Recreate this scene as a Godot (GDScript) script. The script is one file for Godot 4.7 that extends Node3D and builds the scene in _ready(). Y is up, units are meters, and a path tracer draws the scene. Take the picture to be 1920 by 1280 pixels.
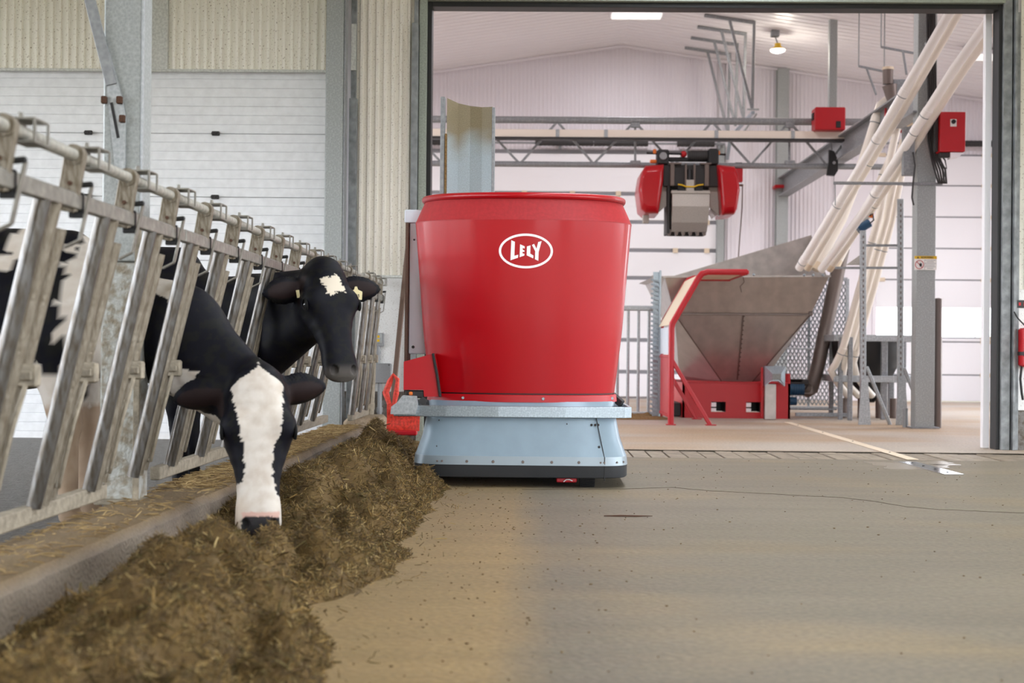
extends Node3D
# A dairy barn feed alley: headlock fence with two cows on the left, a red feed-mixing robot in the doorway,
# and the bright feed kitchen with its crane grabber, hopper and pipes beyond. Metres, y up, camera looks along -z.

const WALL_Z := -13.745
const FAR_Z := -27.3
var taken := {}
var M := {}


func _ready() -> void:
	make_camera_and_light()
	make_materials()
	make_floor()
	make_near_barn()
	make_feed_kitchen()
	make_near_wall_things()
	make_fence()
	make_feed()
	make_robot()
	make_crane()
	make_hopper()
	make_kitchen_things()
	make_pipes()
	make_cows()


func make_camera_and_light() -> void:
	var cam := Camera3D.new()
	cam.name = "camera"
	add_child(cam)
	cam.fov = 26.99
	cam.near = 0.05
	cam.far = 400.0
	cam.position = Vector3(0, 0.92, 0)
	cam.rotation = Vector3(0.0055, 0.0187, 0.0095)
	var at := CameraAttributesPhysical.new()
	at.frustum_focal_length = 50.0
	at.frustum_focus_distance = 9.4
	at.exposure_aperture = 2.8
	cam.attributes = at
	cam.fov = 26.99
	var env := Environment.new()
	env.background_mode = Environment.BG_SKY
	var sky := Sky.new()
	var sm := ProceduralSkyMaterial.new()
	sm.sky_top_color = Color(0.93, 0.96, 1.0)
	sm.sky_horizon_color = Color(0.97, 0.98, 1.0)
	sm.ground_bottom_color = Color(0.42, 0.41, 0.37)
	sm.ground_horizon_color = Color(0.55, 0.55, 0.5)
	sm.sky_energy_multiplier = 1.0
	sm.ground_energy_multiplier = 0.75
	sky.sky_material = sm
	env.sky = sky
	env.background_energy_multiplier = 9.5
	env.tonemap_mode = Environment.TONE_MAPPER_LINEAR
	env.tonemap_exposure = 1.0
	env.sdfgi_enabled = true
	env.ssao_enabled = true
	env.ssil_enabled = true
	var we := WorldEnvironment.new()
	we.name = "world"
	we.environment = env
	add_child(we)


# ---------------------------------------------------------------- names and tags
func numbered(called: String, parent: Node) -> String:
	var key := str(parent.get_instance_id()) + called
	var k: int = taken.get(key, 0)
	taken[key] = k + 1
	return called if k == 0 else "%s_%03d" % [called, k]


func tag(o: Node, label: String, category: String, group := "") -> Node:
	o.set_meta("label", label)
	o.set_meta("category", category)
	if group != "":
		o.set_meta("group", group)
	return o


func thing(called: String, label: String, category: String, at := Vector3.ZERO, turn := 0.0, group := "") -> Node3D:
	var o := Node3D.new()
	o.name = numbered(called, self)
	add_child(o)
	o.position = at
	o.rotation.y = turn
	tag(o, label, category, group)
	return o


func obj(called: String, mb: MB, m: Material, parent: Node = self, at := Vector3.ZERO) -> MeshInstance3D:
	return put(called, mb.commit(), m, parent, at)


func put(called: String, mesh: Mesh, m: Material, parent: Node = self, at := Vector3.ZERO) -> MeshInstance3D:
	var o := MeshInstance3D.new()
	o.name = numbered(called, parent)
	o.mesh = mesh
	o.material_override = m
	o.position = at
	parent.add_child(o)
	return o


func struct(called: String, mb: MB, m: Material, label := "", parent: Node = self) -> MeshInstance3D:
	var o := obj(called, mb, m, parent)
	if parent == self:
		o.set_meta("kind", "structure")
		if label != "":
			o.set_meta("label", label)
	return o


func struct_root(called: String, label: String) -> Node3D:
	var o := Node3D.new()
	o.name = called
	add_child(o)
	o.set_meta("kind", "structure")
	o.set_meta("label", label)
	return o


func copy_of(o: Node3D, at: Vector3, label: String, turn := 0.0) -> Node3D:
	var base := String(o.name)
	var c: Node3D = o.duplicate()
	c.name = numbered(base, self)
	add_child(c)
	c.position = at
	c.rotation.y = turn
	c.set_meta("label", label)
	return c


# ---------------------------------------------------------------- mesh building
class MB:
	var v := PackedVector3Array()
	var n := PackedVector3Array()
	var c := PackedColorArray()
	var uv := PackedVector2Array()
	var col := Color.WHITE

	func tri(a: Vector3, b: Vector3, d: Vector3, na: Vector3, nb: Vector3, nd: Vector3) -> void:
		if (d - a).cross(b - a).dot(na + nb + nd) < 0.0:
			v.append_array([a, d, b])
			n.append_array([na, nd, nb])
		else:
			v.append_array([a, b, d])
			n.append_array([na, nb, nd])
		c.append_array([col, col, col])

	func quad(a: Vector3, b: Vector3, d: Vector3, e: Vector3, nn: Vector3) -> void:
		tri(a, b, d, nn, nn, nn)
		tri(a, d, e, nn, nn, nn)

	func quadn(a: Vector3, b: Vector3, d: Vector3, e: Vector3, na: Vector3, nb: Vector3, nd: Vector3, ne: Vector3) -> void:
		tri(a, b, d, na, nb, nd)
		tri(a, d, e, na, nd, ne)

	func flat(a: Vector3, b: Vector3, d: Vector3, e: Vector3, away: Vector3) -> void:
		var nn := (d - a).cross(b - e).normalized()
		if nn.dot((a + b + d + e) * 0.25 - away) < 0.0:
			nn = -nn
		quad(a, b, d, e, nn)

	func box(at: Vector3, size: Vector3, bevel := 0.0, basis := Basis.IDENTITY) -> void:
		var h := size * 0.5
		var b := minf(bevel, minf(h.x, minf(h.y, h.z)) * 0.9)
		for ax in 3:
			var u := (ax + 1) % 3
			var w := (ax + 2) % 3
			for s: float in [-1.0, 1.0]:
				var nn := Vector3.ZERO
				nn[ax] = s
				var q: Array[Vector3] = []
				for k in [[-1, -1], [1, -1], [1, 1], [-1, 1]]:
					var p := Vector3.ZERO
					p[ax] = s * h[ax]
					p[u] = k[0] * (h[u] - b)
					p[w] = k[1] * (h[w] - b)
					q.append(at + basis * p)
				quad(q[0], q[1], q[2], q[3], basis * nn)
			if b > 0.0:
				for su: float in [-1.0, 1.0]:
					for sw: float in [-1.0, 1.0]:
						var nu := Vector3.ZERO
						nu[u] = su
						var nw := Vector3.ZERO
						nw[w] = sw
						var p0 := Vector3.ZERO
						p0[ax] = -(h[ax] - b)
						p0[u] = su * h[u]
						p0[w] = sw * (h[w] - b)
						var p1 := p0
						p1[ax] = h[ax] - b
						var r0 := p0
						r0[u] = su * (h[u] - b)
						r0[w] = sw * h[w]
						var r1 := r0
						r1[ax] = h[ax] - b
						quadn(at + basis * p0, at + basis * p1, at + basis * r1, at + basis * r0, basis * nu, basis * nu, basis * nw, basis * nw)
		if b > 0.0:
			for sx: float in [-1.0, 1.0]:
				for sy: float in [-1.0, 1.0]:
					for sz: float in [-1.0, 1.0]:
						tri(at + basis * Vector3(sx * h.x, sy * (h.y - b), sz * (h.z - b)), at + basis * Vector3(sx * (h.x - b), sy * h.y, sz * (h.z - b)), at + basis * Vector3(sx * (h.x - b), sy * (h.y - b), sz * h.z), basis * Vector3(sx, 0, 0), basis * Vector3(0, sy, 0), basis * Vector3(0, 0, sz))

	func span(lo: Vector3, hi: Vector3, bevel := 0.0) -> void:
		box((lo + hi) * 0.5, (hi - lo).abs(), bevel)

	# a bar of w (along side) by t, from a to b
	func bar(a: Vector3, b: Vector3, w: float, t: float, side := Vector3.RIGHT, bevel := 0.003) -> void:
		var d := (b - a).normalized()
		var x := (side - d * side.dot(d)).normalized()
		box((a + b) * 0.5, Vector3(w, (b - a).length(), t), bevel, Basis(x, d, x.cross(d)))

	func disc(at: Vector3, nn: Vector3, r: float, seg: int) -> void:
		var x := nn.cross(Vector3.UP if absf(nn.y) < 0.9 else Vector3.RIGHT).normalized()
		var y := nn.cross(x)
		for i in seg:
			var a0 := TAU * i / seg
			var a1 := TAU * (i + 1) / seg
			tri(at, at + (x * cos(a0) + y * sin(a0)) * r, at + (x * cos(a1) + y * sin(a1)) * r, nn, nn, nn)

	func tube(a: Vector3, b: Vector3, ra: float, rb := -1.0, seg := 12, cap := true) -> void:
		if rb < 0.0:
			rb = ra
		var d := (b - a).normalized()
		var x := d.cross(Vector3.UP if absf(d.y) < 0.9 else Vector3.RIGHT).normalized()
		var y := d.cross(x)
		for i in seg:
			var a0 := TAU * i / seg
			var a1 := TAU * (i + 1) / seg
			var n0 := x * cos(a0) + y * sin(a0)
			var n1 := x * cos(a1) + y * sin(a1)
			quadn(a + n0 * ra, b + n0 * rb, b + n1 * rb, a + n1 * ra, n0, n0, n1, n1)
		if cap:
			disc(a, -d, ra, seg)
			disc(b, d, rb, seg)

	# a round tube along points
	func path(pts: Array, r: float, seg := 10, cap := true, radii := []) -> void:
		var x := Vector3.ZERO
		var rings: Array = []
		var norms: Array = []
		for i in pts.size():
			var p: Vector3 = pts[i]
			var d: Vector3 = ((pts[mini(i + 1, pts.size() - 1)] - p).normalized() + (p - pts[maxi(i - 1, 0)]).normalized()).normalized()
			if i == 0:
				x = d.cross(Vector3.UP if absf(d.y) < 0.9 else Vector3.RIGHT).normalized()
			else:
				x = (x - d * x.dot(d)).normalized()
			var y := d.cross(x)
			var ring := PackedVector3Array()
			var nr := PackedVector3Array()
			var rr: float = radii[i] if radii.size() else r
			for k in seg:
				var nn := x * cos(TAU * k / seg) + y * sin(TAU * k / seg)
				nr.append(nn)
				ring.append(p + nn * rr)
			rings.append(ring)
			norms.append(nr)
			if cap and (i == 0 or i == pts.size() - 1) and rr > 0.0005:
				disc(p, -d if i == 0 else d, rr, seg)
		for i in rings.size() - 1:
			for k in seg:
				var k1 := (k + 1) % seg
				quadn(rings[i][k], rings[i + 1][k], rings[i + 1][k1], rings[i][k1], norms[i][k], norms[i + 1][k], norms[i + 1][k1], norms[i][k1])

	# smooth skin over rings of equally many points
	func skin(rings: Array, closed := true, outward := Vector3.ZERO) -> void:
		var m: int = rings[0].size()
		var nn: Array = []
		for i in rings.size():
			var lo: PackedVector3Array = rings[maxi(i - 1, 0)]
			var hi: PackedVector3Array = rings[mini(i + 1, rings.size() - 1)]
			var me: PackedVector3Array = rings[i]
			var mid := Vector3.ZERO
			for p in me:
				mid += p
			mid /= m
			var row := PackedVector3Array()
			for k in m:
				var ka := (k + m - 1) % m if closed else maxi(k - 1, 0)
				var kb := (k + 1) % m if closed else mini(k + 1, m - 1)
				var q := (me[kb] - me[ka]).cross(hi[k] - lo[k]).normalized()
				var ref := outward if outward != Vector3.ZERO else me[k] - mid
				if q.dot(ref) < 0.0:
					q = -q
				row.append(q)
			nn.append(row)
		for i in rings.size() - 1:
			for k in (m if closed else m - 1):
				var k1 := (k + 1) % m
				quadn(rings[i][k], rings[i + 1][k], rings[i + 1][k1], rings[i][k1], nn[i][k], nn[i + 1][k], nn[i + 1][k1], nn[i][k1])

	func fan(ring: PackedVector3Array, nn: Vector3) -> void:
		var mid := Vector3.ZERO
		for p in ring:
			mid += p
		mid /= ring.size()
		for k in ring.size():
			tri(mid, ring[k], ring[(k + 1) % ring.size()], nn, nn, nn)

	# flat outline pushed along the local z of xf from 0 to depth
	func prism(poly: PackedVector2Array, depth: float, xf: Transform3D) -> void:
		var idx := Geometry2D.triangulate_polygon(poly)
		var bz := xf.basis.z.normalized()
		for s in 2:
			var off := depth if s == 1 else 0.0
			var nn := bz if (s == 1) == (depth > 0.0) else -bz
			for i in range(0, idx.size(), 3):
				var q: Array[Vector3] = []
				for k in 3:
					var p := poly[idx[i + k]]
					q.append(xf * Vector3(p.x, p.y, off))
				tri(q[0], q[1], q[2], nn, nn, nn)
		var cw := Geometry2D.is_polygon_clockwise(poly)
		for i in poly.size():
			var a := poly[i]
			var b := poly[(i + 1) % poly.size()]
			var e := b - a
			var o2 := Vector2(-e.y, e.x) if cw else Vector2(e.y, -e.x)
			var nn := (xf.basis * Vector3(o2.x, o2.y, 0)).normalized()
			quad(xf * Vector3(a.x, a.y, 0), xf * Vector3(b.x, b.y, 0), xf * Vector3(b.x, b.y, depth), xf * Vector3(a.x, a.y, depth), nn)

	func ball(at: Vector3, r: Vector3, seg := 16, rows := 10) -> void:
		for i in rows:
			for k in seg:
				var q: Array[Vector3] = []
				var m: Array[Vector3] = []
				for o in [[0, 0], [1, 0], [1, 1], [0, 1]]:
					var th: float = PI * (i + o[0]) / rows
					var ph: float = TAU * (k + o[1]) / seg
					var d := Vector3(sin(th) * cos(ph), cos(th), sin(th) * sin(ph))
					q.append(at + d * r)
					m.append((d / r).normalized())
				quadn(q[0], q[1], q[2], q[3], m[0], m[1], m[2], m[3])

	# ribbed sheet metal facing +z in its own frame: x0..x1, bottoms and tops as callables of x
	func ribs(x0: float, x1: float, bottom: Callable, top: Callable, z: float, pitch: float, deep: float) -> void:
		var prof := [[0.0, 0.0], [0.5, 0.0], [0.6, 1.0], [0.9, 1.0], [1.0, 0.0]]
		var x := x0
		while x < x1 - 0.001:
			for i in 4:
				var xa: float = minf(x + prof[i][0] * pitch, x1)
				var xb: float = minf(x + prof[i + 1][0] * pitch, x1)
				var za: float = z + prof[i][1] * deep
				var zb: float = z + prof[i + 1][1] * deep
				if xb - xa > 1e-4:
					var nn := Vector3(za - zb, 0, xb - xa).normalized()
					quad(Vector3(xa, bottom.call(xa), za), Vector3(xb, bottom.call(xb), zb), Vector3(xb, top.call(xb), zb), Vector3(xa, top.call(xa), za), nn)
			x += pitch

	func commit() -> ArrayMesh:
		var arr := []
		arr.resize(Mesh.ARRAY_MAX)
		arr[Mesh.ARRAY_VERTEX] = v
		arr[Mesh.ARRAY_NORMAL] = n
		arr[Mesh.ARRAY_COLOR] = c
		if uv.size() == v.size():
			arr[Mesh.ARRAY_TEX_UV] = uv
		var am := ArrayMesh.new()
		am.add_surface_from_arrays(Mesh.PRIMITIVE_TRIANGLES, arr)
		return am


func lin(r: int, g: int, b: int) -> Color:   # a linear vertex colour from an sRGB one
	return Color8(r, g, b).srgb_to_linear()


func noise_tex(freq: float, lo: Color, hi: Color, kind := FastNoiseLite.TYPE_SIMPLEX_SMOOTH, octaves := 4, mid := -1.0, soft := 0.08) -> NoiseTexture2D:
	var f := FastNoiseLite.new()
	f.noise_type = kind
	f.frequency = freq
	f.fractal_octaves = octaves
	f.seed = 7
	var g := Gradient.new()
	g.set_color(0, lo)
	g.set_color(1, hi)
	if mid >= 0.0:
		g.set_offset(0, maxf(mid - soft, 0.0))
		g.set_offset(1, minf(mid + soft, 1.0))
	var t := NoiseTexture2D.new()
	t.width = 512
	t.height = 512
	t.seamless = true
	t.color_ramp = g
	t.noise = f
	return t


func normal_tex(freq: float, strength: float, octaves := 4) -> NoiseTexture2D:
	var f := FastNoiseLite.new()
	f.frequency = freq
	f.fractal_octaves = octaves
	f.seed = 11
	var t := NoiseTexture2D.new()
	t.width = 512
	t.height = 512
	t.seamless = true
	t.as_normal_map = true
	t.bump_strength = strength
	t.noise = f
	return t


func mat(c: Color, rough: float, metal := 0.0, tex: Texture2D = null, tile := 1.0, nor: Texture2D = null, nscale := 0.4) -> StandardMaterial3D:
	var m := StandardMaterial3D.new()
	m.albedo_color = c
	m.roughness = rough
	m.metallic = metal
	if tex or nor:
		m.uv1_triplanar = true
		m.uv1_world_triplanar = true
		m.uv1_scale = Vector3.ONE * tile
	if tex:
		m.albedo_texture = tex
	if nor:
		m.normal_enabled = true
		m.normal_texture = nor
		m.normal_scale = nscale
	return m


func make_materials() -> void:
	var blotch := noise_tex(0.012, Color(0.72, 0.72, 0.72), Color(1, 1, 1))
	var grain := noise_tex(0.06, Color(0.8, 0.8, 0.8), Color(1, 1, 1), FastNoiseLite.TYPE_SIMPLEX_SMOOTH, 5)
	var spangle := noise_tex(0.03, Color(0.78, 0.79, 0.8), Color(1, 1, 1), FastNoiseLite.TYPE_CELLULAR, 2)
	var specks := noise_tex(0.05, Color(0.42, 0.33, 0.24), Color(1, 1, 1), FastNoiseLite.TYPE_SIMPLEX_SMOOTH, 4, 0.17, 0.05)
	var grime := noise_tex(0.016, Color(0.76, 0.7, 0.62), Color(1, 1, 1), FastNoiseLite.TYPE_SIMPLEX_SMOOTH, 5, 0.4, 0.26)
	var rough_n := normal_tex(0.05, 6.0, 5)
	var fine_n := normal_tex(0.12, 4.0, 4)
	M.concrete = mat(Color.WHITE, 0.6, 0.0, grain, 0.9, rough_n, 0.16)
	M.concrete.vertex_color_use_as_albedo = true
	M.paver = mat(Color8(158, 143, 122), 0.55, 0.0, blotch, 0.8, rough_n, 0.35)
	M.paver_b = mat(Color8(168, 153, 131), 0.5, 0.0, blotch, 0.7, rough_n, 0.35)
	M.joint = mat(Color8(92, 78, 60), 0.9, 0.0, grain, 2.0)
	M.pen_floor = mat(Color8(82, 76, 68), 0.45, 0.0, grime, 1.2, rough_n, 1.0)
	M.curb = mat(Color.WHITE, 0.8, 0.0, grain, 1.7, rough_n, 0.8)
	M.curb.vertex_color_use_as_albedo = true
	M.cream_sheet = mat(Color8(252, 249, 238), 0.45, 0.0, specks, 1.6)
	M.dirty_sheet = mat(Color8(244, 239, 228), 0.5, 0.0, specks, 2.2)
	M.white_sheet = mat(Color8(236, 231, 236), 0.4)
	M.ceiling = mat(Color8(240, 236, 238), 0.45)
	M.white_door = mat(Color8(250, 252, 255), 0.42, 0.0, noise_tex(0.02, Color(0.95, 0.95, 0.95), Color(1, 1, 1)), 0.8)
	M.door_white = mat(Color8(246, 245, 248), 0.35)
	M.seam = mat(Color8(138, 138, 143), 0.45)
	M.white_trim = mat(Color8(228, 230, 224), 0.45, 0.0, grain, 1.0)
	M.painted_block = mat(Color8(232, 232, 230), 0.7, 0.0, specks, 2.6, rough_n, 0.5)
	M.grey_block = mat(Color8(120, 116, 112), 0.8, 0.0, grime, 1.5, rough_n, 0.6)
	M.galv = mat(Color8(200, 204, 206), 0.42, 0.35, spangle, 3.0, fine_n, 0.15)
	M.galv_bright = mat(Color8(186, 198, 206), 0.3, 0.75, spangle, 5.0, fine_n, 0.15)
	M.galv_dark = mat(Color8(166, 168, 170), 0.5, 0.25, spangle, 2.0)
	M.steel_post = mat(Color8(184, 189, 188), 0.5, 0.2, noise_tex(0.05, Color(0.8, 0.8, 0.8), Color(1, 1, 1), FastNoiseLite.TYPE_CELLULAR, 3), 2.4, fine_n, 0.3)
	M.post_dirty = mat(Color8(182, 184, 180), 0.6, 0.2, grime, 1.7, rough_n, 0.5)
	M.tube = mat(Color8(116, 115, 114), 0.3, 0.6, noise_tex(0.016, Color(0.7, 0.64, 0.56), Color(1, 1, 1), FastNoiseLite.TYPE_SIMPLEX_SMOOTH, 5, 0.45, 0.25), 3.0, fine_n, 0.12)
	M.tube_dirty = mat(Color8(142, 134, 120), 0.5, 0.35, noise_tex(0.02, Color(0.74, 0.7, 0.645), Color(1, 1, 1), FastNoiseLite.TYPE_SIMPLEX_SMOOTH, 5, 0.42, 0.3), 3.0, rough_n, 0.5)
	M.top_pipe = mat(Color8(196, 193, 182), 0.5, 0.25, blotch, 3.0, fine_n, 0.2)
	M.rail = mat(Color8(160, 156, 147), 0.45, 0.35, blotch, 2.4, fine_n, 0.25)
	M.flat_bar = mat(Color8(172, 161, 142), 0.65, 0.1, blotch, 2.5, rough_n, 0.5)
	M.tube.uv1_scale = Vector3(5, 1.1, 5)
	M.tube_dirty.uv1_scale = Vector3(6, 1.3, 6)
	M.rust = mat(Color8(92, 62, 44), 0.8, 0.1, grain, 4.0)
	M.black = mat(Color8(24, 24, 26), 0.5)
	M.rubber = mat(Color8(34, 36, 40), 0.6, 0.0, grain, 6.0)
	M.dark = mat(Color8(52, 50, 50), 0.6)
	M.red = mat(Color8(178, 2, 20), 0.4)
	M.red.metallic_specular = 0.35
	M.red.clearcoat_enabled = true
	M.red.clearcoat = 0.35
	M.red.clearcoat_roughness = 0.12
	M.red_dusty = mat(Color8(186, 36, 44), 0.55, 0.0, noise_tex(0.02, Color(0.85, 0.8, 0.78), Color(1, 1, 1)), 3.0)
	M.red_flat = mat(Color8(186, 8, 24), 0.42)
	M.red_frame = mat(Color8(186, 22, 36), 0.4)
	M.skirt = mat(Color8(142, 162, 176), 0.34, 0.1, noise_tex(0.01, Color(0.94, 0.94, 0.94), Color(1, 1, 1)), 1.0)
	M.skirt_strip = mat(Color8(146, 158, 166), 0.36, 0.3)
	M.pale_panel = mat(Color8(222, 230, 240), 0.35)
	M.decal = mat(Color8(248, 244, 248), 0.4)
	M.stainless = mat(Color8(190, 183, 178), 0.36, 0.6, noise_tex(0.01, Color(0.86, 0.86, 0.86), Color(1, 1, 1)), 0.8, fine_n, 0.06)
	M.bucket = mat(Color8(206, 199, 190), 0.5, 0.3, grain, 2.0)
	M.pvc = mat(Color8(246, 242, 238), 0.28)
	M.pvc_warm = mat(Color8(240, 231, 219), 0.32)
	M.chute = mat(Color.WHITE, 0.45, 0.15, grain, 3.0)
	M.chute.vertex_color_use_as_albedo = true
	M.auger = mat(Color8(118, 106, 100), 0.4, 0.4)
	M.blue_motor = mat(Color8(28, 74, 108), 0.4)
	M.orange = mat(Color8(232, 120, 40), 0.5)
	M.orange_red = mat(Color8(240, 70, 52), 0.55, 0.0, grime, 3.4, rough_n, 0.4)
	M.yellow = mat(Color8(226, 182, 24), 0.5)
	M.cream_beam = mat(Color8(248, 236, 222), 0.5)
	M.cream_panel = mat(Color8(226, 208, 182), 0.5)
	M.grey_box = mat(Color8(150, 152, 154), 0.55, 0.2, specks, 5.0)
	M.wood = mat(Color8(112, 88, 74), 0.7, 0.0, grain, 3.0)
	M.paper = mat(Color8(240, 238, 234), 0.6)
	M.plate = mat(Color8(205, 210, 214), 0.14, 0.9)
	M.wet = mat(Color8(140, 128, 108), 0.27)
	M.straw_ground = mat(Color8(140, 112, 70), 0.9, 0.0, grime, 5.0, rough_n, 1.2)
	M.green_grey = mat(Color8(168, 176, 164), 0.5, 0.1, grain, 1.5)
	M.jamb = mat(Color8(158, 162, 164), 0.5, 0.2, blotch, 1.2, fine_n, 0.2)
	M.fur = mat(Color.WHITE, 0.5, 0.0, null, 1.0)
	M.fur.metallic_specular = 0.25
	M.fur.vertex_color_use_as_albedo = true
	M.fur.uv1_triplanar = true
	M.fur.uv1_scale = Vector3.ONE * 5.0
	M.fur.normal_enabled = true
	M.fur.normal_texture = normal_tex(0.2, 5.0, 3)
	M.fur.normal_scale = 0.5
	M.eye = mat(Color8(12, 10, 10), 0.06)
	M.tag = mat(Color8(222, 208, 160), 0.5)
	M.feed = mat(Color.WHITE, 0.85, 0.0, grain, 9.0, rough_n, 1.2)
	M.feed.vertex_color_use_as_albedo = true
	M.fibre = mat(Color.WHITE, 0.75)
	M.fibre.vertex_color_use_as_albedo = true
	M.glass = mat(Color(0.95, 0.97, 1.0, 0.12), 0.05)
	M.glass.transparency = BaseMaterial3D.TRANSPARENCY_ALPHA
	M.lamp = mat(Color.WHITE, 0.4)
	M.lamp.emission_enabled = true
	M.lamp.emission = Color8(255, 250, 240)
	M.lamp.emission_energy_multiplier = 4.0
	M.tubelight = mat(Color.WHITE, 0.4)
	M.tubelight.emission_enabled = true
	M.tubelight.emission = Color8(255, 252, 246)
	M.tubelight.emission_energy_multiplier = 0.7


func ceil_y(x: float) -> float:   # the kitchen's gabled ceiling
	return 6.78 - absf(x - 1.55) * 0.145


func const_y(h: float) -> Callable:
	return func(_x: float) -> float: return h


# ---------------------------------------------------------------- floor
func make_floor() -> void:
	var big := FastNoiseLite.new()
	big.seed = 3
	big.frequency = 0.5
	big.fractal_octaves = 4
	var streak := FastNoiseLite.new()
	streak.seed = 9
	streak.frequency = 0.6
	streak.fractal_octaves = 3
	var warm := FastNoiseLite.new()
	warm.seed = 21
	warm.frequency = 0.35
	warm.fractal_octaves = 3
	var shade := func(x: float, z: float) -> Color:
		var grey := Color8(127, 115, 94).srgb_to_linear()
		var tan := Color8(166, 138, 90).srgb_to_linear()
		var kitchen := Color8(196, 182, 166).srgb_to_linear()
		var orange := Color8(190, 156, 118).srgb_to_linear()
		var s := 0.5 + 0.5 * streak.get_noise_2d(x * 0.7, z * 7.0)
		var b := 0.5 + 0.5 * big.get_noise_2d(x, z)
		if z < -13.3:
			var w := smoothstep(0.35, 0.8, 0.5 + 0.5 * warm.get_noise_2d(x * 0.6, z * 1.6) + 0.1 * s)
			return kitchen.lerp(orange, w * 0.75) * (0.86 + 0.2 * b)
		# the feed robot's wheel lane, tan with ground-in feed, and a greyer lane beside it
		var lane := smoothstep(0.07, -0.07, x + 0.05 + 0.05 * big.get_noise_2d(z * 2.0, 5.0))
		var grey_lane := exp(-pow((x - 0.14) / 0.13, 2.0)) * (0.5 + 0.5 * s)
		var far := smoothstep(-2.5, -10.0, z)
		var c := grey.lerp(tan, lane * (0.7 + 0.3 * b))
		c = c.lerp(tan, smoothstep(0.5, 0.9, 0.5 + 0.5 * warm.get_noise_2d(x, z * 2.0)) * 0.5)
		c = c.lerp(Color8(116, 110, 98).srgb_to_linear(), grey_lane * 0.5)
		c = c.lerp(Color8(138, 130, 114).srgb_to_linear(), far * 0.3)
		return c * (0.76 + 0.3 * s + 0.14 * b)
	var root := struct_root("floor", "scraped concrete floor of the feed alley and the feed kitchen")
	for part in [["slab", -1.75, 8.5, 7.0, -12.3, 0.1, 0.07], ["slab", -7.0, 9.8, -13.22, -27.3, 0.16, 0.12]]:
		var mb := MB.new()
		var nx := int((part[2] - part[1]) / part[5])
		var nz := int((part[3] - part[4]) / part[6])
		for i in nx:
			for k in nz:
				var xa: float = part[1] + (part[2] - part[1]) * i / nx
				var xb: float = part[1] + (part[2] - part[1]) * (i + 1) / nx
				var za: float = part[3] - (part[3] - part[4]) * k / nz
				var zb: float = part[3] - (part[3] - part[4]) * (k + 1) / nz
				for t in [[xa, za, xb, za, xb, zb], [xa, za, xb, zb, xa, zb]]:
					mb.v.append_array([Vector3(t[0], 0, t[1]), Vector3(t[4], 0, t[5]), Vector3(t[2], 0, t[3])])
					mb.n.append_array([Vector3.UP, Vector3.UP, Vector3.UP])
					mb.c.append_array([shade.call(t[0], t[1]), shade.call(t[4], t[5]), shade.call(t[2], t[3])])
		mb.col = Color8(140, 130, 115).srgb_to_linear()
		mb.span(Vector3(part[1], -0.3, part[4]), Vector3(part[2], -0.01, part[3]))
		obj(part[0], mb, M.concrete, root)
	var bed := MB.new()
	bed.span(Vector3(-1.75, -0.3, -13.22), Vector3(8.5, -0.028, -12.3))
	obj("joint_bed", bed, M.joint, root)
	# the row of pavers across the doorway
	var x := -1.72
	var i := 0
	while x < 8.4:
		var mb := MB.new()
		mb.span(Vector3(x, -0.05, -13.2), Vector3(x + 0.148, -0.004 - 0.003 * (i % 3), -12.315), 0.006)
		obj("paver", mb, [M.paver, M.paver_b][(i * 7 / 3) % 2], root)
		x += 0.16
		i += 1
	# a crack that wanders across the slab, and one scraped mark
	for line in [[Vector3(-0.1, 0, -9.35), Vector3(0.45, 0, -9.42), Vector3(0.917, 0, -9.592), Vector3(1.134, 0, -9.4), Vector3(1.463, 0, -9.264), Vector3(1.684, 0, -9.153), Vector3(1.934, 0, -9.05), Vector3(2.088, 0, -8.845), Vector3(2.211, 0, -8.559), Vector3(2.366, 0, -8.433), Vector3(2.566, 0, -8.371), Vector3(2.801, 0, -8.286), Vector3(4.4, 0, -8.0)]]:
		var mb := MB.new()
		for k in line.size() - 1:
			var a: Vector3 = line[k] + Vector3(0, 0.0012, 0)
			var b: Vector3 = line[k + 1] + Vector3(0, 0.0012, 0)
			for s in 4:
				var p := a.lerp(b, s / 4.0) + Vector3(0, 0, 0.01 * sin(k * 5.0 + s * 2.1))
				var q := a.lerp(b, (s + 1) / 4.0) + Vector3(0, 0, 0.01 * sin(k * 5.0 + (s + 1) * 2.1 if s < 3 else (k + 1) * 5.0))
				mb.bar(p, q, 0.006 + 0.003 * sin(k + s), 0.002, Vector3(0, 0, 1), 0.0)
		obj("crack", mb, M.joint, root)
	# damp film left by washing beside the guide plate
	for w in [[Vector3(3.014, 0, -11.676), 0.3, 0.34], [Vector3(3.294, 0, -11.988), 0.22, 0.2]]:
		var mb := MB.new()
		var ring := PackedVector3Array()
		for k in 40:
			var a := TAU * k / 40.0
			var r := 1.0 + 0.28 * sin(a * 3.0 + w[0].x * 9.0) + 0.16 * sin(a * 7.0 + w[0].z * 5.0)
			ring.append(w[0] + Vector3(cos(a) * w[1] * r, 0.0012, sin(a) * w[2] * r))
		mb.fan(ring, Vector3.UP)
		obj("damp_film", mb, M.wet, root)
	var twig := thing("twig", "thin dark reddish twig lying on the concrete in front of the robot", "twig", Vector3(0.51, 0, -7.875))
	var tm := MB.new()
	tm.path([Vector3(-0.14, 0.005, 0.0), Vector3(-0.05, 0.007, 0.005), Vector3(0.04, 0.006, -0.003), Vector3(0.13, 0.004, -0.03)], 0.004, 6, true, [0.003, 0.0055, 0.005, 0.002])
	obj("stem", tm, M.rust, twig)
	# crumbs of feed dropped on the slab
	var cm := MB.new()
	cm.ball(Vector3.ZERO, Vector3(1.0, 0.35, 0.6), 6, 4)
	var crumb := cm.commit()
	crumb.surface_set_material(0, M.fibre)
	var rng := RandomNumberGenerator.new()
	rng.seed = 41
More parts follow.
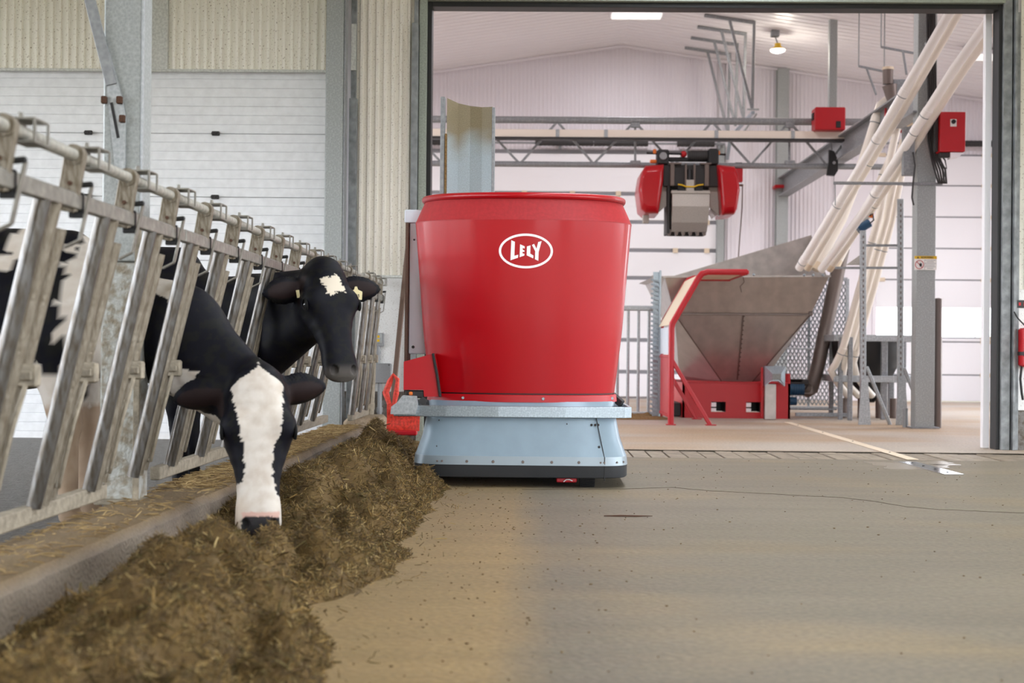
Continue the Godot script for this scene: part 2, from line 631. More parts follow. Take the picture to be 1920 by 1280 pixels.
	var places: Array[Transform3D] = []
	var cols := PackedColorArray()
	for k in 700:
		var z := -3.6 - 8.4 * rng.randf()
		var cx := rng.randf_range(-0.6, 4.2) if rng.randf() < 0.5 else -0.55 + absf(rng.randfn(0.0, 0.4))
		var r := rng.randf_range(0.0025, 0.008)
		places.append(Transform3D(Basis(Vector3.UP, rng.randf() * TAU) * Basis.from_scale(Vector3.ONE * r), Vector3(cx, 0.002, z)))
		cols.append(Color8(84, 62, 34).lerp(Color8(120, 96, 58), rng.randf()).srgb_to_linear())
	var cr := scatter("feed_crumbs", crumb, places, cols, self)
	cr.set_meta("label", "small brown feed crumbs scattered over the concrete alley floor")
	cr.set_meta("category", "crumbs")
	# floor of the cow pen, behind the curb
	var pen := MB.new()
	pen.span(Vector3(-10.0, -0.3, -13.7), Vector3(-1.75, 0.02, 7.0))
	struct("floor_pen", pen, M.pen_floor, "dark wet pen floor behind the headlock fence")
	# flat guide strips let into the floor for the robot
	for g in [["long pale metal guide strip running into the feed kitchen", 3.255, -18.6, 3.237, -12.34, 0.05], ["short bright metal guide plate ending on the feed alley floor", 3.118, -12.06, 3.163, -10.86, 0.075]]:
		var mb := MB.new()
		mb.bar(Vector3(g[1], 0.003, g[2]), Vector3(g[3], 0.003, g[4]), g[5] * 2.0, 0.006, Vector3.RIGHT, 0.002)
		var strip := thing("guide_strip", g[0], "floor strip")
		obj("plate", mb, M.cream_panel if g[5] < 0.06 else M.plate, strip)
		for k in 4:
			var heads := MB.new()
			var p := Vector3(g[1], 0.007, g[2]).lerp(Vector3(g[3], 0.007, g[4]), 0.12 + 0.25 * k)
			heads.tube(p, p + Vector3(0, 0.003, 0), 0.012, 0.008, 8)
			obj("screw", heads, M.dark, strip)


# ---------------------------------------------------------------- near barn
func make_near_barn() -> void:
	var W := WALL_Z
	var blockz := W - 0.25
	# structural walls (thick), with openings to the daylight at the sides and behind
	var wl := MB.new()
	wl.span(Vector3(-10.25, -0.3, W), Vector3(-10.0, 1.1, 7.25))
	wl.span(Vector3(-10.25, 4.3, W), Vector3(-10.0, 5.2, 7.25))
	for k in 5:
		wl.span(Vector3(-10.25, 1.1, -13.7 + 5.1 * k), Vector3(-10.0, 4.3, -13.4 + 5.1 * k))
	struct("wall_left", wl, M.cream_sheet, "open curtain wall far left of the pen")
	var wr := MB.new()
	wr.span(Vector3(8.5, -0.3, W), Vector3(8.75, 0.9, 7.25))
	wr.span(Vector3(8.5, 3.3, W), Vector3(8.75, 5.2, 7.25))
	for k in 5:
		wr.span(Vector3(8.5, 0.9, -13.7 + 5.1 * k), Vector3(8.75, 3.3, -13.4 + 5.1 * k))
	struct("wall_right", wr, M.cream_sheet, "open curtain wall to the right of the feed alley")
	var wb := MB.new()
	wb.span(Vector3(-10.25, -0.3, 7.0), Vector3(1.0, 5.2, 7.25))
	wb.span(Vector3(5.5, -0.3, 7.0), Vector3(8.75, 5.2, 7.25))
	wb.span(Vector3(1.0, 3.2, 7.0), Vector3(5.5, 5.2, 7.25))
	struct("wall_back", wb, M.cream_sheet, "barn wall behind with an open doorway")
	var ce := MB.new()
	ce.span(Vector3(-10.25, 5.2, W - 0.3), Vector3(1.2, 5.35, 7.25))
	ce.span(Vector3(2.4, 5.2, W - 0.3), Vector3(8.75, 5.35, 7.25))
	for k in 8:
		ce.span(Vector3(1.2, 5.2, -13.7 + 2.9 * k), Vector3(2.4, 5.35, -13.55 + 2.9 * k))
	struct("ceiling_barn", ce, M.cream_sheet, "barn ceiling with an open ridge slot")

	# the end wall: solid core behind, sheeting and painted block in front
	var core := MB.new()
	core.span(Vector3(-10.25, -0.3, blockz), Vector3(-7.2, 5.2, W - 0.1))
	core.span(Vector3(-7.2, 3.66, blockz), Vector3(-1.95, 5.2, W - 0.045))
	core.span(Vector3(-1.95, -0.3, blockz), Vector3(-1.12, 5.2, W - 0.045))
	core.span(Vector3(-1.12, 4.3, blockz), Vector3(4.44, 5.2, W - 0.045))
	core.span(Vector3(4.44, -0.3, blockz), Vector3(10.05, 5.2, W - 0.045))
	core.span(Vector3(-7.2, 5.2, blockz), Vector3(10.05, 7.0, W - 0.08))
	struct("wall_end", core, M.white_sheet, "end wall between the barn and the feed kitchen")
	var sheet := MB.new()
	sheet.ribs(-7.2, -3.8, const_y(3.61), const_y(5.2), W - 0.03, 0.0765, 0.026)
	sheet.ribs(-3.63, -2.0, const_y(3.605), const_y(5.2), W - 0.03, 0.0765, 0.026)
	struct("wall_end_sheeting", sheet, M.cream_sheet, "cream ribbed sheeting above the white overhead door")
	var sheet2 := MB.new()
	sheet2.ribs(-1.8, -1.18, const_y(1.62), const_y(5.2), W - 0.03, 0.0765, 0.026)
	struct("wall_end_strip", sheet2, M.dirty_sheet, "narrow fly-specked ribbed strip left of the doorway")
	var sheet3 := MB.new()
	sheet3.ribs(4.62, 8.5, const_y(1.54), const_y(5.2), W - 0.03, 0.0765, 0.026)
	struct("wall_end_right_sheeting", sheet3, M.cream_sheet, "ribbed sheeting right of the doorway")
	var paint := MB.new()
	paint.span(Vector3(-1.95, 0.5, W - 0.03), Vector3(-1.16, 1.6, W + 0.012), 0.004)
	struct("wall_end_painted", paint, M.painted_block, "chipped white painted wall base left of the doorway")
	var base := MB.new()
	base.span(Vector3(-1.95, -0.1, W - 0.03), Vector3(-1.16, 0.5, W + 0.01), 0.004)
	base.span(Vector3(4.56, -0.1, W - 0.03), Vector3(8.5, 0.38, W + 0.01), 0.004)
	struct("wall_end_base", base, M.grey_block, "grey bare concrete wall foot beside the doorway")
	var paint2 := MB.new()
	paint2.span(Vector3(4.56, 0.38, W - 0.03), Vector3(8.5, 1.54, W + 0.02), 0.004)
	struct("wall_end_right_painted", paint2, M.painted_block, "white painted wall base right of the doorway")
	# trims
	var t := MB.new()
	t.span(Vector3(-3.8, 3.6, W - 0.03), Vector3(-3.63, 5.2, W + 0.01), 0.004)
	t.span(Vector3(-7.2, 3.585, W - 0.03), Vector3(-2.0, 3.612, W + 0.006), 0.004)
	t.span(Vector3(-1.8, 1.6, W - 0.03), Vector3(-1.17, 1.625, W + 0.03), 0.004)
	struct("trim_1", t, M.white_trim, "white flashing over the overhead door and wall base")
	t = MB.new()
	t.span(Vector3(-1.85, 0.2, W - 0.03), Vector3(-1.775, 3.33, W + 0.06), 0.004)
	t.span(Vector3(-1.84, 3.33, W - 0.03), Vector3(-1.79, 5.2, W + 0.03), 0.004)
	struct("trim_2", t, M.jamb, "cobwebbed grey track angle beside the galvanised post")
	t = MB.new()
	t.span(Vector3(-1.84, 3.6, W + 0.03), Vector3(-1.79, 4.05, W + 0.05), 0.004)
	struct("trim_3", t, M.white_trim, "short white bracket on the dark track angle")
	t = MB.new()
	t.span(Vector3(-1.25, 0.1, W - 0.03), Vector3(-1.185, 4.06, W + 0.07), 0.004)
	t.span(Vector3(-1.23, 4.06, W - 0.03), Vector3(-1.19, 5.2, W + 0.04), 0.004)
	struct("trim_4", t, M.jamb, "grey steel door track left of the doorway")
	t = MB.new()
	t.span(Vector3(-1.18, 0.0, W - 0.2), Vector3(-1.105, 5.2, W + 0.03), 0.004)
	t.span(Vector3(-1.105, 4.285, W - 0.2), Vector3(4.45, 4.42, W + 0.04), 0.004)
	t.span(Vector3(-1.105, 4.42, W - 0.2), Vector3(4.45, 5.2, W + 0.0), 0.004)
	struct("trim_5", t, M.green_grey, "pale green-grey steel frame round the doorway")
	t = MB.new()
	t.span(Vector3(-1.105, 0.0, W - 0.22), Vector3(-1.062, 4.285, W - 0.02), 0.004)
	t.span(Vector3(-1.062, 4.238, W - 0.22), Vector3(4.405, 4.285, W - 0.02), 0.004)
	t.span(Vector3(4.402, 0.0, W - 0.2), Vector3(4.436, 4.285, W - 0.01), 0.004)
	struct("trim_6", t, M.black, "black rubber door seal round the doorway")
	t = MB.new()
	t.span(Vector3(4.34, 0.0, W - 0.3), Vector3(4.402, 4.238, W - 0.22), 0.004)
	struct("trim_7", t, M.door_white, "white inner edge of the right door jamb")
	t = MB.new()
	t.span(Vector3(4.436, 0.0, W - 0.1), Vector3(4.52, 5.2, W + 0.03), 0.004)
	t.span(Vector3(4.535, 0.0, W - 0.05), Vector3(4.56, 5.2, W + 0.07), 0.004)
	t.span(Vector3(4.56, 0.0, W - 0.05), Vector3(4.6, 4.2, W + 0.03), 0.004)
	struct("trim_8", t, M.jamb, "weathered steel jamb and track right of the doorway")

	# the white overhead door behind the pen
	var door := struct_root("door_3", "white ribbed overhead door behind the cows")
	var pos := Vector3(0, 0, W - 0.09)
	door.position = pos
	for s in 6:
		var mb := MB.new()
		var y0 := 0.02 + 0.62 * s - 0.12
		var y1 := minf(y0 + 0.616, 3.6)
		mb.span(Vector3(-7.1, y0, -0.05), Vector3(-2.0, y1, 0.0))
		var k := 0
		while y0 + 0.0886 * k < y1 - 0.02:
			mb.span(Vector3(-7.1, y0 + 0.0886 * k + 0.0015, -0.01), Vector3(-2.0, minf(y0 + 0.0886 * (k + 1) - 0.0015, y1), 0.006), 0.004)
			k += 1
		var p := obj("door_panel", mb, M.white_door, door)
		for hx in [-6.95, -5.65, -4.42, -3.17]:
			if s in [3, 4]:
				var h := MB.new()
				var hy := y1 + 0.002
				h.box(Vector3(hx, hy, 0.022), Vector3(0.075, 0.042, 0.03), 0.006)
				for kk in 3:
					h.tube(Vector3(hx - 0.03 + 0.03 * kk, hy, 0.03), Vector3(hx - 0.03 + 0.03 * kk, hy, 0.046), 0.012, 0.009, 8)
				obj("hinge", h, M.dark, p)

	# posts
	var post := thing("steel_post", "galvanised square barn post nearest the camera, bolted gusset on its face", "post", Vector3(-1.9, 0.0, -6.5))
	var pm := MB.new()
	pm.span(Vector3(-0.09, 1.3, -0.08), Vector3(0.09, 5.2, 0.08), 0.012)
	obj("shaft", pm, M.steel_post, post)
	pm = MB.new()
	pm.span(Vector3(-0.09, 0.2, -0.08), Vector3(0.09, 1.3, 0.08), 0.012)
	obj("dirty_foot", pm, M.post_dirty, post)
	pm = MB.new()
	pm.span(Vector3(-0.1, 0.2, -0.1), Vector3(0.11, 0.225, 0.12), 0.004)
	obj("base_plate", pm, M.flat_bar, post)
	pm = MB.new()
	pm.span(Vector3(0.066, 0.22, 0.081), Vector3(0.096, 1.45, 0.092), 0.004)
	obj("corner_angle", pm, M.flat_bar, post)
	pm = MB.new()
	pm.span(Vector3(0.082, 1.45, 0.06), Vector3(0.093, 5.2, 0.083), 0.004)
	obj("flange_edge", pm, M.galv, post)
	var gusset := MB.new()
	gusset.prism(PackedVector2Array([Vector2(-0.065, 2.06), Vector2(-0.02, 1.66), Vector2(0.02, 1.64), Vector2(0.02, 1.96), Vector2(-0.015, 2.11), Vector2(-0.07, 2.28)]), 0.012, Transform3D(Basis.IDENTITY, Vector3(0, 0, 0.085)))
	var gp := obj("gusset_plate", gusset, M.galv, post)
	var slot := MB.new()
	slot.bar(Vector3(-0.045, 2.02, 0.099), Vector3(-0.012, 1.86, 0.099), 0.012, 0.004, Vector3.RIGHT, 0.0)
	obj("slot", slot, M.black, gp)
	for b in [[-0.075, 2.03], [-0.005, 2.03], [0.008, 1.945]]:
		var bm := MB.new()
		bm.box(Vector3(b[0], b[1], 0.108), Vector3(0.026, 0.034, 0.024), 0.004)
		obj("bolt", bm, M.rust, gp)
	var brace := MB.new()
	brace.bar(Vector3(-0.045, 2.1, 0.1), Vector3(-0.24, 2.85, 0.12), 0.05, 0.012)
	obj("diagonal_brace", brace, M.galv_dark, post)
	var post2 := thing("steel_post", "tall galvanised barn post beside the narrow ribbed strip at the far wall", "post", Vector3(-1.94, 0.0, -13.5))
	pm = MB.new()
	pm.span(Vector3(-0.1, 0.0, -0.09), Vector3(0.075, 5.2, 0.08), 0.01)
	obj("shaft", pm, M.steel_post, post2)
	pm = MB.new()
	pm.span(Vector3(0.075, 0.0, -0.08), Vector3(0.088, 5.2, 0.086), 0.003)
	obj("flange_edge", pm, M.galv_dark, post2)


# ---------------------------------------------------------------- feed kitchen shell
func make_feed_kitchen() -> void:
	var F := FAR_Z
	var top := func(x: float) -> float: return ceil_y(x)
	var far := MB.new()
	# solid core with holes for the right door's window band
	far.span(Vector3(-7.25, -0.3, F - 0.3), Vector3(6.4, 5.4, F - 0.1))
	far.span(Vector3(9.3, -0.3, F - 0.3), Vector3(10.05, 5.4, F - 0.1))
	far.span(Vector3(6.4, 4.7, F - 0.3), Vector3(9.3, 5.4, F - 0.1))
	far.prism(PackedVector2Array([Vector2(-7.25, 5.4), Vector2(10.05, 5.4), Vector2(10.05, ceil_y(10.05) + 0.1), Vector2(1.55, 6.9), Vector2(-7.25, ceil_y(-7.25) + 0.1)]), 0.2, Transform3D(Basis.IDENTITY, Vector3(0, 0, F - 0.3)))
	struct("wall_far", far, M.white_sheet, "far wall of the feed kitchen")
	var sheet := MB.new()
	sheet.ribs(-7.0, -2.75, const_y(0.0), top, F - 0.02, 0.0765, 0.02)
	sheet.ribs(-2.75, 3.38, const_y(4.72), top, F - 0.02, 0.0765, 0.02)
	sheet.ribs(3.55, 5.62, const_y(0.0), top, F - 0.02, 0.0765, 0.02)
	sheet.ribs(5.62, 9.3, const_y(4.6), top, F - 0.02, 0.0765, 0.02)
	sheet.ribs(9.3, 9.8, const_y(0.0), top, F - 0.02, 0.0765, 0.02)
	struct("wall_far_sheeting", sheet, M.white_sheet, "white ribbed sheeting of the far gable wall")
	var tr := MB.new()
	for s in [[-7.0, 1.55], [1.55, 9.8]]:
		tr.bar(Vector3(s[0], ceil_y(s[0]) - 0.03, F + 0.02), Vector3(s[1], ceil_y(s[1]) - 0.03, F + 0.02), 0.05, 0.04, Vector3.UP, 0.004)
	tr.span(Vector3(5.62, 0.0, F - 0.02), Vector3(6.4, 4.6, F + 0.02), 0.006)
	tr.span(Vector3(6.36, 0.0, F - 0.02), Vector3(6.44, 4.7, F + 0.05), 0.006)
	struct("trim_9", tr, M.white_sheet, "white trim of the gable and right door jamb")
	var jamb := MB.new()
	jamb.span(Vector3(3.38, 0.0, F - 0.02), Vector3(3.52, 4.9, F + 0.12), 0.006)
	struct("trim_10", jamb, M.steel_post, "grey steel jamb right of the wide far door")
	var wl := MB.new()
	wl.span(Vector3(-7.25, -0.3, F), Vector3(-7.0, 1.0, WALL_Z - 0.2))
	wl.span(Vector3(-7.25, 4.3, F), Vector3(-7.0, 5.7, WALL_Z - 0.2))
	wl.span(Vector3(-7.25, 1.0, F), Vector3(-7.0, 4.3, -23.5))
	wl.span(Vector3(-7.25, 1.0, -17.0), Vector3(-7.0, 4.3, WALL_Z - 0.2))
	struct("wall_kitchen_left", wl, M.white_sheet, "left wall of the feed kitchen with a wide opening")
	var wr := MB.new()
	wr.span(Vector3(9.8, -0.3, F), Vector3(10.05, 0.6, WALL_Z - 0.2))
	wr.span(Vector3(9.8, 4.3, F), Vector3(10.05, 5.7, WALL_Z - 0.2))
	wr.span(Vector3(9.8, 0.6, F), Vector3(10.05, 4.3, -23.0))
	wr.span(Vector3(9.8, 0.6, -17.5), Vector3(10.05, 4.3, WALL_Z - 0.2))
	struct("wall_kitchen_right", wr, M.white_sheet, "right wall of the feed kitchen with a wide opening")
	# sloping ceiling of ribbed sheets
	var ce := MB.new()
	for s in [[-7.25, 1.55], [1.55, 10.05]]:
		var a := Vector3(s[0], ceil_y(s[0]), F - 0.2)
		var b := Vector3(s[1], ceil_y(s[1]), F - 0.2)
		var nn := (b - a).cross(Vector3(0, 0, 1)).normalized()
		if nn.y > 0.0:
			nn = -nn
		var d := Vector3(0, 0, WALL_Z - 0.2 - F + 0.2)
		ce.quad(a, b, b + d, a + d, nn)
		var up := Vector3(0, 0.15, 0)
		ce.quad(a + up, b + up, b + d + up, a + d + up, -nn)
		var z := F
		while z < WALL_Z - 0.3:   # the low ribs of the sheets
			ce.bar(a + Vector3(0, -0.004, z - a.z), b + Vector3(0, -0.004, z - a.z), 0.03, 0.012, Vector3(0, 0, 1), 0.004)
			z += 0.23
	struct("ceiling", ce, M.ceiling, "white gabled ceiling of the feed kitchen")

	# far overhead doors made of sections
	var d1 := struct_root("door_1", "wide white sectional overhead door in the far wall")
	var ys := [0.0, 0.51, 1.12, 1.74, 2.31, 2.84, 3.38, 3.92, 4.72]
	for k in 8:
		var mb := MB.new()
		mb.span(Vector3(-2.75, ys[k] + 0.035, F - 0.1), Vector3(3.38, ys[k + 1] - 0.035, F + 0.02), 0.01)
		var lines := 4
		for q in lines:
			var yy: float = lerpf(ys[k] + 0.05, ys[k + 1] - 0.05, (q + 1.0) / (lines + 1))
			mb.span(Vector3(-2.75, yy - 0.006, F + 0.018), Vector3(3.38, yy + 0.006, F + 0.024))
		var p := obj("door_panel", mb, M.door_white, d1)
		mb = MB.new()
		mb.span(Vector3(-2.75, ys[k + 1] - 0.04, F - 0.1), Vector3(3.38, ys[k + 1] + 0.04, F + 0.006))
		obj("seam_strip", mb, M.seam, p)
		if k > 3:
			mb = MB.new()
			for hx in [-1.2, -0.3, 0.62, 1.5, 2.6, 3.2]:
				mb.box(Vector3(hx, ys[k], F + 0.04), Vector3(0.1, 0.09, 0.03), 0.006)
			obj("hinges", mb, M.cream_panel, p)
	var d2 := struct_root("door_2", "white sectional overhead door with a window band, right in the far wall")
	var y2 := [0.0, 0.51, 1.14, 1.22, 1.78, 2.32, 2.92, 3.52, 4.12, 4.7]
	for k in 9:
		if k == 3:
			continue
		var mb := MB.new()
		mb.span(Vector3(6.42, y2[k] + 0.012, F - 0.1), Vector3(9.3, y2[k + 1] - 0.012, F + 0.02), 0.008)
		if k != 2:
			for q in 3:
				var yy: float = lerpf(y2[k] + 0.05, y2[k + 1] - 0.05, (q + 1.0) / 4.0)
				mb.span(Vector3(6.42, yy - 0.006, F + 0.018), Vector3(9.3, yy + 0.006, F + 0.024))
		var p := obj("door_panel", mb, M.door_white, d2)
		mb = MB.new()
		mb.span(Vector3(6.42, y2[k + 1] - 0.03, F - 0.1), Vector3(9.3, y2[k + 1] + 0.015, F + 0.01))
		obj("seam_strip", mb, M.seam, p)
		mb = MB.new()
		for hx in [6.5, 8.52]:
			mb.box(Vector3(hx, y2[k + 1], F + 0.035), Vector3(0.2, 0.07, 0.03), 0.006)
		obj("hinges", mb, M.cream_panel, p)
	var win := struct_root("window_1", "bright window band of the right far door")
	for k in 3:
		var x0 := 6.44 + 0.955 * k
		var mb := MB.new()
		mb.span(Vector3(x0, 1.23, F - 0.05), Vector3(x0 + 0.93, 1.77, F - 0.044))
		obj("pane", mb, M.glass, win)
		mb = MB.new()
		mb.span(Vector3(x0 + 0.93, 1.22, F - 0.1), Vector3(x0 + 0.955, 1.78, F + 0.02))
		obj("mullion", mb, M.door_white, win)
	# columns on the far wall and the hanging post
	var c1 := thing("steel_column", "grey steel column against the far ribbed wall below the crane runway", "column", Vector3(4.6, 0, F + 0.14))
	var m := MB.new()
	m.span(Vector3(-0.11, 0, -0.1), Vector3(0.11, 6.3, -0.08))
	m.span(Vector3(-0.11, 0, 0.08), Vector3(0.11, 6.3, 0.1), 0.004)
	m.span(Vector3(-0.008, 0, -0.08), Vector3(0.008, 6.3, 0.08))
	obj("shaft", m, M.steel_post, c1)
	m = MB.new()
	m.span(Vector3(-0.16, 4.02, -0.1), Vector3(0.16, 4.08, 0.2), 0.006)
	obj("bracket", m, M.red_flat, c1)


# ---------------------------------------------------------------- small things on the near walls
func make_near_wall_things() -> void:
	var W := WALL_Z
	var o := thing("outlet_box", "small grey electrical outlet box high on the chipped white wall", "outlet", Vector3(-1.545, 1.0, W + 0.012))
	var m := MB.new()
	m.box(Vector3(0, 0, 0.03), Vector3(0.105, 0.13, 0.06), 0.008)
	obj("box", m, M.grey_box, o)
	m = MB.new()
	m.box(Vector3(0, 0.012, 0.064), Vector3(0.07, 0.09, 0.01), 0.004)
	var cov := obj("cover", m, M.galv, o)
	m = MB.new()
	m.box(Vector3(0, 0.03, 0.071), Vector3(0.03, 0.024, 0.006), 0.002)
	m.box(Vector3(0, -0.008, 0.071), Vector3(0.03, 0.024, 0.006), 0.002)
	obj("sockets", m, M.yellow, cov)
	o = thing("junction_box", "larger square grey junction box low on the chipped white wall", "electrical box", Vector3(-1.51, 0.68, W + 0.012))
	m = MB.new()
	m.box(Vector3(0, 0, 0.06), Vector3(0.19, 0.185, 0.12), 0.01)
	obj("body", m, M.grey_box, o)
	m = MB.new()
	m.box(Vector3(0, 0, 0.125), Vector3(0.196, 0.19, 0.012), 0.005)
	var lid := obj("lid", m, M.grey_box, o)
	for s in [[-1, -1], [1, -1], [-1, 1], [1, 1]]:
		m = MB.new()
		m.tube(Vector3(0.08 * s[0], 0.078 * s[1], 0.13), Vector3(0.08 * s[0], 0.078 * s[1], 0.136), 0.007, 0.006, 8)
		obj("screw", m, M.dark, lid)
	o = thing("conduit", "upright grey conduit pipe joining the two electrical boxes and the floor", "conduit", Vector3(-1.545, 0, W + 0.05))
	m = MB.new()
	m.tube(Vector3(0, 0.77, 0), Vector3(0, 0.94, 0), 0.02)
	m.tube(Vector3(0, 0.86, 0), Vector3(0, 0.89, 0), 0.026)
	m.tube(Vector3(0.02, 0.0, 0.02), Vector3(0.02, 0.59, 0.02), 0.022)
	m.tube(Vector3(0.02, 0.3, 0.02), Vector3(0.02, 0.35, 0.02), 0.03)
	obj("pipe", m, M.grey_box, o)
	# brown pole leaning in the corner
	o = thing("pole", "brown steel pole leaning on the wall in front of the orange sheet", "pole", Vector3.ZERO)
	m = MB.new()
	m.bar(Vector3(-1.356, 0.036, -12.9), Vector3(-1.246, 2.069, -13.6), 0.045, 0.03, Vector3(1, 0, 0.3), 0.006)
	obj("shaft", m, M.wood, o)
	m = MB.new()
	m.bar(Vector3(-1.358, -0.035, -12.88), Vector3(-1.353, 0.144, -12.95), 0.07, 0.045, Vector3(1, 0, 0.3), 0.01)
	obj("foot", m, M.rust, o)
	# orange plastic guard hanging behind the robot
	o = thing("safety_guard", "dirty orange plastic safety sheet with black print behind the robot", "safety guard", Vector3(-1.189, 0.223, -12.6))
	m = MB.new()
	var rings: Array = []
	for i in 9:
		var ring := PackedVector3Array()
		for k in 9:
			var u := k / 8.0
			var v := i / 8.0
			ring.append(Vector3(-0.15 + 0.29 * u, 0.205 - 0.24 * v + 0.0 * u, 0.02 * sin(u * 5.0 + v * 2.0) + 0.012 * sin(v * 9.0)))
		rings.append(ring)
	m.skin(rings, false, Vector3(0, 0, 1))
	var back: Array = []
	for ring in rings:
		var r2 := PackedVector3Array()
		for p in ring:
			r2.append(p + Vector3(0, 0, -0.012))
		back.append(r2)
	m.skin(back, false, Vector3(0, 0, -1))
	for i in 8:
		for k in [0, 8]:
			m.quad(rings[i][k], rings[i + 1][k], back[i + 1][k], back[i][k], Vector3(-1 if k == 0 else 1, 0, 0))
			m.quad(rings[k][i], rings[k][i + 1], back[k][i + 1], back[k][i], Vector3(0, 1 if k == 0 else -1, 0))
	obj("sheet", m, M.orange_red, o)
	m = MB.new()
	m.path([Vector3(-0.13, 0.2, 0), Vector3(-0.165, 0.3, -0.02), Vector3(-0.13, 0.4, -0.03), Vector3(-0.1, 0.46, -0.03), Vector3(-0.06, 0.42, -0.02), Vector3(-0.07, 0.3, -0.01), Vector3(-0.09, 0.19, 0)], 0.03, 8, true, [0.02, 0.03, 0.026, 0.018, 0.018, 0.026, 0.02])
	obj("folded_top", m, M.orange_red, o)
	m = MB.new()
	m.span(Vector3(-0.14, -0.075, -0.05), Vector3(0.12, -0.03, 0.03), 0.012)
	obj("base", m, M.red_frame, o)
	lettering("print", "KEEP\nCLEAR", 0.036, M.black, o, Vector3(-0.0, 0.125, 0.028))
	# torn feed bag scrap
	o = thing("feed_bag", "crumpled white and orange bag scrap beside the concrete curb end", "bag", Vector3(-1.424, 0.138, -12.8))
	m = MB.new()
	m.prism(PackedVector2Array([Vector2(-0.035, -0.1), Vector2(0.05, -0.1), Vector2(0.06, 0.0), Vector2(0.0, 0.07), Vector2(-0.035, 0.04)]), 0.03, Transform3D(Basis.IDENTITY, Vector3(0, 0, -0.02)))
	obj("bag", m, M.pale_panel, o)
	m = MB.new()
	m.prism(PackedVector2Array([Vector2(-0.03, 0.03), Vector2(0.03, 0.03), Vector2(0.0, 0.09), Vector2(-0.03, 0.1)]), 0.02, Transform3D(Basis.IDENTITY, Vector3(0, 0, -0.012)))
	obj("stripe", m, M.orange, o)
	# the right-hand wall things at the frame's edge
	o = thing("fire_extinguisher_box", "red safety box on the white wall at the right edge of the picture", "box", Vector3(4.67, 0.985, W + 0.02))
	m = MB.new()
	m.box(Vector3(0, 0, 0.09), Vector3(0.16, 0.37, 0.18), 0.02)
	obj("body", m, M.red_flat, o)
	m = MB.new()
	m.box(Vector3(0, -0.06, 0.09), Vector3(0.165, 0.05, 0.185), 0.01)
	obj("strap", m, M.dark, o)
	m = MB.new()
	m.path([Vector3(-0.02, 0.19, 0.08), Vector3(-0.05, 0.22, 0.08), Vector3(-0.1, 0.28, 0.06), Vector3(-0.13, 0.34, 0.05)], 0.007, 6)
	obj("cord", m, M.black, o)
	m = MB.new()
	m.path([Vector3(-0.06, -0.17, 0.07), Vector3(-0.07, -0.3, 0.06), Vector3(-0.055, -0.44, 0.06), Vector3(-0.04, -0.5, 0.05)], 0.012, 8)
	obj("hose", m, M.black, o)
	o = thing("sign_plate", "dark label plate with red marks above the red wall box", "sign", Vector3(4.66, 1.4, W + 0.02))
	m = MB.new()
	m.box(Vector3(0, 0, 0.006), Vector3(0.16, 0.075, 0.012), 0.003)
	obj("plate", m, M.dark, o)
	m = MB.new()
	m.box(Vector3(0.0, 0.0, 0.014), Vector3(0.035, 0.035, 0.004))
	obj("mark", m, M.red_flat, o)
	m = MB.new()
	m.box(Vector3(-0.055, 0.0, 0.014), Vector3(0.02, 0.03, 0.004))
	obj("mark", m, M.red_flat, o)


func lettering(called: String, words: String, size: float, m: Material, parent: Node, at: Vector3, turn := Basis.IDENTITY) -> MeshInstance3D:
	var t := TextMesh.new()
	t.text = words
	var f := SystemFont.new()
	f.font_names = PackedStringArray(["Droid Sans"])
	f.font_weight = 700
	t.font = f
	t.font_size = 32
	t.pixel_size = size / 32.0
	t.depth = 0.002
	var o := put(called, t, m, parent, at)
	o.basis = turn
	return o


# ---------------------------------------------------------------- headlock fence
func fence_x(h: float, lean := 0.2162, top := -1.533) -> float:
	return top - (1.545 - h) * lean


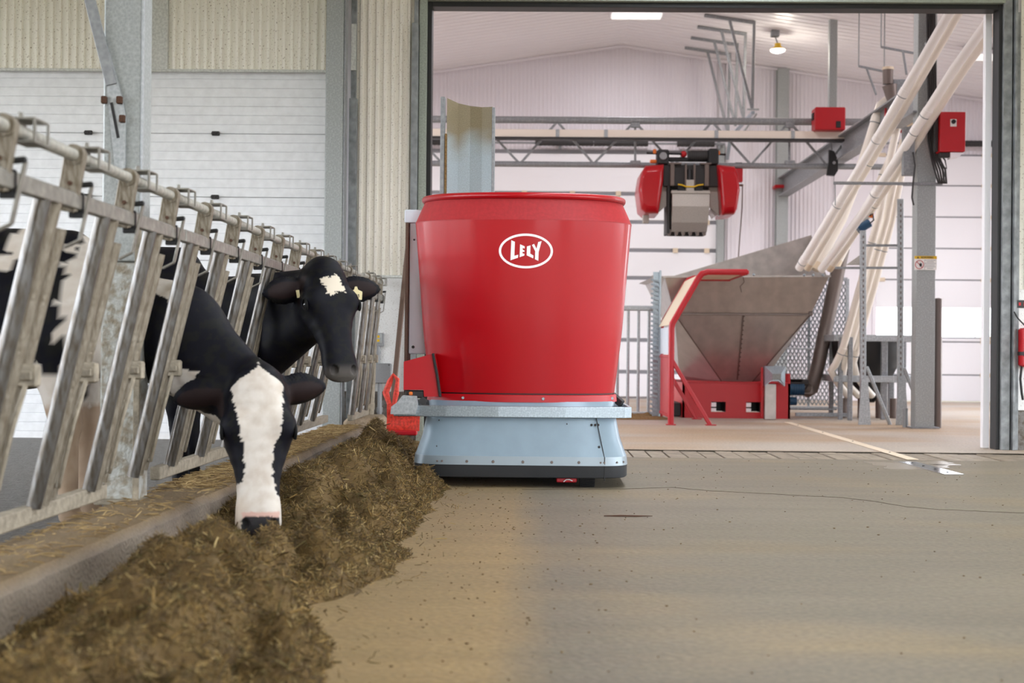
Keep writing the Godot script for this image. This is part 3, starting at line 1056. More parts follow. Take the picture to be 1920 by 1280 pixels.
func fence_bay(label: String, z0: float, z1: float, units: Array, lean: float, top: float, rail_from: float, rail_to: float) -> void:
	var o := thing("feed_fence", label, "fence", Vector3(fence_x(0.31, lean, top), 0.0, (z0 + z1) * 0.5), 0.0, "headlock fence bays along the feed curb")
	var org := o.position
	var at := func(h: float, z: float, off := 0.0) -> Vector3: return Vector3(fence_x(h, lean, top) + off, h, z) - org
	var m := MB.new()
	m.tube(at.call(1.545, z0), at.call(1.545, z1), 0.0205, -1.0, 16)
	obj("top_pipe", m, M.top_pipe, o)
	m = MB.new()
	m.bar(at.call(1.395, z0, 0.03), at.call(1.395, z1, 0.03), 0.03, 0.056, Vector3.RIGHT, 0.007)
	obj("cross_rail", m, M.rail, o)
	m = MB.new()
	m.bar(at.call(0.32, rail_from), at.call(0.32, rail_to), 0.05, 0.062, Vector3.RIGHT, 0.006)
	obj("bottom_rail", m, M.flat_bar, o)
	for z in units:
		var mbs := {}
		# strap from the top pipe down to the cross rail
		m = MB.new()
		var a: Vector3 = at.call(1.545, z)
		var b: Vector3 = at.call(1.36, z, 0.01)
		m.bar(a, b, 0.066, 0.012, Vector3.RIGHT, 0.004)
		m.bar(a + Vector3(0.031, 0, -0.012), b + Vector3(0.031, 0, -0.012), 0.006, 0.03, Vector3.RIGHT, 0.002)
		m.bar(a + Vector3(-0.031, 0, -0.012), b + Vector3(-0.031, 0, -0.012), 0.006, 0.03, Vector3.RIGHT, 0.002)
		m.tube(a + Vector3(0, 0.002, 0.014), a + Vector3(0, 0.002, -0.03), 0.0335, -1.0, 16)
		var st := obj("hanger_strap", m, M.tube_dirty, o)
		for hh in [1.425, 1.452]:
			m = MB.new()
			var c: Vector3 = at.call(hh, z, 0.008)
			m.tube(c + Vector3(0, 0, 0.005), c + Vector3(0, 0, 0.014), 0.0085, 0.007, 8)
			obj("bolt", m, M.rust, st)
		# latch loop round the pipe
		m = MB.new()
		var lc: Vector3 = at.call(1.552, z - 0.17)
		for s: float in [-1.0, 1.0]:
			m.box(lc + Vector3(0.012, 0.034 * s, 0), Vector3(0.07, 0.007, 0.12), 0.002)
			m.box(lc + Vector3(0.045, 0, 0.057 * s), Vector3(0.007, 0.07, 0.012), 0.002)
		m.box(lc + Vector3(-0.024, 0, 0), Vector3(0.006, 0.07, 0.12), 0.002)
		m.tube(lc + Vector3(0.0, 0.036, 0.05), lc + Vector3(0.0, 0.052, 0.05), 0.009, 0.007, 8)
		obj("latch_loop", m, M.rail, o)
		# keeper that holds the locking arm, with its dark latch block
		m = MB.new()
		var k0: Vector3 = at.call(1.452, z - 0.055, 0.062)
		var k1: Vector3 = at.call(1.27, z - 0.055, 0.062)
		m.bar(k0, k1, 0.008, 0.024, Vector3.RIGHT, 0.002)
		m.bar(k1, k1 + Vector3(-0.05, -0.025, 0), 0.024, 0.008, Vector3(0, 0, 1), 0.002)
		var kp := obj("keeper", m, M.rail, o)
		m = MB.new()
		m.bar(at.call(1.45, z - 0.04, 0.025), at.call(1.455, z - 0.04, 0.07), 0.02, 0.018, Vector3(0, 0, 1), 0.005)
		m.box(at.call(1.385, z - 0.055, 0.025), Vector3(0.05, 0.085, 0.016), 0.004)
		obj("latch_pin", m, M.black, kp)
		# the two fixed tubes and the locking arm
		m = MB.new()
		m.tube(at.call(1.375, z + 0.27, 0.028), at.call(0.345, z + 0.27, 0.016), 0.0265, -1.0, 16)
		obj("stanchion_tube", m, M.tube, o)
		m = MB.new()
		m.tube(at.call(1.375, z + 0.15, 0.022), at.call(0.345, z + 0.165, 0.006), 0.026, -1.0, 14)
		obj("stanchion_tube", m, M.tube_dirty, o)
		m = MB.new()
		m.tube(at.call(1.3, z + 0.045, 0.02), at.call(0.83, z + 0.055, 0.012), 0.025, -1.0, 12)
		m.tube(at.call(0.83, z + 0.055, 0.012), at.call(0.36, z + 0.06, 0.0), 0.021, -1.0, 12)
		var arm := obj("locking_arm", m, M.tube_dirty, o)
		m = MB.new()
		var pb: Vector3 = at.call(0.82, z + 0.065, 0.035)
		m.box(pb, Vector3(0.07, 0.075, 0.05), 0.008)
		m.box(pb + Vector3(0.0, 0.0, 0.03), Vector3(0.045, 0.03, 0.02), 0.005)
		obj("pivot_block", m, M.flat_bar, arm)
		m = MB.new()
		m.path([pb + Vector3(0.0, -0.03, 0.02), at.call(0.7, z + 0.13, 0.05), at.call(0.64, z + 0.145, 0.05), at.call(0.43, z + 0.135, 0.045), at.call(0.405, z + 0.12, 0.04), at.call(0.405, z + 0.08, 0.025)], 0.0085, 8)
		obj("release_rod", m, M.flat_bar, arm)


func make_fence() -> void:
	var a: Array = []
	var b: Array = []
	var c: Array = []
	for k in range(-2, 16):
		var z := -4.65 - 0.613 * k
		if z > -6.1:
			a.append(z)
		elif z > -11.9:
			b.append(z)
	for z in [-12.45, -12.95, -13.4]:
		c.append(z)
	fence_bay("headlock fence bay nearest the camera, dirty shiny tubes left of the post", -3.2, -6.08, a, 0.2162, -1.533, -3.2, -5.84)
	fence_bay("long headlock fence bay behind the post, where both cows reach through", -6.1, -12.1, b, 0.2162, -1.533, -6.66, -12.0)
	fence_bay("short far headlock fence bay beside the chipped white wall", -12.15, -13.62, c, 0.09, -1.51, -12.25, -13.55)
	var e := thing("fence_post", "short round fence end post with a coupling on the concrete block", "post", Vector3(-1.6, 0.2, -13.45))
	var m := MB.new()
	m.tube(Vector3.ZERO, Vector3(0.04, 1.3, 0), 0.045, -1.0, 16)
	obj("pipe", m, M.flat_bar, e)
	m = MB.new()
	m.tube(Vector3(0, 0.14, 0), Vector3(0, 0.2, 0), 0.055, -1.0, 16)
	m.tube(Vector3(0, 0.0, 0), Vector3(0, 0.05, 0), 0.06, -1.0, 16)
	obj("coupling", m, M.flat_bar, e)
	# concrete curb the fence stands behind, in three pours
	var i := 0
	for s in [["low feed curb, nearest pour with a dark scuffed edge", -2.0, -6.75, -1.55, 0.215], ["low feed curb, middle pour below the cows' necks", -6.77, -9.9, -1.55, 0.205], ["low feed curb, far straw-covered pour", -9.92, -12.9, -1.57, 0.2]]:
		var cb := MB.new()
		var cn := FastNoiseLite.new()
		cn.seed = 5 + i
		cn.frequency = 1.3
		var rings: Array = []
		var z: float = s[1]
		while true:
			var ring := PackedVector3Array()
			var wob := 0.012 * cn.get_noise_1d(z * 3.0)
			for q in [[s[3] + 0.02, 0.0], [s[3] + wob, 0.08], [s[3] - 0.01 + wob, s[4] - 0.035], [s[3] - 0.035 + wob, s[4]], [s[3] - 0.15, s[4] + 0.015 + wob], [s[3] - 0.33, s[4] + 0.005], [s[3] - 0.35, s[4] - 0.02], [s[3] - 0.35, 0.0]]:
				ring.append(Vector3(q[0], q[1], z))
			rings.append(ring)
			if z <= s[2]:
				break
			z = maxf(z - 0.1, s[2])
		for r in rings.size() - 1:
			for k in 7:
				for t in [[r, k, r + 1, k, r + 1, k + 1], [r, k, r + 1, k + 1, r, k + 1]]:
					var p0: Vector3 = rings[t[0]][t[1]]
					var p1: Vector3 = rings[t[2]][t[3]]
					var p2: Vector3 = rings[t[4]][t[5]]
					var nn := (p2 - p0).cross(p1 - p0).normalized()
					if nn.dot((p0 + p1 + p2) / 3.0 - Vector3(s[3] - 0.18, 0.08, p0.z)) < 0.0:
						nn = -nn
					var cs: Array = []
					for p in [p0, p1, p2]:
						var w := 0.5 + 0.5 * cn.get_noise_2d(p.z * 1.5, p.y * 9.0 + p.x * 4.0)
						var cc := Color8(160, 146, 128).srgb_to_linear().lerp(Color8(120, 104, 88).srgb_to_linear(), w)
						if p.y > s[4] - 0.012:
							cc = Color8(142, 120, 88).srgb_to_linear().lerp(Color8(112, 92, 64).srgb_to_linear(), w)
						elif p.y > s[4] - 0.06:
							cc = cc.lerp(Color8(92, 84, 78).srgb_to_linear(), 0.6 * w)
						cs.append(cc)
					if (p2 - p0).cross(p1 - p0).dot(nn) > 0.0:
						cb.v.append_array([p0, p1, p2])
						cb.c.append_array(cs)
					else:
						cb.v.append_array([p0, p2, p1])
						cb.c.append_array([cs[0], cs[2], cs[1]])
					cb.n.append_array([nn, nn, nn])
		cb.col = Color8(150, 138, 122).srgb_to_linear()
		cb.fan(rings[0], Vector3(0, 0, 1))
		cb.fan(rings[-1], Vector3(0, 0, -1))
		var o := thing("feed_curb", s[0], "curb", Vector3.ZERO)
		obj("concrete", cb, M.curb, o)
		i += 1
	var bl := thing("concrete_block", "rounded worn concrete block that ends the feed curb at the wall", "block", Vector3(-1.6, 0.0, -13.25))
	var bm := MB.new()
	bm.col = Color8(176, 156, 130).srgb_to_linear()
	bm.box(Vector3(0, 0.145, 0), Vector3(0.36, 0.29, 0.62), 0.05)
	obj("concrete", bm, M.curb, bl)


# ---------------------------------------------------------------- feed
const FEED_EDGE := [[-2.6, -0.62], [-3.5, -0.58], [-3.93, -0.58], [-4.35, -0.62], [-4.75, -0.74], [-5.0, -0.8], [-5.3, -0.7], [-5.74, -0.56], [-6.1, -0.58], [-6.34, -0.52], [-6.5, -0.64], [-7.06, -0.6], [-7.86, -0.6], [-8.6, -0.62], [-9.3, -0.58], [-9.7, -0.72], [-10.4, -0.95], [-11.5, -1.0], [-13.0, -1.0]]
var fn_lump := FastNoiseLite.new()
var fn_small := FastNoiseLite.new()


func feed_edge(z: float) -> float:
	for i in FEED_EDGE.size() - 1:
		if z <= FEED_EDGE[i][0] and z >= FEED_EDGE[i + 1][0]:
			return lerpf(FEED_EDGE[i][1], FEED_EDGE[i + 1][1], (FEED_EDGE[i][0] - z) / (FEED_EDGE[i][0] - FEED_EDGE[i + 1][0]))
	return -0.7


func feed_h(x: float, z: float) -> float:
	var xr := feed_edge(z) + 0.04 * fn_lump.get_noise_2d(z * 3.0, 9.0)
	var s := (x + 1.575) / (xr + 1.575)
	if s > 1.0:
		return -0.02
	var body := pow(sin(PI * pow(clampf(s, 0.0, 1.0), 1.15)), 0.85)
	var lump := 2.2 * absf(fn_lump.get_noise_2d(x * 2.0, z * 1.6)) - 0.35 + 0.5 * fn_lump.get_noise_2d(x * 0.7 + 40.0, z * 0.8)
	var high := 0.115 + 0.03 * sin(z * 2.1 + 0.6)
	if z > -4.4:
		high += 0.02
	var h := 0.035 * (1.0 - s) + body * (high + 0.15 * lump) + 0.03 * fn_lump.get_noise_2d(x * 5.0 + 3.0, z * 5.0) * smoothstep(0.0, 0.25, 1.0 - s)
	h += 0.02 * fn_small.get_noise_2d(x, z) * smoothstep(0.0, 0.12, 1.0 - s)
	if z < -6.5 and z > -8.4:
		h += 0.07 * smoothstep(0.55, 0.0, s) * smoothstep(-6.3, -6.9, z)
	h *= 1.0 - 0.8 * exp(-(pow((x + 1.14) / 0.2, 2.0) + pow((z + 6.02) / 0.36, 2.0)))
	return h + 0.01 * smoothstep(0.0, 0.1, 1.0 - s) - 0.006


func make_feed() -> void:
	fn_lump.seed = 31
	fn_lump.frequency = 0.9
	fn_lump.fractal_octaves = 2
	fn_small.seed = 77
	fn_small.frequency = 9.0
	fn_small.fractal_octaves = 3
	var tone := FastNoiseLite.new()
	tone.seed = 4
	tone.frequency = 3.0
	var o := thing("feed_row", "long heap of olive-brown chopped feed lying along the curb", "feed", Vector3.ZERO)
	var m := MB.new()
	var x0 := -1.6
	var dx := 0.024
	var dz := 0.026
	var nx := 48
	var nz := int((13.0 - 2.6) / dz)
	var hs: Array = []
	for k in nz + 1:
		var row := PackedFloat32Array()
		for i in nx + 1:
			row.append(feed_h(x0 + i * dx, -2.6 - k * dz))
		hs.append(row)
	var dark := Color8(84, 64, 30).srgb_to_linear()
	var light := Color8(118, 93, 48).srgb_to_linear()
	for k in nz:
		for i in nx:
			if hs[k][i] < -0.01 and hs[k][i + 1] < -0.01 and hs[k + 1][i] < -0.01 and hs[k + 1][i + 1] < -0.01:
				continue
			for t in [[0, 0, 0, 1, 1, 1], [0, 0, 1, 1, 1, 0]]:
				for q in 3:
					var kk: int = k + t[q * 2]
					var ii: int = i + t[q * 2 + 1]
					var x := x0 + ii * dx
					var z := -2.6 - kk * dz
					m.v.append(Vector3(x, hs[kk][ii], z))
					var gx: float = (hs[kk][mini(ii + 1, nx)] - hs[kk][maxi(ii - 1, 0)]) / (2 * dx)
					var gz: float = -(hs[mini(kk + 1, nz)][ii] - hs[maxi(kk - 1, 0)][ii]) / (2 * dz)
					m.n.append(Vector3(-gx, 1, -gz).normalized())
					m.c.append(dark.lerp(light, 0.5 + 0.5 * tone.get_noise_2d(x, z)))
	for i in range(0, m.v.size(), 3):   # wind them clockwise seen from above
		if (m.v[i + 2] - m.v[i]).cross(m.v[i + 1] - m.v[i]).y < 0.0:
			var sv := m.v[i + 1]
			m.v[i + 1] = m.v[i + 2]
			m.v[i + 2] = sv
			var sn := m.n[i + 1]
			m.n[i + 1] = m.n[i + 2]
			m.n[i + 2] = sn
			var sc := m.c[i + 1]
			m.c[i + 1] = m.c[i + 2]
			m.c[i + 2] = sc
	obj("heap", m, M.feed, o)
	# chopped fibres lying on it, too many to count
	var fm := MB.new()
	fm.path([Vector3(-0.5, 0, 0), Vector3(-0.1, 0.06, 0.04), Vector3(0.5, 0.0, -0.03)], 0.03, 3, false, [0.05, 0.08, 0.04])
	var fibre := fm.commit()
	fibre.surface_set_material(0, M.fibre)
	var rng := RandomNumberGenerator.new()
	rng.seed = 12
	var places: Array[Transform3D] = []
	var cols := PackedColorArray()
	while places.size() < 100000:
		var z := -2.7 - 9.6 * pow(rng.randf(), 1.35)
		var x := rng.randf_range(-1.58, -0.4)
		var h := feed_h(x, z)
		if h < -0.001:
			if rng.randf() > 0.012 or feed_edge(z) + 0.16 < x:
				continue
			h = 0.0
		var near := clampf((z + 11.0) / 8.0, 0.0, 1.0)
		var l := rng.randf_range(0.014, 0.042) * (1.0 + 0.4 * (1.0 - near))
		var w := rng.randf_range(0.035, 0.1)
		if rng.randf() < 0.02:
			l *= 2.2
		var b := Basis(Vector3.UP, rng.randf() * TAU) * Basis(Vector3.FORWARD, rng.randfn(0.0, 0.6)) * Basis(Vector3.RIGHT, rng.randf() * TAU)
		b = b * Basis.from_scale(Vector3(l, l * (0.4 + w * 3.0), l * (0.4 + w * 3.0)))
		places.append(Transform3D(b, Vector3(x, maxf(h, 0.0) + rng.randf_range(-0.002, 0.012), z)))
		var t := rng.randf()
		var cc := Color8(70, 52, 22).lerp(Color8(156, 126, 70), pow(rng.randf(), 1.3))
		if t > 0.945:
			cc = Color8(196, 172, 118).lerp(Color8(170, 146, 92), rng.randf())
		elif t < 0.2:
			cc = Color8(92, 78, 36)
		cols.append(cc.srgb_to_linear())
	scatter("fibres", fibre, places, cols, o)
	# dry straw on the curb tops
	var places2: Array[Transform3D] = []
	var cols2 := PackedColorArray()
	while places2.size() < 5200:
		var z := -2.8 - 10.0 * rng.randf()
		var x := -1.58 - 0.3 * pow(rng.randf(), 0.8)
		var dense := 0.35 if z > -7.0 else 1.0
		if rng.randf() > dense:
			continue
		var l := rng.randf_range(0.025, 0.09)
		var b := Basis(Vector3.UP, rng.randf() * TAU) * Basis(Vector3.FORWARD, rng.randfn(0.0, 0.12)) * Basis.from_scale(Vector3(l, l * 0.45, l * 0.45))
		places2.append(Transform3D(b, Vector3(x, 0.222 + rng.randf_range(-0.006, 0.008), z)))
		cols2.append(Color8(186, 160, 110).lerp(Color8(130, 104, 64), rng.randf()).srgb_to_linear())
	var straw := scatter("straw_litter", fibre, places2, cols2, self)
	straw.set_meta("label", "dry straw litter strewn over the top of the feed curb")
	straw.set_meta("category", "straw")


func scatter(called: String, mesh: Mesh, places: Array[Transform3D], cols: PackedColorArray, parent: Node) -> MultiMeshInstance3D:
	var mm := MultiMesh.new()
	mm.transform_format = MultiMesh.TRANSFORM_3D
	mm.use_colors = true
	mm.mesh = mesh
	mm.instance_count = places.size()
	for i in places.size():
		mm.set_instance_transform(i, places[i])
		mm.set_instance_color(i, cols[i])
	var mi := MultiMeshInstance3D.new()
	mi.name = numbered(called, parent)
	mi.multimesh = mm
	mi.set_meta("kind", "stuff")
	parent.add_child(mi)
	return mi


# ---------------------------------------------------------------- the feed robot
const RC := Vector3(-0.115, 0.0, -10.1)


func plan_ring(h: float, rx: float, rzf: float, rzb: float, nexp: float, seg := 96) -> PackedVector3Array:
	var ring := PackedVector3Array()
	for i in seg:
		var a := TAU * i / seg
		var cx := signf(cos(a)) * pow(absf(cos(a)), 2.0 / nexp)
		var sz := signf(sin(a)) * pow(absf(sin(a)), 2.0 / nexp)
		ring.append(Vector3(cx * rx, h, sz * (rzf if sz > 0.0 else rzb)))
	return ring


func plan_z(x: float, rx: float, rz: float, nexp: float) -> float:
	return rz * pow(maxf(1.0 - pow(absf(x / rx), nexp), 0.0), 1.0 / nexp)


func tub_rx(h: float) -> float:
	if h < 1.05:
		return lerpf(0.652, 0.705, (h - 0.6) / 0.45)
	return lerpf(0.705, 0.765, (h - 1.05) / 0.755)


func tub_front(p: Vector2, off: float) -> Vector3:   # a point of the tub's front, from local x and height
	var rx := tub_rx(p.y)
	return Vector3(p.x, p.y, plan_z(p.x, rx, rx * 0.6, 2.3) + off)


func decal(called: String, poly: PackedVector2Array, parent: Node, hole := PackedVector2Array()) -> void:
	var m := MB.new()
	var up := Vector3(0, 0, 1)
	if hole.size():
		for i in poly.size():
			var k := (i + 1) % poly.size()
			m.quad(tub_front(poly[i], 0.003), tub_front(poly[k], 0.003), tub_front(hole[k], 0.003), tub_front(hole[i], 0.003), up)
	else:
		var idx := Geometry2D.triangulate_polygon(poly)
		for i in range(0, idx.size(), 3):
			m.tri(tub_front(poly[idx[i]], 0.003), tub_front(poly[idx[i + 1]], 0.003), tub_front(poly[idx[i + 2]], 0.003), up, up, up)
	obj(called, m, M.decal, parent)


func make_robot() -> void:
	var o := thing("feed_robot", "tall red and pale grey feed mixing robot standing in the doorway", "robot", RC)
	var N := 2.3
	# tub
	var m := MB.new()
	var rings: Array = []
	for i in 14:
		var h := lerpf(0.62, 1.805, i / 13.0)
		var rx := tub_rx(h)
		rings.append(plan_ring(h, rx, rx * 0.6, rx * 1.1, N))
	m.skin(rings)
	m.fan(rings[0], Vector3.DOWN)
	var tub := obj("tub", m, M.red, o)
	m = MB.new()
	m.skin([plan_ring(1.800, 0.766, 0.46, 0.84, N), plan_ring(1.808, 0.7655, 0.459, 0.84, N), plan_ring(1.812, 0.762, 0.456, 0.838, N)])
	m.skin([plan_ring(1.812, 0.762, 0.456, 0.838, N), plan_ring(1.87, 0.737, 0.441, 0.81, N), plan_ring(1.95, 0.7, 0.42, 0.77, N)])
	m.skin([plan_ring(1.95, 0.69, 0.41, 0.76, N), plan_ring(1.6, 0.72, 0.43, 0.8, N)], true)
	obj("collar", m, M.red_dusty, o)
	m = MB.new()
	var bead: Array = []
	for k in 13:
		var a := TAU * k / 12.0
		bead.append(plan_ring(1.968 + 0.022 * sin(a), 0.703 + 0.02 * cos(a), 0.424 + 0.02 * cos(a), 0.773 + 0.02 * cos(a), N))
	for k in 12:
		var outw: Array = [bead[k], bead[k + 1]]
		var a0 := TAU * k / 12.0
		var a1 := TAU * (k + 1) / 12.0
		var sz: int = bead[k].size()
		for i in sz:
			var j := (i + 1) % sz
			var e := func(q: Vector3, a: float) -> Vector3: return (Vector3(q.x, 0, q.z).normalized() * cos(a) + Vector3(0, sin(a), 0)).normalized()
			m.quadn(outw[0][i], outw[1][i], outw[1][j], outw[0][j], e.call(outw[0][i], a0), e.call(outw[1][i], a1), e.call(outw[1][j], a1), e.call(outw[0][j], a0))
	obj("rim", m, M.red, o)
	# mark on the front of the tub: an oval ring and four letters between two fan-shaped edges
	var mark := MB.new()
	var oc := Vector2(0.023, 1.588)
	var ring_o := PackedVector2Array()
	var ring_i := PackedVector2Array()
	for i in 64:
		var d := Vector2(cos(TAU * i / 64.0), sin(TAU * i / 64.0))
		ring_o.append(oc + d * Vector2(0.184, 0.118))
		ring_i.append(oc + d * Vector2(0.168, 0.102))
	decal("logo_ring", ring_o, tub, ring_i)
	var letters := {
		"L": [[550, 300], [650, 345], [640, 730], [748, 700], [740, 785], [530, 858]],
		"E": [[795, 410], [925, 470], [920, 530], [868, 515], [868, 562], [920, 585], [916, 622], [865, 620], [865, 662], [918, 672], [912, 725], [782, 770]],
		"L2": [[985, 470], [1085, 440], [1078, 665], [1168, 720], [1162, 800], [980, 715]],
		"Y": [[1122, 430], [1182, 395], [1250, 530], [1296, 345], [1392, 318], [1312, 620], [1305, 865], [1210, 822], [1214, 600]],
	}
	for key in letters:
		var poly := PackedVector2Array()
		for q in letters[key]:
			poly.append(oc + Vector2((q[0] - 957.0) * 0.000245, -(q[1] - 596.0) * 0.000245))
		decal("logo_letter", poly, tub)
	# red band with three bolts
	m = MB.new()
	m.skin([plan_ring(0.56, 0.672, 0.42, 0.74, N), plan_ring(0.607, 0.668, 0.415, 0.73, N)])
	m.skin([plan_ring(0.607, 0.668, 0.415, 0.73, N), plan_ring(0.611, 0.65, 0.4, 0.71, N)])
	var band := obj("base_band", m, M.red_flat, o)
	m = MB.new()
	m.skin([plan_ring(0.605, 0.645, 0.39, 0.7, N), plan_ring(0.63, 0.645, 0.39, 0.7, N)])
	obj("shadow_gap", m, M.black, o)
	for bx in [-0.4, 0.15, 0.63]:
		m = MB.new()
		var bz := plan_z(bx, 0.671, 0.418, N)
		m.tube(Vector3(bx, 0.585, bz - 0.002), Vector3(bx, 0.585, bz + 0.008), 0.012, 0.009, 10)
		obj("bolt", m, M.galv_bright, band)
	# neck below the tub
	m = MB.new()
	m.skin([plan_ring(0.45, 0.64, 0.52, 0.95, 3.2), plan_ring(0.565, 0.66, 0.41, 0.75, 2.6)])
	obj("neck", m, M.skirt, o)
	# galvanised bumper hoop
	m = MB.new()
	var hoop := [Vector2(-0.845, 0.55), Vector2(-0.845, -0.55), Vector2(0.73, -0.55), Vector2(0.735, 0.5), Vector2(0.69, 0.54), Vector2(0.3, 0.575), Vector2(-0.15, 0.585), Vector2(-0.5, 0.575), Vector2(-0.845, 0.55)]
	for i in hoop.size() - 1:
		var a := Vector3(hoop[i].x, 0.502, hoop[i].y)
		var b := Vector3(hoop[i + 1].x, 0.502, hoop[i + 1].y)
		var d := (b - a).normalized() * 0.004
		m.bar(a - d, b + d, 0.075, 0.022, Vector3.UP, 0.004)
	obj("bumper_hoop", m, M.galv_bright, o)
	m = MB.new()
	for sx: float in [-1.0, 1.0]:
		m.bar(Vector3(0.735 * sx - 0.05, 0.48, 0.1), Vector3(0.6 * sx - 0.03, 0.47, 0.1), 0.05, 0.03, Vector3.UP, 0.004)
	m.bar(Vector3(0.71, 0.54, 0.0), Vector3(0.64, 0.6, -0.05), 0.05, 0.04, Vector3.UP, 0.004)
	obj("hoop_bracket", m, M.dark, o)
	# skirt
	var top := plan_ring(0.5, 0.645, 0.535, 1.0, 7.0)
	var mid := plan_ring(0.33, 0.678, 0.59, 1.03, 7.0)
	var low := plan_ring(0.205, 0.722, 0.635, 1.08, 7.0)
	m = MB.new()
	m.skin([top, mid, low])
	var skirt := obj("skirt", m, M.skirt, o)
	m = MB.new()
	m.skin([plan_ring(0.208, 0.7245, 0.638, 1.083, 7.0), plan_ring(0.150, 0.731, 0.645, 1.09, 7.0)])
	m.skin([plan_ring(0.208, 0.70, 0.62, 1.05, 7.0), plan_ring(0.208, 0.7245, 0.638, 1.083, 7.0)])
	var strip := obj("skirt_strip", m, M.skirt_strip, o)
	m = MB.new()
	m.skin([plan_ring(0.153, 0.728, 0.642, 1.087, 7.0), plan_ring(0.073, 0.727, 0.641, 1.086, 7.0), plan_ring(0.067, 0.72, 0.634, 1.08, 7.0)])
	m.skin([plan_ring(0.067, 0.72, 0.634, 1.08, 7.0), plan_ring(0.072, 0.66, 0.57, 1.0, 7.0)])
	obj("rubber_skirt", m, M.rubber, o)
	m = MB.new()
	m.fan(plan_ring(0.085, 0.7, 0.61, 1.05, 7.0), Vector3.DOWN)
	m.span(Vector3(-0.5, 0.045, -0.6), Vector3(0.36, 0.1, 0.45), 0.01)
	obj("underbody", m, M.dark, o)
	for bx in [-0.553, -0.52, -0.355, -0.18, 0.018, 0.21, 0.39, 0.535, 0.56, 0.645, 0.69]:
		m = MB.new()
		var bz := plan_z(bx, 0.728, 0.642, 7.0)
		var nn := Vector3(0, 0, 1)
		if bx > 0.6:
			nn = Vector3(0.45, 0, 0.9).normalized()
		var big := 0.011 if absf(bx) < 0.5 else 0.008
		m.tube(Vector3(bx, 0.172, bz - 0.003), Vector3(bx, 0.172, bz) + nn * 0.008, big, big * 0.7, 10)
		obj("bolt", m, M.auger, strip)
	for q in [[0.475, 0.42], [0.5, 0.42], [0.52, 0.42], [0.525, 0.275], [-0.55, 0.44], [-0.56, 0.27], [0.31, 0.425]]:
		m = MB.new()
		var t: float = (0.5 - q[1]) / 0.295
		var bz := plan_z(q[0], lerpf(0.645, 0.722, t), lerpf(0.545, 0.635, t), 7.0)
		m.tube(Vector3(q[0], q[1], bz - 0.008), Vector3(q[0], q[1] - 0.002, bz + 0.002), 0.008 if q[0] > 0.45 else 0.004, -1.0, 8)
		obj("screw", m, M.dark, skirt)
	m = MB.new()
	var seam: Array = []
	for q in [[0.5, 0.499], [0.53, 0.35], [0.56, 0.207]]:
		var t: float = (0.5 - q[1]) / 0.295
		seam.append(Vector3(q[0], q[1], plan_z(q[0], lerpf(0.645, 0.722, t), lerpf(0.545, 0.635, t), 7.0) - 0.002))
	seam.append(Vector3(0.562, 0.205, plan_z(0.562, 0.727, 0.641, 7.0)))
	seam.append(Vector3(0.562, 0.052, plan_z(0.562, 0.729, 0.643, 7.0)))
	for i in seam.size() - 1:
		m.bar(seam[i], seam[i + 1], 0.005, 0.005, Vector3.RIGHT, 0.0)
	obj("panel_seam", m, M.black, skirt)
	# wheel peeking out under the skirt, with its red hub guard
	m = MB.new()
	m.tube(Vector3(0.4, 0.1, 0.5), Vector3(0.5, 0.1, 0.5), 0.1, -1.0, 32)
	for k in 40:
		var a := TAU * k / 40.0
		m.bar(Vector3(0.402, 0.1 + 0.1 * sin(a), 0.5 + 0.1 * cos(a)), Vector3(0.498, 0.1 + 0.1 * sin(a + 0.2), 0.5 + 0.1 * cos(a + 0.2)), 0.007, 0.008, Vector3(0, cos(a), -sin(a)), 0.001)
	obj("wheel", m, M.rubber, o)
	m = MB.new()
	m.box(Vector3(0.31, 0.05, 0.54), Vector3(0.14, 0.035, 0.1), 0.01)
	var hub := obj("hub_guard", m, M.red_frame, o)
	m = MB.new()
	m.path([Vector3(0.29, 0.04, 0.593), Vector3(0.31, 0.055, 0.593), Vector3(0.33, 0.055, 0.593), Vector3(0.35, 0.045, 0.593)], 0.004, 6)
	obj("guard_mark", m, M.decal, hub)
	# left red sensor cover with its black edge
	var cz := 0.5
	m = MB.new()
	var outline := PackedVector2Array([Vector2(-0.795, 0.83), Vector2(-0.60, 0.885), Vector2(-0.575, 0.75), Vector2(-0.553, 0.595), Vector2(-0.655, 0.595), Vector2(-0.66, 0.64), Vector2(-0.795, 0.64)])
	m.prism(outline, 0.34, Transform3D(Basis.IDENTITY, Vector3(0, 0, cz - 0.34)))
	var cover := obj("side_cover", m, M.red_flat, o)
	m = MB.new()
	m.bar(Vector3(-0.598, 0.888, cz - 0.01), Vector3(-0.57, 0.75, cz - 0.01), 0.016, 0.05, Vector3.RIGHT, 0.003)
	m.bar(Vector3(-0.57, 0.755, cz - 0.01), Vector3(-0.546, 0.595, cz - 0.01), 0.016, 0.05, Vector3.RIGHT, 0.003)
	obj("edge_seal", m, M.black, cover)
	m = MB.new()
	m.box(Vector3(-0.72, 0.61, cz - 0.06), Vector3(0.13, 0.05, 0.1), 0.008)
	m.tube(Vector3(-0.66, 0.565, cz - 0.02), Vector3(-0.66, 0.565, cz + 0.03), 0.026, -1.0, 16)
	m.tube(Vector3(-0.66, 0.565, cz + 0.03), Vector3(-0.66, 0.565, cz + 0.034), 0.012, -1.0, 12)
	obj("sensor", m, M.dark, o)
	m = MB.new()
	m.box(Vector3(-0.745, 0.615, cz), Vector3(0.025, 0.025, 0.03), 0.006)
	obj("indicator", m, M.orange, o)
	m = MB.new()
	m.prism(PackedVector2Array([Vector2(-0.87, 0.48), Vector2(-0.705, 0.48), Vector2(-0.69, 0.535), Vector2(-0.7, 0.6), Vector2(-0.79, 0.605), Vector2(-0.825, 0.56), Vector2(-0.865, 0.53)]), 0.09, Transform3D(Basis.IDENTITY, Vector3(0, 0, 0.53)))
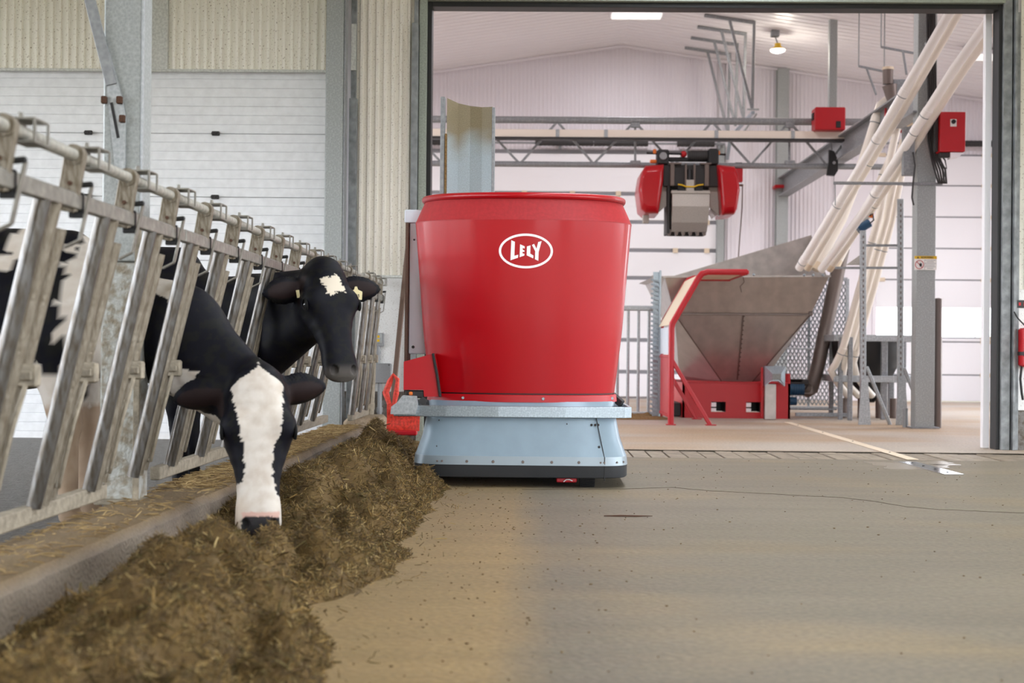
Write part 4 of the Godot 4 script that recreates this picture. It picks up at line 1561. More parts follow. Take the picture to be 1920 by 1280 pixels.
	obj("corner_bracket", m, M.galv, o)
	# pale side panel up the left of the tub, with its brown edge
	m = MB.new()
	m.span(Vector3(-0.82, 0.88, -0.45), Vector3(-0.6, 1.84, -0.1), 0.008)
	m.span(Vector3(-0.855, 1.82, -0.47), Vector3(-0.6, 1.915, -0.08), 0.008)
	var sp := obj("side_panel", m, M.pale_panel, o)
	m = MB.new()
	m.span(Vector3(-0.845, 0.6, -0.3), Vector3(-0.822, 1.82, -0.06), 0.003)
	obj("edge_strip", m, M.wood, sp)
	m = MB.new()
	m.tube(Vector3(-0.785, 0.93, -0.1), Vector3(-0.785, 0.93, -0.088), 0.011, -1.0, 10)
	m.tube(Vector3(-0.785, 1.7, -0.1), Vector3(-0.785, 1.7, -0.092), 0.007, -1.0, 10)
	obj("bolts", m, M.dark, sp)
	# raised galvanised chute behind the tub, caked with feed at its top
	m = MB.new()
	var cx := [-0.6, -0.515, -0.425, -0.335, -0.25]
	var czz := [-0.72, -0.78, -0.79, -0.78, -0.735]
	var tops := [2.83, 2.80, 2.782, 2.772, 2.768]
	for i in 4:
		var n2 := Vector3(-(czz[i + 1] - czz[i]), 0, cx[i + 1] - cx[i]).normalized()
		for r in 14:
			var f0 := r / 14.0
			var f1 := (r + 1) / 14.0
			for t in [[0, f0, 1, f0, 1, f1], [0, f0, 1, f1, 0, f1]]:
				var ps: Array[Vector3] = []
				for q in 3:
					var ii: int = i + t[q * 2]
					var ff: float = t[q * 2 + 1]
					ps.append(Vector3(cx[ii], lerpf(1.7, tops[ii], ff), czz[ii]))
				var first := m.v.size()
				m.tri(ps[0], ps[1], ps[2], n2, n2, n2)
				for q in 3:
					var p := m.v[first + q]
					var dirt := smoothstep(2.42 + 0.05 * sin(p.x * 40.0), 2.6, p.y + 0.04 * sin(p.x * 23.0 + 1.0))
					m.c[first + q] = Color8(186, 200, 206).srgb_to_linear().lerp(Color8(150, 134, 100).srgb_to_linear(), dirt * 0.95)
			m.quad(Vector3(cx[i], lerpf(1.7, tops[i], f0), czz[i] - 0.012), Vector3(cx[i + 1], lerpf(1.7, tops[i + 1], f0), czz[i + 1] - 0.012), Vector3(cx[i + 1], lerpf(1.7, tops[i + 1], f1), czz[i + 1] - 0.012), Vector3(cx[i], lerpf(1.7, tops[i], f1), czz[i] - 0.012), -n2)
		m.quad(Vector3(cx[i], tops[i], czz[i]), Vector3(cx[i + 1], tops[i + 1], czz[i + 1]), Vector3(cx[i + 1], tops[i + 1], czz[i + 1] - 0.012), Vector3(cx[i], tops[i], czz[i] - 0.012), Vector3.UP)
	var ch := obj("chute", m, M.chute, o)
	m = MB.new()
	m.span(Vector3(-0.645, 1.7, -0.76), Vector3(-0.612, 2.83, -0.66), 0.004)
	m.span(Vector3(-0.255, 1.7, -0.76), Vector3(-0.232, 2.755, -0.68), 0.004)
	obj("chute_edge", m, M.galv_dark, ch)
	m = MB.new()
	m.span(Vector3(-0.61, 1.7, -0.7), Vector3(-0.594, 2.55, -0.655), 0.003)
	obj("feed_crust", m, M.straw_ground, ch)


# ---------------------------------------------------------------- crane bridge and grabber
func make_crane() -> void:
	var o := thing("crane_bridge", "grey lattice crane bridge spanning the feed kitchen under the gable", "crane", Vector3(1.538, 4.176, -22))
	var org := o.position
	var m := MB.new()
	m.tube(Vector3(-3.4, Vector3(1.535, 4.473, -22).y - org.y, 0), Vector3(5.08, 4.471, -22) - org, 0.055, -1.0, 14)
	obj("upper_chord", m, M.galv_dark, o)
	m = MB.new()
	m.tube(Vector3(-3.4, Vector3(1.541, 3.788, -22).y - org.y, 0), Vector3(5.642, 3.784, -22) - org, 0.045, -1.0, 14)
	obj("lower_chord", m, M.galv_dark, o)
	var topn := [Vector3(-2.139, 4.432, -22), Vector3(-0.94, 4.44, -22), Vector3(0.258, 4.448, -22), Vector3(1.453, 4.455, -22), Vector3(2.645, 4.463, -22), Vector3(3.835, 4.471, -22), Vector3(4.917, 4.478, -22)]
	var botn := [Vector3(-1.512, 3.783, -22), Vector3(-0.314, 3.791, -22), Vector3(0.824, 3.799, -22), Vector3(2.076, 3.792, -22), Vector3(3.25, 3.8, -22), Vector3(4.415, 3.8, -22)]
	for k in 6:
		for s in 2:
			m = MB.new()
			m.bar(topn[k + s] - org, botn[k] - org, 0.035, 0.035, Vector3(0, 0, 1), 0.004)
			obj("lattice_brace", m, M.galv_dark, o)
	for p in [[Vector3(1.461, 4.456, -22), Vector3(1.467, 3.787, -22)], [Vector3(3.835, 4.471, -22), Vector3(3.841, 3.804, -22)]]:
		m = MB.new()
		m.bar(p[0] - org, p[1] - org, 0.035, 0.035, Vector3(0, 0, 1), 0.004)
		m.box(p[0] - org + Vector3(0, -0.06, 0.03), Vector3(0.14, 0.08, 0.05), 0.008)
		m.box(p[1] - org + Vector3(0, 0.03, 0.03), Vector3(0.16, 0.07, 0.05), 0.008)
		obj("upright", m, M.galv_dark, o)
	m = MB.new()
	m.span(Vector3(-3.4, -0.0, 0.1), Vector3(Vector3(4.934, 4.176, -21.85).x - org.x, 0.118, 0.22), 0.006)
	var beam := obj("rail_beam", m, M.cream_beam, o)
	m = MB.new()
	m.span(Vector3(-3.4, -0.035, 0.06), Vector3(Vector3(4.967, 4.177, -21.85).x - org.x, -0.001, 0.25), 0.004)
	obj("rail_flange", m, M.dark, beam)
	m = MB.new()
	for x in [Vector3(0.26, 4.266, -22).x, Vector3(1.001, 4.271, -22).x, Vector3(2.688, 4.282, -22).x, Vector3(3.853, 4.29, -22).x]:
		m.box(Vector3(x - org.x, 0.06, 0.225), Vector3(0.055, 0.12, 0.02), 0.004)
	obj("rail_clip", m, M.galv, beam)
	# drive box and hook plate of the bridge
	var rb := thing("control_box", "red control box sitting on the crane bridge's upper chord", "control box", Vector3(4.385, 4.459, -21.8))
	m = MB.new()
	m.box(Vector3(0, 0, 0.05), Vector3(0.46, 0.35, 0.3), 0.015)
	obj("body", m, M.red_flat, rb)
	m = MB.new()
	m.box(Vector3(-0.235, 0.05, 0.05), Vector3(0.03, 0.11, 0.12), 0.01)
	m.box(Vector3(0.12, -0.09, 0.205), Vector3(0.07, 0.1, 0.02), 0.006)
	obj("fittings", m, M.black, rb)
	var hk := thing("hook_plate", "black angular plate hanging from the crane bridge below the red box", "hook", Vector3(4.484, 3.825, -21.94))
	m = MB.new()
	m.prism(PackedVector2Array([Vector2(-0.09, -0.19), Vector2(0.03, -0.2), Vector2(0.08, -0.12), Vector2(0.08, 0.04), Vector2(0.02, 0.18), Vector2(-0.06, 0.2), Vector2(-0.06, 0.0)]), 0.06, Transform3D())
	obj("plate", m, M.black, hk)
	m = MB.new()
	m.tube(Vector3(0.02, 0.0, 0.06), Vector3(0.02, 0.0, 0.075), 0.025, -1.0, 10)
	m.path([Vector3(-0.01, 0.18, 0.03), Vector3(-0.02, 0.3, 0.03), Vector3(0.0, 0.4, 0.1)], 0.012, 6)
	obj("fastener", m, M.grey_box, hk)
	# runway beam along the kitchen on the right
	var rw := thing("runway_beam", "sloping grey steel runway beam leading from the far wall column", "beam", Vector3(4.68, 4.05, -22.4))
	m = MB.new()
	m.bar(Vector3(-0.06, 0.17, -4.75), Vector3(-0.02, 0.17, 4.9), 0.2, 0.025, Vector3.RIGHT, 0.004)
	m.bar(Vector3(-0.06, -0.17, -4.75), Vector3(-0.02, -0.17, 4.9), 0.2, 0.025, Vector3.RIGHT, 0.004)
	m.bar(Vector3(-0.06, 0.0, -4.75), Vector3(-0.02, 0.0, 4.9), 0.016, 0.33, Vector3.RIGHT, 0.0)
	obj("i_beam", m, M.galv_dark, rw)
	var hp := thing("hanger_post", "pale steel post hanging from the ceiling over the red control box", "post", Vector3(4.739, 6.354, -23.2))
	m = MB.new()
	m.box(Vector3(0, -1.12, 0), Vector3(0.125, 2.7, 0.125), 0.008)
	obj("tube", m, M.steel_post, hp)
	# the grabber
	var S := 21.7 / 2667.0
	var g := thing("feed_grabber", "red and grey feed grabber with a toothed bucket hanging from the crane bridge", "grabber", Vector3(2.234, 3.746, -21.7))
	var px := func(x: float, y: float, z := 0.0) -> Vector3: return Vector3((x - 1288.0) * S, -(y - 310.0) * S, z)
	for side in [[[1207, 317], [1241, 314], [1240, 345], [1232, 405], [1208, 405], [1199, 397], [1194, 360], [1199, 330]], [[1340, 314], [1371, 317], [1377, 330], [1381, 360], [1376, 396], [1371, 405], [1348, 407], [1344, 360]]]:
		var rings: Array = []
		var mid := Vector3.ZERO
		for q in side:
			mid += px.call(q[0], q[1])
		mid /= side.size()
		for lv in [[0.45, 0.70], [0.43, 0.9], [0.36, 1.0], [-0.4, 1.0]]:
			var ring := PackedVector3Array()
			for i in side.size():
				for f in 4:
					var p: Vector3 = px.call(side[i][0], side[i][1]).lerp(px.call(side[(i + 1) % side.size()][0], side[(i + 1) % side.size()][1]), f / 4.0)
					p = mid + (p - mid) * lv[1]
					p.z = lv[0]
					ring.append(p)
			rings.append(ring)
		m = MB.new()
		m.skin(rings)
		m.fan(rings[0], Vector3(0, 0, 1))
		m.fan(rings[-1], Vector3(0, 0, -1))
		obj("side_cover", m, M.red, g)
	m = MB.new()
	m.span(px.call(1242, 352, -0.3), px.call(1345, 312, 0.2), 0.01)
	m.span(px.call(1252, 365, -0.2), px.call(1330, 350, 0.1), 0.01)
	obj("frame", m, M.dark, g)
	m = MB.new()
	for q in [[1254, 1262], [1281, 1285], [1297, 1301], [1318, 1326]]:
		m.span(px.call(q[0], 352, 0.15), px.call(q[1], 311, 0.26), 0.006)
	m.span(px.call(1252, 312, 0.12), px.call(1275, 309, 0.27), 0.004)
	m.span(px.call(1310, 312, 0.12), px.call(1330, 309, 0.27), 0.004)
	obj("yoke", m, M.auger, g)
	m = MB.new()
	m.tube(px.call(1290, 322, 0.2), px.call(1290, 346, 0.24), 0.04, -1.0, 14)
	obj("cylinder", m, M.black, g)
	for s: float in [-1.0, 1.0]:
		m = MB.new()
		var poly := PackedVector2Array()
		for q in ([[1236, 347], [1252, 350], [1252, 385], [1234, 400], [1232, 398]] if s < 0 else [[1326, 347], [1344, 347], [1347, 405], [1328, 388]]):
			var p: Vector3 = px.call(q[0], q[1])
			poly.append(Vector2(p.x, p.y))
		m.prism(poly, 0.05, Transform3D(Basis.IDENTITY, Vector3(0, 0, 0.05)))
		obj("side_arm", m, M.bucket, g)
	m = MB.new()
	m.prism(PackedVector2Array([Vector2((1327 - 1288) * S, -(397 - 310) * S), Vector2((1334 - 1288) * S, -(389 - 310) * S), Vector2((1347 - 1288) * S, -(401 - 310) * S), Vector2((1335 - 1288) * S, -(411 - 310) * S)]), 0.03, Transform3D())
	obj("lamp_panel", m, M.decal, g)
	m = MB.new()
	var prof := [[360, 0.26], [366, 0.32], [391, 0.36], [420, 0.28], [436, 0.18]]
	for i in prof.size() - 1:
		var a0: Vector3 = px.call(1257 + i * 0.3, prof[i][0], prof[i][1])
		var b0: Vector3 = px.call(1327 - i * 0.9, prof[i][0], prof[i][1])
		var a1: Vector3 = px.call(1257 + (i + 1) * 0.3, prof[i + 1][0], prof[i + 1][1])
		var b1: Vector3 = px.call(1327 - (i + 1) * 0.9, prof[i + 1][0], prof[i + 1][1])
		m.flat(a0, b0, b1, a1, Vector3(0, 0, -3))
		var bk := Vector3(0, 0, -0.05)
		m.flat(a0 + bk, b0 + bk, b1 + bk, a1 + bk, Vector3(0, 0, 3))
		m.flat(a0, a1, a1 + bk * 9.0, a0 + bk * 9.0, Vector3(3, 0, 0))
		m.flat(b0, b1, b1 + bk * 9.0, b0 + bk * 9.0, Vector3(-3, 0, 0))
	m.span(px.call(1255, 367, 0.27), px.call(1327, 362, 0.34), 0.006)
	var bu := obj("bucket", m, M.bucket, g)
	m = MB.new()
	m.span(px.call(1249, 440, -0.3), px.call(1255, 348, 0.2), 0.01)
	m.span(px.call(1255, 440, -0.32), px.call(1324, 370, -0.26), 0.01)
	obj("rear_jaw", m, M.dark, g)
	for k in 6:
		m = MB.new()
		var x0 := 1249.0 + 13.0 * k
		var poly := PackedVector2Array()
		for q in [[x0, 432.0], [x0 + 9.0, 432.0], [x0 + 8.0, 442.0], [x0 + 4.0, 444.0]]:
			var p: Vector3 = px.call(q[0], q[1])
			poly.append(Vector2(p.x, p.y))
		m.prism(poly, 0.06, Transform3D(Basis.IDENTITY, Vector3(0, 0, 0.12)))
		obj("tooth", m, M.auger, bu)
	m = MB.new()
	m.path([px.call(1268, 350, 0.3), px.call(1275, 351, 0.3), px.call(1283, 354, 0.3), px.call(1298, 354, 0.3), px.call(1306, 351, 0.3), px.call(1315, 350, 0.3)], 0.012, 8)
	obj("yellow_edge", m, M.yellow, g)
	m = MB.new()
	m.span(px.call(1283, 362, 0.2), px.call(1298, 341, 0.29), 0.006)
	obj("centre_plate", m, M.bucket, g)
	m = MB.new()
	m.span(px.call(1268, 361, 0.2), px.call(1282, 351, 0.275), 0.004)
	m.span(px.call(1299, 361, 0.2), px.call(1314, 351, 0.275), 0.004)
	obj("dark_pockets", m, M.black, g)
	m = MB.new()
	m.box(px.call(1241, 298, 0.1), Vector3(0.18, 0.22, 0.3), 0.02)
	m.box(px.call(1334, 297, 0.1), Vector3(0.16, 0.25, 0.3), 0.03)
	m.tube(px.call(1211, 290, 0.15), px.call(1276, 291, 0.15), 0.018)
	m.tube(px.call(1330, 290, 0.15), px.call(1358, 292, 0.15), 0.016)
	m.box(px.call(1288, 300, 0.05), Vector3(0.7, 0.06, 0.1), 0.01)
	var dr := obj("drive_unit", m, M.black, g)
	m = MB.new()
	for k in 8:
		m.tube(px.call(1294 + k * 4, 294, 0.1), px.call(1297 + k * 4, 294, 0.1), 0.085, -1.0, 16)
	m.tube(px.call(1288, 294, 0.1), px.call(1326, 294, 0.1), 0.075, -1.0, 16)
	obj("motor", m, M.dark, dr)
	m = MB.new()
	m.tube(px.call(1241, 297, 0.25), px.call(1241, 297, 0.28), 0.06, 0.055, 16)
	obj("gear_cover", m, M.grey_box, dr)
	m = MB.new()
	m.ball(px.call(1280, 291, 0.12), Vector3(0.052, 0.05, 0.05), 14, 8)
	obj("stop_knob", m, M.red_flat, dr)
	m = MB.new()
	m.box(px.call(1226, 287, 0.15), Vector3(0.05, 0.07, 0.06), 0.01)
	m.box(px.call(1344, 289, 0.15), Vector3(0.05, 0.06, 0.06), 0.01)
	m.box(px.call(1224, 305, 0.12), Vector3(0.1, 0.05, 0.08), 0.01)
	obj("orange_clamp", m, M.orange, dr)
	m = MB.new()
	m.span(px.call(1206, 419, -0.05), px.call(1217, 404, 0.1), 0.01)
	obj("foot", m, M.bucket, g)
	var rb2 := thing("control_box", "small dark red box hanging below the crane bridge right of the grabber", "control box", Vector3(3.058, 3.636, -22.02))
	m = MB.new()
	m.box(Vector3.ZERO, Vector3(0.13, 0.21, 0.12), 0.01)
	obj("body", m, M.red_frame, rb2)
	m = MB.new()
	m.span(Vector3(-0.06, 0.11, -0.04), Vector3(0.06, 0.2, 0.04), 0.01)
	obj("bracket", m, M.dark, rb2)
	m = MB.new()
	m.box(Vector3(0.02, -0.15, 0), Vector3(0.12, 0.03, 0.05), 0.005)
	m.path([Vector3(0.07, -0.15, 0), Vector3(0.065, -0.5, 0), Vector3(0.03, -1.0, 0), Vector3(0.01, -1.35, 0)], 0.009, 6)
	obj("cable", m, M.wood, rb2)
	# torsion springs of the far doors
	for s in [["dark torsion spring shaft above the wide far door", [[-0.1, 0.95], [1.02, 2.0], [2.6, 3.3], [-3.0, -1.3]], -2.75, 3.5, 4.86], ["dark torsion spring shaft above the right far door", [[7.75, 8.9]], 6.4, 9.4, 4.9]]:
		var t := thing("spring_shaft", s[0], "door spring", Vector3((s[2] + s[3]) * 0.5, s[4], FAR_Z + 0.2))
		m = MB.new()
		m.tube(Vector3(s[2] - t.position.x, 0, 0), Vector3(s[3] - t.position.x, 0, 0), 0.022)
		for e in [s[2] + 0.1, (s[2] + s[3]) * 0.5, s[3] - 0.1]:
			m.box(Vector3(e - t.position.x, 0, -0.08), Vector3(0.05, 0.2, 0.16), 0.008)
		obj("shaft", m, M.galv_dark, t)
		for q in s[1]:
			m = MB.new()
			var x: float = q[0]
			while x < q[1]:
				m.tube(Vector3(x - t.position.x, 0, 0), Vector3(x - t.position.x + 0.07, 0, 0), 0.062, 0.056, 14)
				x += 0.08
			m.tube(Vector3(q[0] - t.position.x, 0, 0), Vector3(q[1] - t.position.x, 0, 0), 0.05, -1.0, 12)
			obj("spring", m, M.dark, t)
	# ceiling brackets of the wide door's raised track
	var kinds := ["nearest", "second", "third", "farthest"]
	for k in 4:
		var z := -24.0 - 0.87 * k
		var hx := 2.76 - 0.02 * k
		var b := thing("track_hanger", "%s of the four grey angle-iron door track hangers under the ceiling" % kinds[k], "bracket", Vector3(hx, ceil_y(hx), z), 0.0, "door track hangers under the kitchen ceiling")
		m = MB.new()
		var e := Vector3(0.84, ceil_y(hx + 0.84) - ceil_y(hx) - 0.03, 0)
		m.bar(Vector3(-0.02, -0.03, 0), e, 0.05, 0.05, Vector3(0, 0, 1), 0.005)
		obj("top_bar", m, M.galv_dark, b)
		m = MB.new()
		m.bar(e + Vector3(-0.02, 0, 0), Vector3(0.8, -1.62, 0), 0.045, 0.045, Vector3(0, 0, 1), 0.005)
		obj("drop_bar", m, M.galv_dark, b)
		m = MB.new()
		m.bar(Vector3(0.4, -0.08, 0), Vector3(0.8, -1.62, 0), 0.045, 0.045, Vector3(0, 0, 1), 0.005)
		obj("brace", m, M.galv_dark, b)
	var tk := thing("door_track", "shiny raised door track carried by the four hangers", "track", Vector3(3.56, 4.93, -25.4))
	m = MB.new()
	m.bar(Vector3(0, 0, 1.5), Vector3(0, 0, -1.3), 0.06, 0.05, Vector3.RIGHT, 0.006)
	m.bar(Vector3(0, 0, -1.3), Vector3(0, -0.35, -1.75), 0.06, 0.05, Vector3.RIGHT, 0.006)
	obj("rail", m, M.galv_bright, tk)
	m = MB.new()
	m.bar(Vector3(0.06, -0.02, 1.5), Vector3(-0.2, -0.42, 1.0), 0.03, 0.03, Vector3.RIGHT, 0.004)
	m.bar(Vector3(-0.1, 0.05, 1.5), Vector3(0.1, 0.05, 1.5), 0.03, 0.03, Vector3.UP, 0.004)
	obj("stay", m, M.galv, tk)


# ---------------------------------------------------------------- hopper, guard frame, gate
func make_hopper() -> void:
	var zf := -19.65
	var o := thing("hopper_base", "red steel base with two fork pockets under the stainless hopper", "base", Vector3(2.72, 0, zf - 0.9))
	var org := o.position
	var m := MB.new()
	var L := 1.99 - org.x
	var R := 3.47 - org.x
	var f := 0.9
	var T := 0.5
	# front sheet with two pockets left open
	var xs := [L, 2.385 - org.x, 2.585 - org.x, 2.865 - org.x, 3.075 - org.x, R]
	for i in 5:
		if i == 1 or i == 3:
			m.span(Vector3(xs[i], 0.0, f - 0.03), Vector3(xs[i + 1], 0.085, f))
			m.span(Vector3(xs[i], 0.225, f - 0.03), Vector3(xs[i + 1], T, f))
		else:
			m.span(Vector3(xs[i], 0.0, f - 0.03), Vector3(xs[i + 1], T, f))
	m.span(Vector3(L, T - 0.02, -0.7), Vector3(R, T, f + 0.01), 0.004)
	m.span(Vector3(L, 0.0, -0.7), Vector3(L + 0.03, T, f))
	m.span(Vector3(R - 0.03, 0.0, -0.7), Vector3(R, T + 0.12, f))
	obj("housing", m, M.red_flat, o)
	for i in [1, 3]:
		m = MB.new()
		m.span(Vector3(xs[i] - 0.01, 0.08, f - 0.5), Vector3(xs[i + 1] + 0.01, 0.24, f - 0.45))
		m.span(Vector3(xs[i] - 0.01, 0.23, f - 0.5), Vector3(xs[i + 1] + 0.01, 0.24, f - 0.03))
		m.span(Vector3(xs[i + 1], 0.08, f - 0.5), Vector3(xs[i + 1] + 0.01, 0.24, f - 0.03))
		var pk := obj("fork_pocket", m, M.black, o)
		m = MB.new()
		m.box(Vector3(xs[i] + 0.036, 0.185, f - 0.02), Vector3(0.07, 0.06, 0.03), 0.004)
		m.box(Vector3(xs[i] + 0.036, 0.115, f - 0.02), Vector3(0.07, 0.045, 0.03), 0.004)
		obj("pocket_clip", m, M.decal, pk)
	m = MB.new()
	m.span(Vector3(L - 0.12, 0.02, 0.0), Vector3(L - 0.01, 0.2, 0.8), 0.01)
	obj("side_foot", m, M.black, o)

	var h := thing("feed_hopper", "big stainless steel feed hopper with a tall sloping back panel", "hopper", Vector3(2.75, 0.5, -20.4))
	org = h.position
	var V := func(x: float, y: float, z: float) -> Vector3: return Vector3(x, y, z) - org
	var rim := [V.call(1.70, 1.92, -19.3), V.call(3.92, 1.95, -19.3), V.call(4.0, 1.95, -21.7), V.call(1.62, 1.92, -21.7)]
	var mid := [V.call(1.86, 1.425, -19.55), V.call(3.72, 1.43, -19.55), V.call(3.75, 1.43, -21.4), V.call(1.84, 1.425, -21.4)]
	var low := [V.call(2.58, 0.5, -20.1), V.call(3.02, 0.5, -20.1), V.call(3.3, 0.5, -20.9), V.call(2.15, 0.5, -20.9)]
	var mid_in: Vector3 = V.call(2.8, 1.4, -20.5)
	m = MB.new()
	for i in 4:
		var k := (i + 1) % 4
		m.flat(rim[i], rim[k], mid[k], mid[i], mid_in)
		var inn := func(p: Vector3) -> Vector3: return p + (mid_in - p).normalized() * 0.02 * Vector3(1, 0, 1)
		m.flat(inn.call(rim[i]), inn.call(rim[k]), inn.call(mid[k]), inn.call(mid[i]), p_out(mid_in, rim[i], rim[k]))
		m.flat(rim[i], rim[k], inn.call(rim[k]), inn.call(rim[i]), mid_in - Vector3(0, 5, 0))
	obj("upper_band", m, M.stainless, h)
	m = MB.new()
	# pyramid: front panel and corner facets as folded sheet
	var f0: Vector3 = V.call(2.2, 0.62, -20.1)
	m.flat(mid[0], mid[1], low[1], low[0], mid_in)
	m.flat(mid[1], mid[2], low[2], low[1], mid_in)
	m.flat(mid[2], mid[3], low[3], low[2], mid_in)
	var lc: Vector3 = V.call(2.06, 0.56, -20.85)
	m.tri(mid[0], lc, low[0], Vector3(-0.62, -0.69, 0.35), Vector3(-0.62, -0.69, 0.35), Vector3(-0.62, -0.69, 0.35))
	m.flat(mid[3], mid[0], lc, low[3], mid_in)
	m.flat(low[0], lc, low[3], low[3], mid_in)
	var cone := obj("funnel", m, M.stainless, h)
	m = MB.new()
	m.bar(V.call(2.8, 1.42, -19.54), V.call(2.8, 0.52, -20.08), 0.02, 0.006, Vector3.RIGHT, 0.0)
	m.bar(mid[0] + Vector3(0.01, -0.01, 0.004), low[0] + Vector3(0, 0, 0.006), 0.014, 0.006, Vector3.RIGHT, 0.0)
	m.bar(mid[1] + Vector3(-0.01, -0.01, 0.004), low[1] + Vector3(0, 0, 0.006), 0.014, 0.006, Vector3.RIGHT, 0.0)
	obj("seam", m, M.auger, cone)
	m = MB.new()
	for k in 14:
		var p: Vector3 = V.call(2.815, 1.4 - 0.062 * k, -19.545 - 0.0378 * k)
		m.ball(p, Vector3.ONE * 0.008, 6, 4)
	obj("rivets", m, M.dark, cone)
	m = MB.new()
	m.bar(mid[0] + Vector3(-0.05, 0, 0.01), mid[1] + Vector3(0.02, 0, 0.01), 0.03, 0.02, Vector3.UP, 0.003)
	m.box(mid[1] + Vector3(0.0, 0.02, 0.01), Vector3(0.06, 0.05, 0.04), 0.006)
	obj("stiffener", m, M.auger, h)
	m = MB.new()
	m.bar(rim[0] + Vector3(-0.02, 0, 0), rim[1] + Vector3(0.02, 0, 0), 0.03, 0.03, Vector3.UP, 0.004)
	obj("rim_edge", m, M.stainless, h)
	m = MB.new()
	for x in [2.9, 3.58, 3.7, 3.83]:
		m.ball(V.call(x, 1.96, -19.28), Vector3.ONE * 0.02, 8, 6)
	obj("rim_bolts", m, M.galv_bright, h)
	m = MB.new()
	m.prism(PackedVector2Array([Vector2(1.85 - org.x, 1.42), Vector2(4.0 - org.x, 1.45), Vector2(4.13 - org.x, 2.2), Vector2(1.85 - org.x, 1.5)]), 0.03, Transform3D(Basis.IDENTITY, Vector3(0, 0, -21.72 - org.z)))
	m.flat(V.call(4.0, 1.95, -21.7), V.call(3.92, 1.95, -19.5), V.call(3.92, 1.98, -19.5), V.call(4.13, 2.7, -21.7), V.call(2, 2, -20))
	obj("back_panel", m, M.stainless, h)
	m = MB.new()
	m.flat(rim[3], rim[0], V.call(1.56, 1.93, -19.5), V.call(1.5, 1.93, -21.5), V.call(2, 0, -20))
	m.flat(V.call(1.62, 1.6, -19.55), rim[0], V.call(1.54, 1.95, -19.45), V.call(1.6, 1.6, -19.56), V.call(2, 1.8, -20))
	obj("side_lip", m, M.stainless, h)
	m = MB.new()
	m.path([V.call(2.75, 1.93, -19.25), V.call(2.77, 1.86, -19.27), V.call(2.72, 1.8, -19.3), V.call(2.74, 1.72, -19.3)], 0.008, 6)
	obj("loose_wire", m, M.auger, h)

	# bent stainless spout in front of the base
	var d := thing("feed_spout", "pale square sheet-metal spout in front of the red hopper base", "spout", Vector3(3.133, 0.006, -19.3))
	m = MB.new()
	m.span(Vector3(-0.075, 0.0, -0.06), Vector3(0.075, 0.48, 0.06), 0.006)
	obj("pipe", m, M.stainless, d)
	m = MB.new()
	var hr := [Vector3(-0.075, 0.46, 0.06), Vector3(0.09, 0.46, 0.06), Vector3(0.19, 0.46, 0.1), Vector3(0.19, 0.72, 0.1), Vector3(-0.085, 0.72, 0.1)]
	m.prism(PackedVector2Array([Vector2(-0.08, 0.45), Vector2(0.0, 0.52), Vector2(0.1, 0.52), Vector2(0.185, 0.45), Vector2(0.185, 0.72), Vector2(-0.085, 0.72)]), 0.16, Transform3D(Basis.IDENTITY, Vector3(0, 0, -0.06)))
	m.flat(hr[4], hr[3], Vector3(0.12, 0.62, 0.2), Vector3(0.0, 0.62, 0.2), Vector3(0.05, 0.3, -1))
	m.flat(hr[4], Vector3(0.0, 0.62, 0.2), Vector3(0.0, 0.54, 0.17), Vector3(-0.08, 0.46, 0.1), Vector3(0.5, 0.5, -1))
	m.flat(hr[3], Vector3(0.12, 0.62, 0.2), Vector3(0.12, 0.54, 0.17), Vector3(0.185, 0.46, 0.1), Vector3(-0.5, 0.5, -1))
	m.flat(Vector3(0.0, 0.62, 0.2), Vector3(0.12, 0.62, 0.2), Vector3(0.12, 0.54, 0.17), Vector3(0.0, 0.54, 0.17), Vector3(0, 0.5, -1))
	obj("hood", m, M.galv_bright, d)
	m = MB.new()
	m.span(Vector3(-0.11, 0.03, -0.1), Vector3(-0.09, 0.7, 0.0), 0.003)
	obj("edge_plate", m, M.red_flat, d)

	# auger motor and slanted auger tube
	var mo := thing("auger_motor", "dark blue motor beside the red hopper base", "motor", Vector3(3.628, 0.405, -20.2))
	m = MB.new()
	for k in 7:
		m.tube(Vector3(-0.11 + 0.035 * k, 0, 0), Vector3(-0.085 + 0.035 * k, 0, 0), 0.1, -1.0, 18)
	m.tube(Vector3(-0.13, 0, 0), Vector3(0.12, 0, 0), 0.09, -1.0, 18)
	m.tube(Vector3(-0.13, -0.18, 0.02), Vector3(0.02, -0.18, 0.02), 0.06, -1.0, 14)
	obj("body", m, M.blue_motor, mo)
	m = MB.new()
	m.box(Vector3(0, 0.11, 0), Vector3(0.2, 0.05, 0.16), 0.01)
	m.span(Vector3(-0.13, 0.06, -0.1), Vector3(0.18, 0.13, 0.08), 0.01)
	m.span(Vector3(-0.13, -0.34, -0.05), Vector3(-0.1, -0.06, 0.05), 0.004)
	obj("mount", m, M.dark, mo)
	var au := thing("auger_tube", "long slanted brown-grey auger tube right of the hopper", "auger", Vector3(3.923, 0.372, -20.4))
	org = au.position
	m = MB.new()
	m.path([Vector3(3.767, 0.434, -20.3) - org, Vector3(3.845, 0.372, -20.35) - org, Vector3(3.907, 0.402, -20.4) - org, Vector3(4.003, 0.769, -20.4) - org, Vector3(4.185, 1.685, -20.4) - org, Vector3(4.331, 2.41, -20.4) - org], 0.1, 18)
	obj("tube", m, M.auger, au)
	m = MB.new()
	m.box(Vector3(3.83, 0.38, -20.35) - org, Vector3(0.16, 0.14, 0.2), 0.02)
	obj("boot", m, M.auger, au)

	# red guard frame
	var gd := thing("guard_frame", "red tubular guard frame with cream sheets standing left of the hopper", "guard", Vector3(1.65, 0, -18.48))
